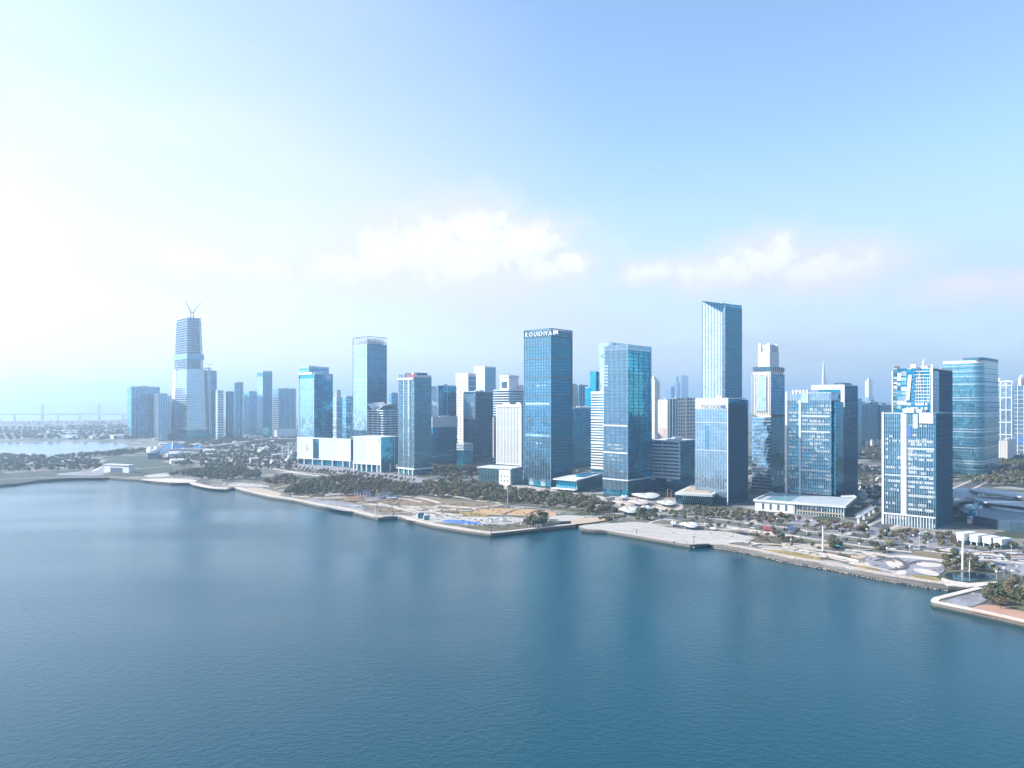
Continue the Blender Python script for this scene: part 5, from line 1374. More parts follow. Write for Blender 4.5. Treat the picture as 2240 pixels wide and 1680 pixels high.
# park plots
PLOTS = [
    ('meadow', 'drygrass', [(640, 1066), (700, 1058), (780, 1062), (870, 1074), (905, 1090), (860, 1108), (760, 1100), (690, 1095), (640, 1088)]),
    ('lawn', 'lawn', [(905, 1066), (1000, 1056), (1120, 1074), (1290, 1092), (1340, 1110), (1330, 1126), (1230, 1118), (1100, 1104), (960, 1086)]),
    ('beach', 'sand', [(528, 1068), (560, 1066), (590, 1072), (614, 1078), (616, 1084), (600, 1086), (560, 1080)]),
    ('plaza', 'paving_lilac', [(650, 1092), (700, 1093), (745, 1098), (790, 1104), (800, 1118), (760, 1120), (700, 1106)]),
    ('meadow', 'drygrass', [(866, 1085), (930, 1087), (1006, 1096), (1071, 1101), (1120, 1106), (1060, 1114), (985, 1117), (900, 1110), (862, 1102)]),
    ('meadow', 'drygrass', [(800, 1104), (862, 1108), (960, 1118), (985, 1124), (960, 1132), (900, 1126), (815, 1118)]),
    ('orange_field', 'orange', [(1026, 1117.5), (1085, 1111), (1180, 1114.5), (1222, 1122), (1212, 1131), (1150, 1128), (1095, 1127), (1050, 1125)]),
    ('golden_grass', 'gold', [(975, 1119), (1030, 1119), (1075, 1126), (1060, 1131), (1000, 1127)]),
    ('plaza', 'paving', [(925, 1122), (985, 1130), (1045, 1131), (1110, 1130), (1160, 1136), (1130, 1146), (1060, 1147), (970, 1143), (905, 1140), (880, 1134)]),
    ('lawn', 'lawn', [(985, 1146), (1048, 1152), (1130, 1148), (1158, 1150), (1150, 1160), (1085, 1163), (1030, 1160)]),
    ('pool', 'bluepaint', [(962, 1141), (976, 1136.5), (1017, 1138.5), (1058, 1145), (1048, 1148), (995, 1144.5)]),
    ('plaza', 'paving', [(1200, 1128), (1270, 1127), (1282, 1134), (1240, 1141), (1200, 1140)]),
    ('sand_bank', 'sand', [(1248, 1136), (1300, 1131), (1338, 1137), (1290, 1144), (1250, 1148)]),
    ('pond', 'pond', [(1605, 1166), (1640, 1164), (1650, 1170), (1626, 1172)]),
    ('garden', 'drygrass', [(1448, 1140), (1520, 1138), (1600, 1148), (1660, 1158), (1720, 1172), (1690, 1176), (1610, 1162), (1545, 1160), (1462, 1155)]),
    ('lawn', 'lawn', [(1482, 1138), (1545, 1140), (1600, 1150), (1580, 1154), (1500, 1147)]),
    ('pale_wall_walk', 'paving', [(1530, 1140), (1660, 1160), (1740, 1176), (1736, 1180), (1650, 1166), (1530, 1147)]),
    ('garden', 'lawn', [(1640, 1178), (1700, 1172), (1790, 1186), (1860, 1196), (1900, 1204), (1890, 1214), (1800, 1208), (1720, 1200), (1650, 1188)]),
    ('path', 'paving', [(1652, 1199), (1700, 1198), (1790, 1210), (1852, 1220), (1850, 1225), (1780, 1217), (1700, 1205)]),
    ('flower_bed', 'gold', [(1668, 1203), (1730, 1205), (1800, 1222), (1790, 1228), (1720, 1217), (1680, 1210)]),
    ('flower_bed', 'gold', [(1868, 1232), (1905, 1233), (1935, 1245), (1922, 1251), (1880, 1243)]),
    ('path', 'cap', [(1850, 1222), (1935, 1238), (1930, 1244), (1870, 1236), (1845, 1228)]),
    ('planter_ground', 'paving_lilac', [(1880, 1216), (1960, 1208), (2062, 1226), (2070, 1258), (1990, 1264), (1920, 1250)]),
    ('white_bed', 'cap', [(1934, 1229), (1955, 1226), (1978, 1231), (1970, 1243), (1948, 1243)]),
    ('white_bed', 'cap', [(2000, 1229), (2060, 1233), (2060, 1241), (2010, 1241)]),
    ('white_bed', 'cap', [(1992, 1244), (2025, 1245), (2058, 1256), (2050, 1262), (2010, 1254)]),
    ('white_bed', 'cap', [(1950, 1251), (1982, 1246), (1984, 1259), (1955, 1256)]),
    ('white_bed', 'cap', [(1936, 1216), (1990, 1215), (2075, 1226), (2070, 1229), (1985, 1222)]),
    ('flower_bed', 'gold', [(1984, 1261), (2006, 1258), (2056, 1264), (2058, 1276), (2020, 1272)]),
    ('pond', 'pond', [(2062, 1257), (2090, 1251), (2140, 1254), (2182, 1260), (2160, 1270), (2110, 1273), (2080, 1268)]),
    ('path', 'cap', [(2058, 1262), (2075, 1270), (2112, 1275), (2120, 1277), (2180, 1272), (2184, 1275), (2125, 1288), (2060, 1278)]),
    ('garden', 'drygrass', [(2000, 1204), (2060, 1214), (2075, 1224), (2040, 1220), (1990, 1212)]),
    ('garden', 'lawn', [(2066, 1238), (2100, 1236), (2175, 1246), (2190, 1256), (2120, 1252), (2075, 1252)]),
    ('path', 'cap', [(2060, 1201), (2160, 1214), (2156, 1216), (2050, 1204)]),
    ('pier_plaza', 'paving_lilac', [(2052, 1318), (2140, 1296), (2165, 1303), (2160, 1316), (2110, 1333)]),
    ('sand_court', 'clay', [(2112, 1334), (2160, 1320), (2260, 1344), (2420, 1390), (2420, 1412), (2240, 1362), (2150, 1342)]),
    ('lawn', 'lawn', [(2160, 1304), (2190, 1292), (2300, 1290), (2420, 1330), (2420, 1385), (2260, 1340), (2180, 1322)]),
    ('path', 'paving_lilac', [(2170, 1290), (2186, 1278), (2230, 1276), (2225, 1288)]),
    ('dark_lawn', 'darklawn', [(222, 1002), (335, 996), (385, 1018), (362, 1034), (300, 1040), (232, 1041)]),
    ('embankment', 'darklawn', [(-120, 1050), (0, 1036), (64, 1034), (110, 1036), (130, 1042), (230, 1043), (236, 1045.5), (160, 1045.5), (60, 1052), (0, 1058), (-120, 1074)]),
    ('plaza', 'paving_lilac', [(120, 1036), (215, 1030), (225, 1038), (232, 1041), (135, 1041)]),
    ('plaza', 'paving', [(310, 1042), (330, 1038), (368, 1036), (372, 1043), (340, 1045)]),
    ('boardwalk', 'cap', [(330, 1048), (372, 1047), (432, 1050), (430, 1055), (410, 1056.5), (370, 1056), (300, 1049)]),
    ('mound', 'drygrass', [(573, 1057), (600, 1045), (640, 1042), (656, 1050), (640, 1062), (600, 1064)]),
    ('courtyard', 'paving', [(500, 1058), (560, 1058), (600, 1066), (560, 1066), (500, 1064)]),
]
for n_, m_, p_ in PLOTS:
    sheet(n_, p_, m_, smooth=2)
for pts, wd, m_ in (
        ([(-60, 1052), (0, 1049), (60, 1046), (130, 1044), (230, 1045)], 3, 'cap'),
        ([(865, 1085), (910, 1088), (940, 1094), (962, 1101)], 5, 'cap'), ([(945, 1110), (970, 1107), (1020, 1112), (1060, 1110), (1100, 1104)], 4, 'cap'),
        ([(960, 1106), (1010, 1108), (1045, 1114), (1030, 1118), (985, 1117), (948, 1113), (960, 1106)], 2.6, 'cap'), ([(860, 1107), (910, 1109), (940, 1108)], 5, 'cap'),
        ([(862, 1113), (912, 1118), (922, 1124), (950, 1126)], 3, 'cap'), ([(1100, 1126), (1125, 1116), (1150, 1112)], 2, 'asphalt'), ([(1150, 1127), (1175, 1118), (1190, 1115)], 2, 'asphalt'),
        ([(1075, 1109), (1120, 1106), (1180, 1112), (1222, 1120), (1226, 1126)], 3, 'paving_lilac'), ([(770, 1108), (800, 1104), (860, 1108), (880, 1114)], 4, 'cap'), ([(640, 1085), (700, 1090), (745, 1089)], 4, 'cap'),
        ([(600, 1069), (640, 1060), (656, 1053)], 4, 'sand'), ([(1410, 1149), (1432, 1140), (1446, 1138)], 3, 'cap'), ([(1660, 1196), (1740, 1200), (1800, 1215), (1865, 1232), (1960, 1252)], 4, 'paving_warm'),
        ([(1915, 1228), (1935, 1222), (1962, 1222), (1985, 1236), (1980, 1246), (1945, 1248)], 3, 'asphalt'), ([(1985, 1236), (2010, 1226), (2060, 1232)], 2.5, 'asphalt'),
        ([(760, 1044), (800, 1050), (850, 1054), (900, 1060)], 4, 'cap'), ([(700, 1042), (640, 1034), (600, 1024), (560, 1020)], 5, 'cap'), ([(2100, 1196), (2200, 1212), (2260, 1216)], 5, 'asphalt'),
        ([(320, 991), (380, 988), (440, 988), (474, 990)], 6, 'cap'), ([(150, 1004), (230, 1000), (300, 994), (330, 990)], 6, 'cap'), ([(240, 1030), (320, 1024), (420, 1018), (520, 1014)], 5, 'sand')):
    ribbon('path', pts, wd, m_)

# small beds and walks between the plots
rb = random.Random(5); nbed = 0
for poly, nb, nw in (([(1640, 1180), (1790, 1188), (1900, 1206), (1960, 1214), (1900, 1226), (1760, 1206), (1660, 1192)], 22, 9), ([(905, 1066), (1050, 1064), (1280, 1094), (1335, 1110), (1300, 1122), (1100, 1103), (950, 1086)], 20, 9),
                     ([(340, 1000), (640, 990), (656, 1012), (560, 1020), (400, 1022)], 26, 10), ([(640, 1066), (860, 1076), (900, 1092), (790, 1100), (660, 1090)], 14, 6), ([(800, 1102), (1000, 1116), (990, 1128), (860, 1122)], 14, 5),
                     ([(1345, 1086), (1490, 1096), (1490, 1120), (1360, 1114)], 16, 6), ([(1460, 1142), (1640, 1160), (1600, 1162), (1480, 1154)], 10, 4), ([(400, 966), (640, 966), (640, 986), (420, 988)], 18, 6), ([(2070, 1200), (2230, 1212), (2200, 1240), (2100, 1222)], 12, 5)):
    wp = [gp(x, y) for x, y in poly]; x0, x1 = min(p[0] for p in wp), max(p[0] for p in wp); y0, y1 = min(p[1] for p in wp), max(p[1] for p in wp)
    k = 0
    while k < nb + nw:
        p = (rb.uniform(x0, x1), rb.uniform(y0, y1))
        if not inside(p, wp): continue
        k += 1; nbed += 1; sc_ = p[1] / 900; a = rb.uniform(-.9, .3)
        if k <= nb:
            rx, ry = rb.uniform(5, 15) * sc_, rb.uniform(4, 12) * sc_
            pts = [(p[0] + math.cos(t) * rx * rb.uniform(.7, 1.2), p[1] + math.sin(t) * ry * rb.uniform(.7, 1.2)) for t in [i * .785 for i in range(8)]]
            mt = rb.choice(('lawn', 'drygrass', 'cap', 'paving_warm', 'lawn', 'paving_lilac', 'paving', 'sand'))
            link('garden_bed' if mt in ('lawn', 'drygrass') else 'paved_bed', slab_mesh('garden_bed', chaikin(pts, 1, True), LAND - .2, LAND + .5 + .006 * (nbed % 60)), M[mt], kind='structure')
        else:
            l = rb.uniform(25, 60) * sc_
            pts = [(p[0] + math.cos(a) * l * t + rb.uniform(-4, 4), p[1] + math.sin(a) * l * t * 1.2 + rb.uniform(-5, 5)) for t in (-1, -.5, 0, .5, 1)]
            ribbon('path', pts, rb.uniform(1.6, 3.2), rb.choice(('cap', 'paving', 'paving_warm')), .5 + .006 * (nbed % 60), world=True)

# lagoon and sand bars on the far left
sheet('lagoon', [(-120, 968), (0, 967.7), (66, 967), (143, 966), (209, 967), (268, 969), (286, 973), (268, 981), (245, 984), (191, 991.6), (143, 998), (75, 1000), (51, 996), (30, 991.6), (0, 988.6), (-120, 986)], 'lagoon', .03, smooth=1)
sheet('inlet', [(-100, 934), (20, 935), (26, 938), (-100, 940)], 'lagoon', .03)

# rock revetment
def rocks():
    rnd = random.Random(12); vs = []; fs = []
    pts = along(chaikin(csub(iD, iE), 1, False), .55)
    for (p, a) in pts:
        for k in range(5):
            t = rnd.uniform(0, 1); off = 5.5 - t * 6.5; z = LAND + .4 - t * 3.2
            x = p[0] - math.sin(a) * off + rnd.uniform(-.4, .4); y = p[1] + math.cos(a) * off + rnd.uniform(-.4, .4)
            r = rnd.uniform(.35, .8); b = len(vs)
            for d in ((1, 0, 0), (0, 1, 0), (-1, 0, 0), (0, -1, 0), (0.1, .1, .8), (0, 0, -.8)):
                vs.append((x + d[0] * r * rnd.uniform(.7, 1.3), y + d[1] * r * rnd.uniform(.7, 1.3), z + d[2] * r * rnd.uniform(.7, 1.2)))
            fs += [(b, b + 1, b + 4), (b + 1, b + 2, b + 4), (b + 2, b + 3, b + 4), (b + 3, b, b + 4), (b + 1, b, b + 5), (b + 2, b + 1, b + 5), (b + 3, b + 2, b + 5), (b, b + 3, b + 5)]
    me = bpy.data.meshes.new('rock_revetment'); me.from_pydata(vs, [], fs); me.update()
    link('rock_revetment', me, M['rock'], kind='stuff')


rocks()

# ------------------------------------------------------------------ vegetation
import numpy as np


def crown_arrays(seed, n, size, w_=3.6, h_=5.4, zb=2.6):
    rnd = np.random.RandomState(seed)
    lobes = [(0, 0, zb + h_ * .55, w_ * .62, h_ * .42)] + [(math.cos(a) * w_ * .5, math.sin(a) * w_ * .5, zb + h_ * rnd.uniform(.25, .6), w_ * rnd.uniform(.34, .52), h_ * rnd.uniform(.2, .32)) for a in rnd.uniform(0, 6.28, 5)]
    V = np.zeros((n, 4, 3))
    for i in range(n):
        lx, ly, lz, lr, lh = lobes[rnd.randint(len(lobes))]
        d = rnd.normal(size=3); d /= np.linalg.norm(d); f = rnd.uniform(.55, 1.05)
        c = np.array([lx + d[0] * lr * f, ly + d[1] * lr * f, lz + d[2] * lh * f])
        nrm = d + rnd.normal(size=3) * .45; nrm /= np.linalg.norm(nrm)
        t = np.cross(nrm, rnd.normal(size=3)); t /= np.linalg.norm(t); bt = np.cross(nrm, t)
        s = size * rnd.uniform(.6, 1.25)
        V[i] = [c - t * s, c - bt * s * .7 + nrm * s * .2, c + t * s, c + bt * s * .7 + nrm * s * .15]
    return V.reshape(-1, 3)


def quads_mesh(name, V):
    n = len(V) // 4
    me = bpy.data.meshes.new(name)
    me.vertices.add(len(V)); me.vertices.foreach_set('co', V.astype(np.float32).ravel())
    me.loops.add(4 * n); me.loops.foreach_set('vertex_index', np.arange(4 * n, dtype=np.int32))
    me.polygons.add(n); me.polygons.foreach_set('loop_start', np.arange(0, 4 * n, 4, dtype=np.int32))
    me.update(calc_edges=True); me.validate()
    return me


def trunk_mesh(seed):
    rnd = random.Random(seed); m = MB(); m.bar((0, 0, -.3), (0, 0, 3.6), .28, .16, 6)
    for k in range(4):
        a = k * 1.57 + rnd.random(); m.bar((0, 0, 2.0 + k * .4), (math.cos(a) * 1.6, math.sin(a) * 1.6, 4.2 + k * .4), .12, .05, 4)
    return m.mesh('trunk')


CR_FULL = [quads_mesh('crown', crown_arrays(i, 300, .62)) for i in range(5)]
CR_LITE = [crown_arrays(40 + i, 95, 1.0) for i in range(8)]
TRUNKS = [trunk_mesh(i) for i in range(3)]
for tm in TRUNKS: tm.materials.append(M['bark'])
LEAFM = {'green': M['leaf_green'], 'olive': M['leaf_olive'], 'brown': M['leaf_brown']}
CROWNS = {}
for k_, lm in LEAFM.items():
    CROWNS[k_] = []
    for c_ in CR_FULL:
        me = c_.copy(); me.materials.append(lm); CROWNS[k_].append(me)

#  polygon (photo pixels), count, size range, mix (green, olive, brown), place phrase
ZONES = [
    ([(655, 1057), (760, 1046), (860, 1058), (905, 1072), (900, 1088), (860, 1092), (790, 1088), (740, 1084), (650, 1088), (620, 1084)], 420, (.8, 1.35), (.55, .35, .1), 'the grove behind the long promenade'),
    ([(905, 1064), (1000, 1056), (1050, 1062), (1150, 1078), (1280, 1094), (1340, 1108), (1345, 1128), (1280, 1128), (1222, 1116), (1100, 1103), (1000, 1092), (900, 1085)], 430, (.8, 1.35), (.55, .4, .05), 'the park below the dark lettered tower'),
    ([(1147, 1147), (1165, 1137), (1198, 1134), (1204, 1150), (1160, 1157)], 22, (.9, 1.3), (.9, .1, 0), 'the clump on the quay point'),
    ([(1385, 1128), (1432, 1122), (1440, 1136), (1395, 1143)], 18, (.8, 1.25), (.9, .1, 0), 'the clump beside the white paved plaza'),
    ([(1300, 1140), (1370, 1136), (1366, 1142), (1310, 1144)], 8, (.6, .9), (.7, .3, 0), 'the dark inlet by the plaza'),
    ([(1500, 1116), (1640, 1124), (1700, 1134), (1900, 1160), (1930, 1176), (1780, 1160), (1660, 1146), (1500, 1130)], 120, (.6, 1.05), (.35, .55, .1), 'the street before the long white podium'),
    ([(1930, 1168), (2060, 1172), (2110, 1186), (2090, 1196), (1980, 1188), (1920, 1180)], 45, (.6, 1.05), (.45, .5, .05), 'the street before the white striped tower'),
    ([(1470, 1142), (1560, 1148), (1610, 1158), (1560, 1160), (1480, 1152)], 16, (.4, .8), (.5, .4, .1), 'the garden behind the plaza'),
    ([(1640, 1178), (1700, 1174), (1790, 1188), (1790, 1204), (1720, 1198)], 18, (.5, .9), (.7, .25, .05), 'the garden left of the tall white mast'),
    ([(1805, 1190), (1845, 1188), (1850, 1204), (1815, 1206)], 9, (.8, 1.15), (.8, .2, 0), 'the clump right of the tall white mast'),
    ([(1900, 1194), (1950, 1196), (1950, 1212), (1900, 1210)], 10, (.6, .95), (.6, .4, 0), 'the row beside the white edged planters'),
    ([(2060, 1228), (2110, 1222), (2170, 1240), (2190, 1256), (2120, 1250), (2070, 1248)], 26, (.6, 1.0), (.5, .5, 0), 'the bank of the dark pond'),
    ([(2150, 1318), (2165, 1300), (2200, 1286), (2300, 1280), (2300, 1330), (2235, 1334), (2180, 1332)], 46, (.7, 1.15), (.7, .3, 0), 'the square pier at the right edge'),
    ([(2150, 1190), (2330, 1180), (2330, 1214), (2160, 1204)], 24, (.6, .9), (.6, .4, 0), 'the strip behind the white box canopies'),
    ([(372, 1045), (420, 1031), (520, 1027), (565, 1036), (570, 1048), (500, 1054), (430, 1052)], 210, (.9, 1.5), (.75, .2, .05), ''),
    ([(575, 1058), (600, 1046), (640, 1043), (655, 1051), (640, 1061), (600, 1063)], 90, (.5, .9), (.1, .3, .6), ''),
    ([(-60, 990), (60, 1003), (140, 1001), (215, 1009), (225, 1031), (110, 1034), (-60, 1038)], 330, (.9, 1.5), (.8, .2, 0), ''),
    ([(143, 1001), (250, 991), (320, 985), (322, 991), (240, 1000)], 150, (.9, 1.4), (.9, .1, 0), ''),
    ([(-100, 941), (120, 936), (300, 932), (420, 955), (320, 964), (-100, 964)], 700, (1.2, 2.2), (.8, .2, 0), ''),
    ([(-100, 923.5), (280, 921.5), (290, 930), (-100, 932)], 300, (.8, 1.4), (.8, .2, 0), ''),
    ([(320, 1000), (640, 985), (660, 1015), (640, 1030), (400, 1022)], 560, (.6, 1.3), (.5, .3, .2), ''),
    ([(400, 960), (650, 960), (640, 984), (400, 990)], 420, (.9, 1.6), (.7, .2, .1), ''),
    ([(1885, 968), (1950, 966), (1955, 1012), (1885, 1010)], 160, (1.0, 1.7), (.6, .2, .2), ''),
    ([(2184, 992), (2260, 985), (2300, 1068), (2150, 1064), (2085, 1052), (2182, 1040)], 330, (.9, 1.5), (.75, .2, .05), ''),
    ([(945, 1022), (1045, 1026), (1048, 1046), (1010, 1052), (940, 1046)], 150, (.8, 1.3), (.7, .3, 0), ''),
    ([(1225, 1030), (1300, 1040), (1220, 1046)], 40, (.7, 1.2), (.8, .2, 0), ''),
    ([(1640, 1085), (1720, 1075), (1650, 1062)], 40, (.8, 1.2), (.8, .2, 0), ''),
    ([(1875, 1020), (1940, 1030), (1935, 1130), (1890, 1120)], 90, (.7, 1.1), (.6, .4, 0), ''),
    ([(640, 1030), (760, 1040), (900, 1056), (900, 1052), (760, 1034)], 60, (.5, .8), (.5, .4, .1), ''),
    ([(1345, 1118), (1480, 1124), (1480, 1130), (1350, 1126)], 26, (.5, .8), (.7, .3, 0), 'the row behind the market canopies'),
]
trees = []
rnd = random.Random(99)
for poly, n, (s0, s1), mixw, place in ZONES:
    wp = [gp(x, y) for x, y in poly]
    x0, x1 = min(p[0] for p in wp), max(p[0] for p in wp); y0, y1 = min(p[1] for p in wp), max(p[1] for p in wp)
    k = 0; tries = 0
    cl = [(rnd.uniform(x0, x1), rnd.uniform(y0, y1), rnd.uniform(.12, .3) * (x1 - x0)) for _ in range(3)]
    while k < n and tries < n * 40:
        tries += 1
        p = (rnd.uniform(x0, x1), rnd.uniform(y0, y1))
        if not inside(p, wp): continue
        if any(math.hypot(p[0] - c[0], p[1] - c[1]) < c[2] * .5 for c in cl) and rnd.random() < .6: continue
        k += 1
        q = rnd.random(); kind = 'green' if q < mixw[0] else 'olive' if q < mixw[0] + mixw[1] else 'brown'
        trees.append((p, rnd.uniform(s0, s1), kind, place))
# street trees along the boulevard
for side in (15.2, -15.2):
    for (p, a) in along(offset_line(blp, side), 11):
        if -700 < p[0] < 640 and p[1] < 1300 and rnd.random() < .8: trees.append(((p[0] + rnd.uniform(-1, 1), p[1] + rnd.uniform(-1, 1)), rnd.uniform(.55, .9), 'green' if rnd.random() < .5 else 'olive', 'the boulevard'))
single = sorted([t for t in trees if t[3] and abs(t[0][0]) < t[0][1] * .725], key=lambda t: t[0][1] / t[1])[:300]
ids = set(id(t) for t in single)
adj = {'green': 'dark green', 'olive': 'yellowish olive', 'brown': 'reddish brown'}
single_objs = []
for (p, s, kind, place) in single:
    r = root('broadleaf_tree', 'tree', 'tree', (p[0], p[1], LAND), rnd.uniform(0, 6.28), 'trees of ' + place)
    r.scale = (s, s, s * rnd.uniform(.85, 1.15)); single_objs.append((r, s, kind, place))
    link('trunk', rnd.choice(TRUNKS), None, r); link('crown', rnd.choice(CROWNS[kind]), None, r)
items = []
for pl_ in set(x[3] for x in single_objs):
    m_ = [x for x in single_objs if x[3] == pl_]; ss = sorted(x[1] for x in m_); yy = sorted(x[0].location.y for x in m_); n_ = len(m_)
    for r, s, kind, place in m_:
        sz = 'small' if s <= ss[n_ // 3] else 'tall' if s > ss[(2 * n_) // 3] else 'mid-sized'
        row = 'front of' if r.location.y <= yy[n_ // 3] else 'back of' if r.location.y > yy[(2 * n_) // 3] else 'middle of'
        if place == 'the boulevard': row = 'lining'; pl2 = 'the boulevard by ' + landmark(r)
        else: pl2 = place; row = row if n_ > 8 else 'in'
        items.append((r, sz + ' ' + {'green': 'green', 'olive': 'olive', 'brown': 'reddish'}[kind] + ' tree', row + ' ' + pl2))
single_out(items)
acc = {'green': [], 'olive': [], 'brown': []}
tr = MB()
for t in trees:
    if id(t) in ids: continue
    (p, s, kind, place) = t
    V = CR_LITE[rnd.randrange(8)]; a = rnd.uniform(0, 6.28); c_, s_ = math.cos(a) * s, math.sin(a) * s
    W_ = np.empty_like(V); W_[:, 0] = V[:, 0] * c_ - V[:, 1] * s_ + p[0]; W_[:, 1] = V[:, 0] * s_ + V[:, 1] * c_ + p[1]; W_[:, 2] = V[:, 2] * s + LAND
    acc[kind].append(W_); tr.bar((p[0], p[1], LAND - .2), (p[0], p[1], LAND + 4 * s), .25 * s, .12 * s, 3)
for kind, L_ in acc.items():
    link('woodland', quads_mesh('woodland', np.concatenate(L_)), LEAFM[kind], kind='stuff')
link('woodland_trunks', tr.mesh('woodland_trunks'), M['bark'], kind='stuff')
# low shrubs scattered in the plots
Ls = []
for poly, n in (([(800, 1100), (1100, 1100), (1220, 1120), (1130, 1150), (960, 1140), (830, 1120)], 260), ([(1460, 1142), (1660, 1160), (1860, 1196), (1960, 1212), (2060, 1250), (1900, 1240), (1660, 1196)], 330), ([(620, 1072), (900, 1086), (860, 1110), (700, 1096)], 240), ([(420, 1056), (560, 1060), (600, 1068), (520, 1066)], 90), ([(1020, 1146), (1150, 1150), (1090, 1162)], 60)):
    wp = [gp(x, y) for x, y in poly]; x0, x1 = min(p[0] for p in wp), max(p[0] for p in wp); y0, y1 = min(p[1] for p in wp), max(p[1] for p in wp)
    for _ in range(n):
        p = (rnd.uniform(x0, x1), rnd.uniform(y0, y1))
        if not inside(p, wp): continue
        V = crown_arrays(rnd.randrange(9999), 22, .5, 1.6, 1.5, -.3); V[:, 0] += p[0]; V[:, 1] += p[1]; V[:, 2] += LAND; Ls.append(V)
link('shrubs', quads_mesh('shrubs', np.concatenate(Ls)), M['leaf_olive'], kind='stuff')


# ------------------------------------------------------------------ masts, lamps, cars
def mast(label, px, y0, y1, r=.5, arms=0, mat='white', group=None, name='light_mast'):
    x, y = gp(px, y1); h = (y1 - y0) * y / F
    o = root(name, label, 'mast', (x, y, LAND), 0, group)
    link('pole', MB().bar((0, 0, 0), (0, 0, h), r, r * .6, 8).mesh('pole'), M[mat], o)
    m = MB()
    for k in range(max(arms, 1)):
        a = k * 2 * math.pi / max(arms, 1); m.bar((0, 0, h - .3), (math.cos(a) * 1.5, math.sin(a) * 1.5, h + .2), .18, .14, 4); m.box(math.cos(a) * 1.5 - .4, math.cos(a) * 1.5 + .4, math.sin(a) * 1.5 - .4, math.sin(a) * 1.5 + .4, h, h + .4)
    link('lamp_head', m.mesh('lamp_head'), M['alu'], o); link('foot', MB().box(-.8, .8, -.8, .8, 0, .8).mesh('foot'), M['concrete'], o)
    return o


mast('tall white mast in the shore garden below the long white podium', 1800, 1150, 1207, .75, 3)
mast('tall white mast beside the dark pond at the right', 2105.7, 1180, 1248, .7, 3)
mast('white lamp mast with a globe behind the dark pond', 2121, 1222, 1252, .35, 2)
mast('dark lamp mast on the outer corner of the plaza', 1518, 1174, 1199, .3, 4, 'darkmetal')
mast('short dark mast in the middle of the plaza', 1392, 1158, 1168, .35, 2, 'darkmetal')
mast('slim white mast on the plaza near its centre', 1474, 1166, 1186, .22, 3)
mast('tall grey mast in the park below the dark lettered tower', 1110.6, 1066, 1106, .6, 3, 'alu')
mast('thinner grey mast right of the tall one in the park', 1134, 1072, 1096, .35, 2, 'alu')
mast('tall thin mast at the right foot of the dark lettered tower', 1245, 1009, 1047, .6, 2, 'palegrey')
mast('white mast at the left of the golden grass park', 821, 1106, 1128, .45, 2)
mast('grey mast by the promenade left of the white arches', 860, 1112, 1131, .5, 2, 'steel')
mast('dark lamp post on the tip of the quay point', 1075, 1158, 1169, .4, 2, 'darkmetal')
mast('orange sculpture mast in front of the striped low office', 1460.5, 1070, 1090, .5, 1, 'orangepaint', name='sculpture_mast')
mast('second slimmer orange sculpture mast near the striped low office', 1468, 1073, 1094, .35, 1, 'orangepaint', name='sculpture_mast')

lp = root('street_lamp', 'white double armed street lamp on the boulevard', 'street lamp', (0, 0, -50), 0, 'street lamps along the boulevard')
lparts = [link('pole', MB().bar((0, 0, 0), (0, 0, 9), .16, .1, 6).mesh('pole'), M['palegrey'], lp),
          link('arm', MB().bar((-2.6, 0, 9.3), (2.6, 0, 9.3), .09, .09, 4).mesh('arm'), M['palegrey'], lp),
          link('lamp_head', MB().box(-3.4, -2.2, -.3, .3, 9.15, 9.4).box(2.2, 3.4, -.3, .3, 9.15, 9.4).mesh('lamp_head'), M['white'], lp)]
first = True; lamps = []
for (p, a) in along(blp, 30):
    if abs(p[0]) > p[1] * .72 or p[1] > 1250: continue
    if first: r = lp; first = False
    else:
        r = lp.copy(); COL.objects.link(r)
        for c in lparts:
            d = c.copy(); COL.objects.link(d); d.parent = r
    r.location = (p[0], p[1], LAND + .2); r.rotation_euler = (0, 0, a + math.pi / 2); lamps.append((r, 'double armed street lamp', 'on the boulevard by ' + landmark(r)))

single_out(lamps); lamps = []
gl = root('globe_lamp', 'small white globe lamp on the promenade and park paths', 'lamp', (0, 0, -50), 0, 'globe lamps along the paths')
gm = []
for i in range(5):
    q = math.pi * i / 4; gm.append([(math.cos(a) * (.75 * math.sin(q) + .02), math.sin(a) * (.75 * math.sin(q) + .02), 5.6 - math.cos(q) * .75) for a in [R_(45 * j) for j in range(8)]])
gparts = [link('pole', MB().bar((0, 0, 0), (0, 0, 5), .1, .08, 5).mesh('pole'), M['palegrey'], gl), link('globe', MB().loft(gm).mesh('globe'), M['white'], gl)]
spots = [gp(x, y) for x, y in ((1654, 1158), (1700, 1148), (1742, 1150), (1776, 1152), (1840, 1160), (1842, 1172), (1896, 1172), (1896, 1156), (1936, 1176), (1998, 1186), (2012, 1182), (2026, 1178), (2030, 1202), (2080, 1190), (2120, 1186), (748, 1050), (762, 1049), (862, 1124), (900, 1124), (1050, 1150), (1442, 1140), (2180, 1270), (2196, 1262), (2214, 1268), (1990, 1212), (1940, 1216), (1880, 1206), (1730, 1196), (570, 1070), (640, 1092), (720, 1108), (790, 1122), (950, 1146), (1020, 1160), (1140, 1160), (1200, 1152))]
for i, p in enumerate(spots):
    if i == 0: r = gl
    else:
        r = gl.copy(); COL.objects.link(r)
        for c in gparts:
            d = c.copy(); COL.objects.link(d); d.parent = r
    r.location = (p[0], p[1], LAND + .3); lamps.append((r, 'white globe lamp', 'beside the paths below ' + landmark(r)))
single_out(lamps)


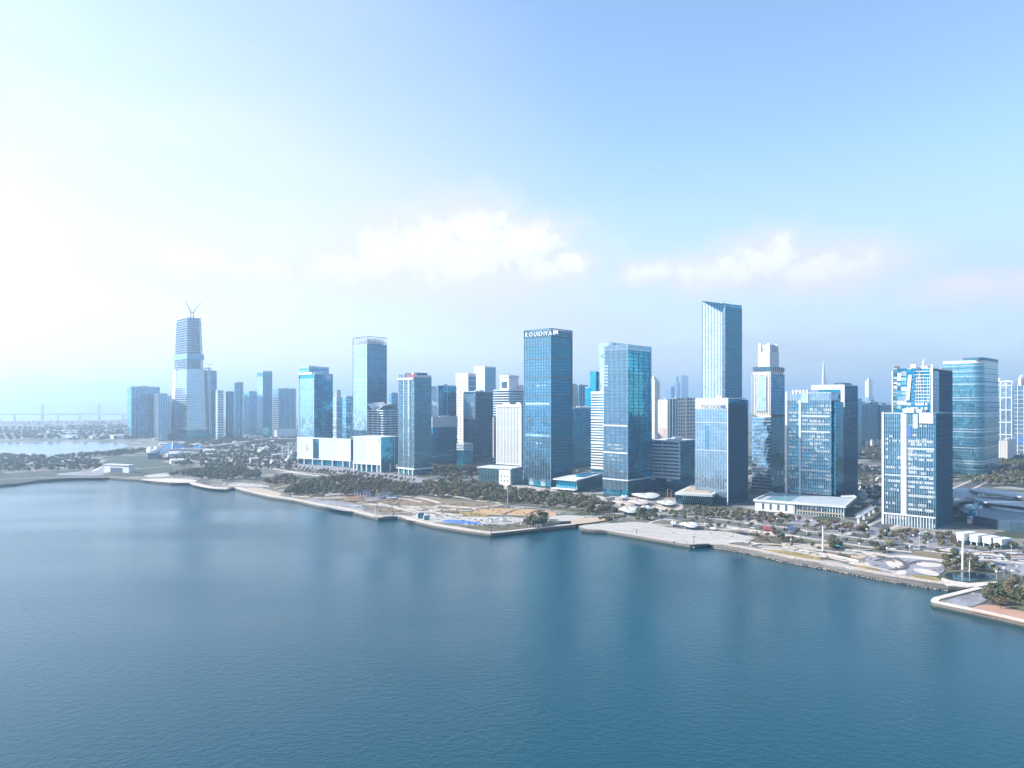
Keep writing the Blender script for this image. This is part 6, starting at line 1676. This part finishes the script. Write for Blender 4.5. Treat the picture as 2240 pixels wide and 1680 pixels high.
def car_mesh(kind, mat):
    m = MB()
    l, w_, h = ((4.5, 1.8, 1.45), (11, 2.5, 3.1))[kind]
    if kind == 0:
        m.loft([[(-2.2, -.85, .3), (2.2, -.85, .3), (2.2, .85, .3), (-2.2, .85, .3)], [(-2.25, -.9, .6), (2.25, -.9, .6), (2.25, .9, .6), (-2.25, .9, .6)], [(-2.15, -.85, .9), (2.05, -.85, .8), (2.05, .85, .8), (-2.15, .85, .9)]])
    else:
        m.box(-5.5, 5.5, -1.25, 1.25, .45, 3.1)
    me = m.mesh('body'); me.materials.append(mat); return me


def cabin_mesh(kind):
    m = MB()
    if kind == 0: m.loft([[(-1.7, -.8, .88), (1.0, -.8, .86), (1.0, .8, .86), (-1.7, .8, .88)], [(-1.3, -.65, 1.45), (.4, -.65, 1.45), (.4, .65, 1.45), (-1.3, .65, 1.45)]])
    else: m.box(-5.2, 5.53, -1.28, 1.28, 1.5, 2.5)
    me = m.mesh('cabin'); me.materials.append(M['window']); return me


def wheel_mesh(kind):
    m = MB(); x_ = 1.35 if kind == 0 else 3.6
    for sx in (-x_, x_):
        for sy in (-1, 1): m.bar((sx, sy * (.95 if kind == 0 else 1.3), .33), (sx, sy * (.7 if kind == 0 else 1.0), .33), .33, .33, 8)
    me = m.mesh('wheels'); me.materials.append(M['darkmetal']); return me


paints = [('white', plain('white_paint', (.8, .8, .8), (.76, .76, .77), rough=.25)), ('black', plain('black_paint', (.02, .02, .025), (.03, .03, .03), rough=.2)), ('grey', plain('grey_paint', (.3, .31, .33), (.26, .27, .28), rough=.25, metallic=.4)), ('red', plain('red_paint', (.45, .03, .03), (.4, .03, .03), rough=.25)), ('blue', plain('car_blue_paint', (.03, .10, .32), (.03, .09, .28), rough=.25))]
cm = {(k, n_): car_mesh(k, m_) for k in (0, 1) for n_, m_ in paints}; cb = [cabin_mesh(0), cabin_mesh(1)]; wm = [wheel_mesh(0), wheel_mesh(1)]


cars = []


def car(p, a, place):
    k = 1 if rnd.random() < .05 else 0; cn = rnd.choices([x[0] for x in paints], (5, 2, 3, 1, 1))[0]
    r = root('parked_car' if 'park' in place else 'car' if k == 0 else 'bus', cn + (' car ' if k == 0 else ' bus ') + place, 'car' if k == 0 else 'bus', (p[0], p[1], LAND + .12), a, 'vehicles ' + place)
    cars.append((r, cn + (' car' if k == 0 else ' bus'), place)); link('body', cm[(k, cn)], None, r); link('cabin', cb[k], None, r); link('wheels', wm[k], None, r)


for o_, st in ((7, 0), (11, 9), (-7, 4), (-11, 13)):
    for (p, a) in along(offset_line(blp, o_), 24, -st):
        if abs(p[0]) < p[1] * .71 and p[1] < 1150 and rnd.random() < .55: car((p[0] + rnd.uniform(-4, 4) * math.cos(a), p[1] + rnd.uniform(-4, 4) * math.sin(a)), a, 'driving on the boulevard')
cars = [(o, d + ' on the ' + ('near' if False else 'boulevard'), 'by ' + landmark(o)) for o, d, pl_ in cars]
for row in range(4):
    a0 = gp(2085 + row * 14, 1206 + row * 11); a1 = gp(2232, 1218 + row * 11)
    d = Vector(a1) - Vector(a0); an = math.atan2(d.y, d.x)
    for i in range(14):
        if rnd.random() < .6: car(tuple(Vector(a0) + d * (i / 14)), an + 1.57, 'in the car park at the right edge')
for (px, py) in [(rnd.uniform(1050, 1320), 0) for _ in range(36)]:
    car(gp(px, 1063 + (px - 1040) * .098 + rnd.uniform(0, 8)), rnd.uniform(0, 3.1), 'standing in the forecourt of the dark lettered tower')

cars = [(o, d, ('parked on the forecourt before ' + landmark(o)) if 'forecourt' in pl_ else pl_) for o, d, pl_ in cars]
single_out(cars)

# ------------------------------------------------------------------ park structures
def canopy(label, cx_, cy_, wpx, hpx, h, mat='roofwhite', rot=0.0, name='market_canopy'):
    x, y = gp(cx_, cy_ + hpx * .3); wx = wpx * y / F / 2; wy = min(hpx * y * y / (F * 117) * .5, wx * 1.3)
    o = root(name, label, 'canopy', (x, y, LAND), rot)
    rings = []
    for j, (k, z) in enumerate(((1.0, h * .62), (1.02, h * .70), (.8, h * .86), (.5, h * .96), (.12, h))):
        rings.append([(math.cos(a) * wx * k, math.sin(a) * wy * k * (1 + .15 * math.sin(3 * a)), z + .12 * h * math.sin(2 * a + 1)) for a in [R_(20 * i) for i in range(18)]])
    link('shell', MB().loft(rings).mesh('shell'), M[mat], o)
    for a in [R_(45 + 90 * i) for i in range(4)]:
        link('post', MB().bar((math.cos(a) * wx * .8, math.sin(a) * wy * .8, 0), (math.cos(a) * wx * .85, math.sin(a) * wy * .85, h * .72), .25, .2, 5).mesh('post'), M['palegrey'], o)
    link('glazing', MB().box(-wx * .6, wx * .6, -wy * .5, wy * .5, 0, h * .62).mesh('glazing'), M['window'], o)
    return o


canopy('large white shell canopy, frontmost of the market canopies', 1375, 1120, 44, 17, 7)
canopy('small white ring canopy right of the large market shell', 1412, 1115, 24, 13, 6, 'palegrey')
canopy('reddish ridged market canopy behind the large white shell', 1397, 1102, 46, 11, 6, 'pink')
canopy('long pale arch canopy, rearmost of the market canopies', 1412, 1087, 60, 11, 6)
canopy('white boat shaped canopy left of the boat shaped podium', 1457, 1103, 40, 11, 5)
canopy('dark rimmed small canopy at the foot of the tapering tower', 1366, 1091, 18, 12, 6, 'grey')
canopy('white curved roof kiosk on the inner edge of the plaza', 1507, 1152, 40, 14, 5.5, name='plaza_kiosk')
canopy('blue striped kiosk with a pale roof at the inner edge of the plaza', 1474, 1150, 14, 9, 5, 'palegrey', name='plaza_kiosk')
canopy('small white and blue oval disc kiosk on the plaza', 1560, 1158, 14, 6, 2.5, 'white', name='plaza_kiosk')
canopy('round dark green topped pavilion beside the tall white mast', 1826, 1196, 26, 12, 5, 'teal', name='garden_pavilion')
canopy('yellow topped round pavilion by the boulevard', 1945, 1190, 16, 7, 4, 'gold', name='garden_pavilion')


def climbing(label, px, py, w_, d_, h, mats):
    x, y = gp(px, py); o = root('climbing_frame', label, 'play frame', (x, y, LAND), rnd.uniform(0, .6))
    nx = 5
    for i in range(nx + 1):
        for j in (0, 1):
            link('post', MB().bar((w_ * (i / nx - .5), d_ * (j - .5), 0), (w_ * (i / nx - .5), d_ * (j - .5), h), .16, .16, 4).mesh('post'), M[mats[0]], o)
    for k in range(3):
        for j in (0, 1): link('rail', MB().bar((-w_ / 2, d_ * (j - .5), h * (k + 1) / 3), (w_ / 2, d_ * (j - .5), h * (k + 1) / 3), .13, .13, 4).mesh('rail'), M[mats[1]], o)
    link('net', MB().bar((-w_ / 2, -d_ / 2, 0), (w_ / 2, d_ / 2, h), .12, .12, 3).bar((-w_ / 2, d_ / 2, h), (w_ / 2, -d_ / 2, 0), .12, .12, 3).mesh('net'), M[mats[1]], o)
    link('deck', MB().box(-w_ * .4, w_ * .4, -d_ * .4, d_ * .4, h * .3, h * .36).mesh('deck'), M[mats[2]], o)


climbing('orange decked climbing frame in the playground by the promenade', 770, 1097, 15, 8, 5, ('white', 'orangepaint', 'orangepaint'))
climbing('tall white lattice frame with blue rails in the playground', 792, 1090, 18, 8, 8, ('white', 'bluepaint', 'orangepaint'))
climbing('blue topped frame at the back of the playground', 806, 1085, 14, 7, 7, ('bluepaint', 'white', 'bluepaint'))
climbing('pale frame leaning over orange ground in the playground', 812, 1098, 14, 8, 5, ('palegrey', 'white', 'orangepaint'))
climbing('white scaffold like frame at the right end of the playground', 840, 1090, 18, 8, 7, ('white', 'palegrey', 'bluepaint'))
climbing('low grey frame right of the white scaffold like one', 856, 1092, 12, 8, 5, ('palegrey', 'bluepaint', 'palegrey'))


def arch(label, px, py, w_, h, mat='white'):
    x, y = gp(px, py); o = root('arch_sculpture', label, 'sculpture', (x, y, LAND), .5)
    m = MB(); p = None
    for i in range(11):
        t = math.pi * i / 10; q = (-math.cos(t) * w_ / 2, 0, (math.sin(t) ** .5 if i not in (0, 10) else 0) * h)
        if p: m.bar(p, q, .28, .28, 5)
        p = q
    link('arch', m.mesh('arch'), M[mat], o); link('panel', MB().box(-w_ * .35, w_ * .35, -.1, .1, .3, h * .75).mesh('panel'), M['glass_blue'], o); link('foot', MB().box(-w_ / 2 - .4, -w_ / 2 + .4, -.4, .4, -.1, .3).box(w_ / 2 - .4, w_ / 2 + .4, -.4, .4, -.1, .3).mesh('foot'), M['concrete'], o)


arch('white arch frame with a blue pane beside the plaza walk', 921, 1134, 9, 7)
arch('second white arch right of the blue paned one', 934, 1138, 8, 6)


def dome(label, px, py, r, mat='alu'):
    x, y = gp(px, py); o = root('lattice_dome', label, 'play dome', (x, y, LAND), 0)
    n_ = 8
    for k in range(4):
        el0, el1 = R_(k * 22.5), R_((k + 1) * 22.5); m = MB()
        for i in range(n_):
            a, b = 2 * math.pi * i / n_, 2 * math.pi * (i + 1) / n_
            P = lambda e, q: (math.cos(e) * math.cos(q) * r, math.cos(e) * math.sin(q) * r, math.sin(e) * r)
            m.bar(P(el0, a), P(el0, b), .14, .14, 3).bar(P(el0, a), P(el1, a), .14, .14, 3).bar(P(el0, a), P(el1, b), .1, .1, 3)
        link('lattice_ring', m.mesh('lattice_ring'), M[mat], o)


dome('open lattice dome on the pale square, left of two', 1072, 1143, 4.5); dome('open lattice dome on the pale square, right of two', 1096, 1141, 5.5)

# footbridge with truss rails
a_ = Vector((*gp(1876, 1146), LAND)); b_ = Vector((*gp(1912, 1122), LAND))
o = root('footbridge', 'white truss footbridge crossing between the two right towers', 'bridge', tuple(a_), math.atan2(b_.y - a_.y, b_.x - a_.x)); ln = (b_ - a_).length
link('deck', MB().box(0, ln, -2, 2, 6, 6.6).mesh('deck'), M['palegrey'], o)
for sy in (-2, 2):
    link('rail', MB().bar((0, sy, 8.6), (ln, sy, 8.6), .3, .3, 4).mesh('rail'), M['white'], o)
    n_ = 12; m = MB()
    for i in range(n_): m.bar((ln * i / n_, sy, 6.3 if i % 2 else 8.6), (ln * (i + 1) / n_, sy, 8.6 if i % 2 else 6.3), .2, .2, 4)
    link('truss', m.mesh('truss'), M['white'], o)
for f in (.04, .35, .68, .96): link('pier', MB().box(ln * f - .6, ln * f + .6, -1, 1, 0, 6).mesh('pier'), M['palegrey'], o)

# ------------------------------------------------------------------ far left: bridge, pavilions, sheds
Zb = 4560
o = root('cable_stayed_bridge', 'long hazy bridge with two slim pylons far across the bay', 'bridge', ((93 - CX) / F * Zb, Zb, 0))
xa = -1200; xb = 900; dx2 = (217 - 93) / F * Zb
link('deck', MB().box(xa, xb, -9, 9, 40, 47).mesh('deck'), M['palegrey'], o)
for px_ in (0, dx2):
    link('pylon', MB().loft([[(px_ - 5, -5, 0), (px_ + 5, -5, 0), (px_ + 5, 5, 0), (px_ - 5, 5, 0)], [(px_ - 3, -3, 112), (px_ + 3, -3, 112), (px_ + 3, 3, 112), (px_ - 3, 3, 112)]]).mesh('pylon'), M['palegrey'], o)
    for s_ in (-1, 1):
        for k in range(1, 7): link('stay_cable', MB().bar((px_, 0, 108 - k * 3), (px_ + s_ * k * 24, 0, 46), .5, .5, 3).mesh('stay_cable'), M['palegrey'], o)
for i in range(15):
    x = xa + 40 + i * 140
    if min(abs(x), abs(x - dx2)) > 90: link('bridge_pier', MB().box(x - 3, x + 3, -4, 4, 0, 42.5).mesh('bridge_pier'), M['palegrey'], o)

t = T('white_shore_pavilion', 'white pavilion with a dark glazed middle and a swooping left wing near the left shore', 228, 282, 294, 1019, yB=1035, a=22, cat='pavilion')
t.box('side_block', 0, t.R, 0, t.L * .25, 0, t.h * .9, 'white'); t.box('glass_middle', .5, t.R - .5, t.L * .25, t.L * .75, 0, t.h * .65, 'window'); t.box('side_block', 0, t.R, t.L * .75, t.L, 0, t.h, 'white')
t.box('roof', -1.5, t.R + 1, -1, t.L + 1, t.h, t.h + 1.2, 'roofwhite'); t.box('lintel', 0, t.R, t.L * .25, t.L * .75, t.h * .65, t.h - .01, 'white')
for i in range(6): t.fbox('mullion', 'L', t.L * (.28 + .08 * i), t.L * (.28 + .08 * i) + .5, 0, t.h * .65, -.4, .2, 'palegrey')
t.mesh('swoop_wing', MB().loft([[(0, t.L, 0), (t.R, t.L, 0), (t.R - 2, t.L + 16, 0), (-6, t.L + 22, 0)], [(0, t.L, t.h * .9), (t.R, t.L, t.h * .9), (t.R - 2, t.L + 14, t.h * .35), (-4, t.L + 18, t.h * .3)]]), 'white')
x, y = gp(360, 990); s = y / F
o = root('glass_pyramid_hall', 'pale blue glass hall of two leaning triangles below the unfinished skyscraper', 'hall', (x, y, LAND))
h = 21 * s
apex = (0, 40, h); base = [(-22 * s * 1.2, 0, 0), (20 * s, -10, 0), (30 * s, 90, 0), (-20 * s, 90, 0)]
me = bpy.data.meshes.new('glass_roof'); me.from_pydata(base + [apex], [], [(0, 1, 4), (1, 2, 4), (2, 3, 4), (3, 0, 4), (3, 2, 1, 0)]); link('glass_roof', me, M['glass_far'], o)
for b in base: link('ridge', MB().bar(b, apex, 1.0, 1.0, 4).mesh('ridge'), M['white'], o)
me = bpy.data.meshes.new('side_roof'); me.from_pydata([(22 * s, 0, 0), (75 * s, 0, 0), (60 * s, 80, 0), (20 * s, 80, 0), (66 * s, 30, h * .75)], [], [(0, 1, 4), (1, 2, 4), (2, 3, 4), (3, 0, 4), (3, 2, 1, 0)]); link('side_roof', me, M['glass_far'], o)
link('mast', MB().bar((75 * s, 0, 0), (76 * s, 0, h * .95), 1.0, .6, 5).mesh('mast'), M['white'], o)
canopy('white curled shell hall left of the glass pyramid hall', 336, 998, 28, 20, 24, 'white', name='shell_hall')
for i, (px, py) in enumerate(((398, 1003), (414, 1005), (428, 1001))):
    x, y = gp(px, py); s = y / F
    o = root('portal_frame', ('left', 'middle', 'right')[i] + ' white portal frame of the three in front of the glass pyramid hall', 'frame', (x, y, LAND))
    h = 14 * s
    for sx in (-1, 1): link('post', MB().box(sx * 5 * s - .5, sx * 5 * s + .5, -.6, .6, 0, h).mesh('post'), M['white'], o)
    link('beam', MB().box(-6 * s, 6 * s, -.8, .8, h, h + 1.5).mesh('beam'), M['white'], o)
for pts, z, lab in (([(441, 986), (490, 981), (546, 972.5)], 8, 'long pale elevated road rising towards the white halls'), ([(555, 973), (590, 969.5), (648, 970)], 12, 'pale elevated road with dashes of white beside the two faced slab'), ([(326, 992), (380, 990), (440, 989), (476, 991)], 6, 'curving white elevated walkway in front of the glass pyramid hall')):
    w0 = gp(*pts[0]); wp = [gp(*p) for p in pts]
    o = root('viaduct', lab, 'elevated road', (w0[0], w0[1], LAND))
    rel = chaikin([(p[0] - w0[0], p[1] - w0[1]) for p in wp], 1, False)
    A = offset_line(rel, 7); B = offset_line(rel, -7); vs = []; fs = []
    for i in range(len(rel)): vs += [(A[i][0], A[i][1], z), (A[i][0], A[i][1], z + 2.4), (B[i][0], B[i][1], z + 2.4), (B[i][0], B[i][1], z)]
    for i in range(len(rel) - 1):
        q = 4 * i; fs += [(q + 1, q + 2, q + 6, q + 5), (q, q + 1, q + 5, q + 4), (q + 2, q + 3, q + 7, q + 6), (q + 3, q, q + 4, q + 7)]
    me = bpy.data.meshes.new('deck'); me.from_pydata(vs, [], fs); link('deck', me, M['paving'], o)
    for (p, a) in along(rel, 45): link('pier', MB().bar((p[0], p[1], -.5), (p[0], p[1], z), 1.4, 1.4, 6).mesh('pier'), M['concrete'], o)
for px, y0, y1, lab in ((621, 974, 1004, 'pale gantry tower with short cross arms left of the white halls'), (635, 968, 1013, 'tall white gantry tower with round tanks left of the white halls')):
    x, y = gp(px, y1); h = (y1 - y0) * y / F
    o = root('gantry_tower', lab, 'gantry', (x, y, LAND)); m = MB()
    for sx in (-3, 3):
        for sy in (-3, 3): link('leg', MB().bar((sx, sy, 0), (sx, sy, h), .6, .6, 4).mesh('leg'), M['white'], o)
    for k in range(5): link('cross_arm', MB().box(-8, 9, -1, 1, h * (.25 + .17 * k), h * (.25 + .17 * k) + 1.2).mesh('cross_arm'), M['palegrey'], o)
    if y0 < 970:
        for k in range(3):
            m = MB(); rg = [[(math.cos(a) * 5 * math.sin(q + .01) - 6 + 5 * k, math.sin(a) * 5 * math.sin(q + .01), h * (.1 + .2 * k) - math.cos(q) * 5) for a in [R_(45 * j) for j in range(8)]] for q in [math.pi * i / 4 for i in range(5)]]
            link('tank', m.loft(rg).mesh('tank'), M['white'], o)
# white curved jetty rim
o_, _p = ribbon('jetty', [(420, 1057.5), (440, 1063), (470, 1068.5), (500, 1070)], 7, 'cap', 1.2)
# low sheds in the hazy land on the left and between the towers
rs = random.Random(31); sheds = []
def shed(px, py, w_, d_, h, mat, lab, grp):
    x, y = gp(px, py); o = root('low_shed', lab, 'shed', (x, y, LAND), rs.uniform(.3, 1.1), grp)
    sheds.append((o, ('wide' if w_ > 24 else 'small') + (' tall ' if h > 6.5 else ' low ') + {'white': 'white', 'cream': 'cream', 'grey': 'grey', 'palegrey': 'grey'}[mat] + ' shed', grp[grp.index(' ') + 1:].replace('sheds', '').strip() + ' by ' + landmark(o) if False else lab + ' by ' + landmark(o)))
    link('wall', MB().box(0, w_, 0, d_, 0, h).mesh('wall'), M[mat], o); link('roof', MB().loft([[(-.4, -.4, h), (w_ + .4, -.4, h), (w_ + .4, d_ + .4, h), (-.4, d_ + .4, h)], [(-.4, d_ * .3, h + 1.6), (w_ + .4, d_ * .3, h + 1.6), (w_ + .4, d_ * .7, h + 1.6), (-.4, d_ * .7, h + 1.6)]]).mesh('roof'), M['roofwhite'], o)
    link('door', MB().box(w_ * .3, w_ * .5, -.12, 0, .05, h * .7).mesh('door'), M['window'], o)
for i in range(26): shed(rs.uniform(100, 330), rs.uniform(945, 963), rs.uniform(20, 45), rs.uniform(12, 25), rs.uniform(6, 11), 'white', 'beyond the lagoon', 'white sheds beyond the lagoon')
for i in range(34): shed(rs.uniform(330, 640), rs.uniform(960, 1018), rs.uniform(10, 28), rs.uniform(8, 14), rs.uniform(4, 8), rs.choice(('white', 'cream', 'grey')), 'on building land', 'pale sheds on the building land')
for i in range(10): shed(rs.uniform(95, 190), rs.uniform(1004, 1016), rs.uniform(10, 26), rs.uniform(6, 10), rs.uniform(3, 6), 'white', 'in the dark wood', 'white sheds in the left shore wood')
for i in range(16): shed(rs.uniform(1885, 1950), rs.uniform(1008, 1120), rs.uniform(8, 18), rs.uniform(6, 10), rs.uniform(3, 6), rs.choice(('palegrey', 'white')), 'in the shaded gap', 'sheds in the gap between the right towers')
single_out(sheds)
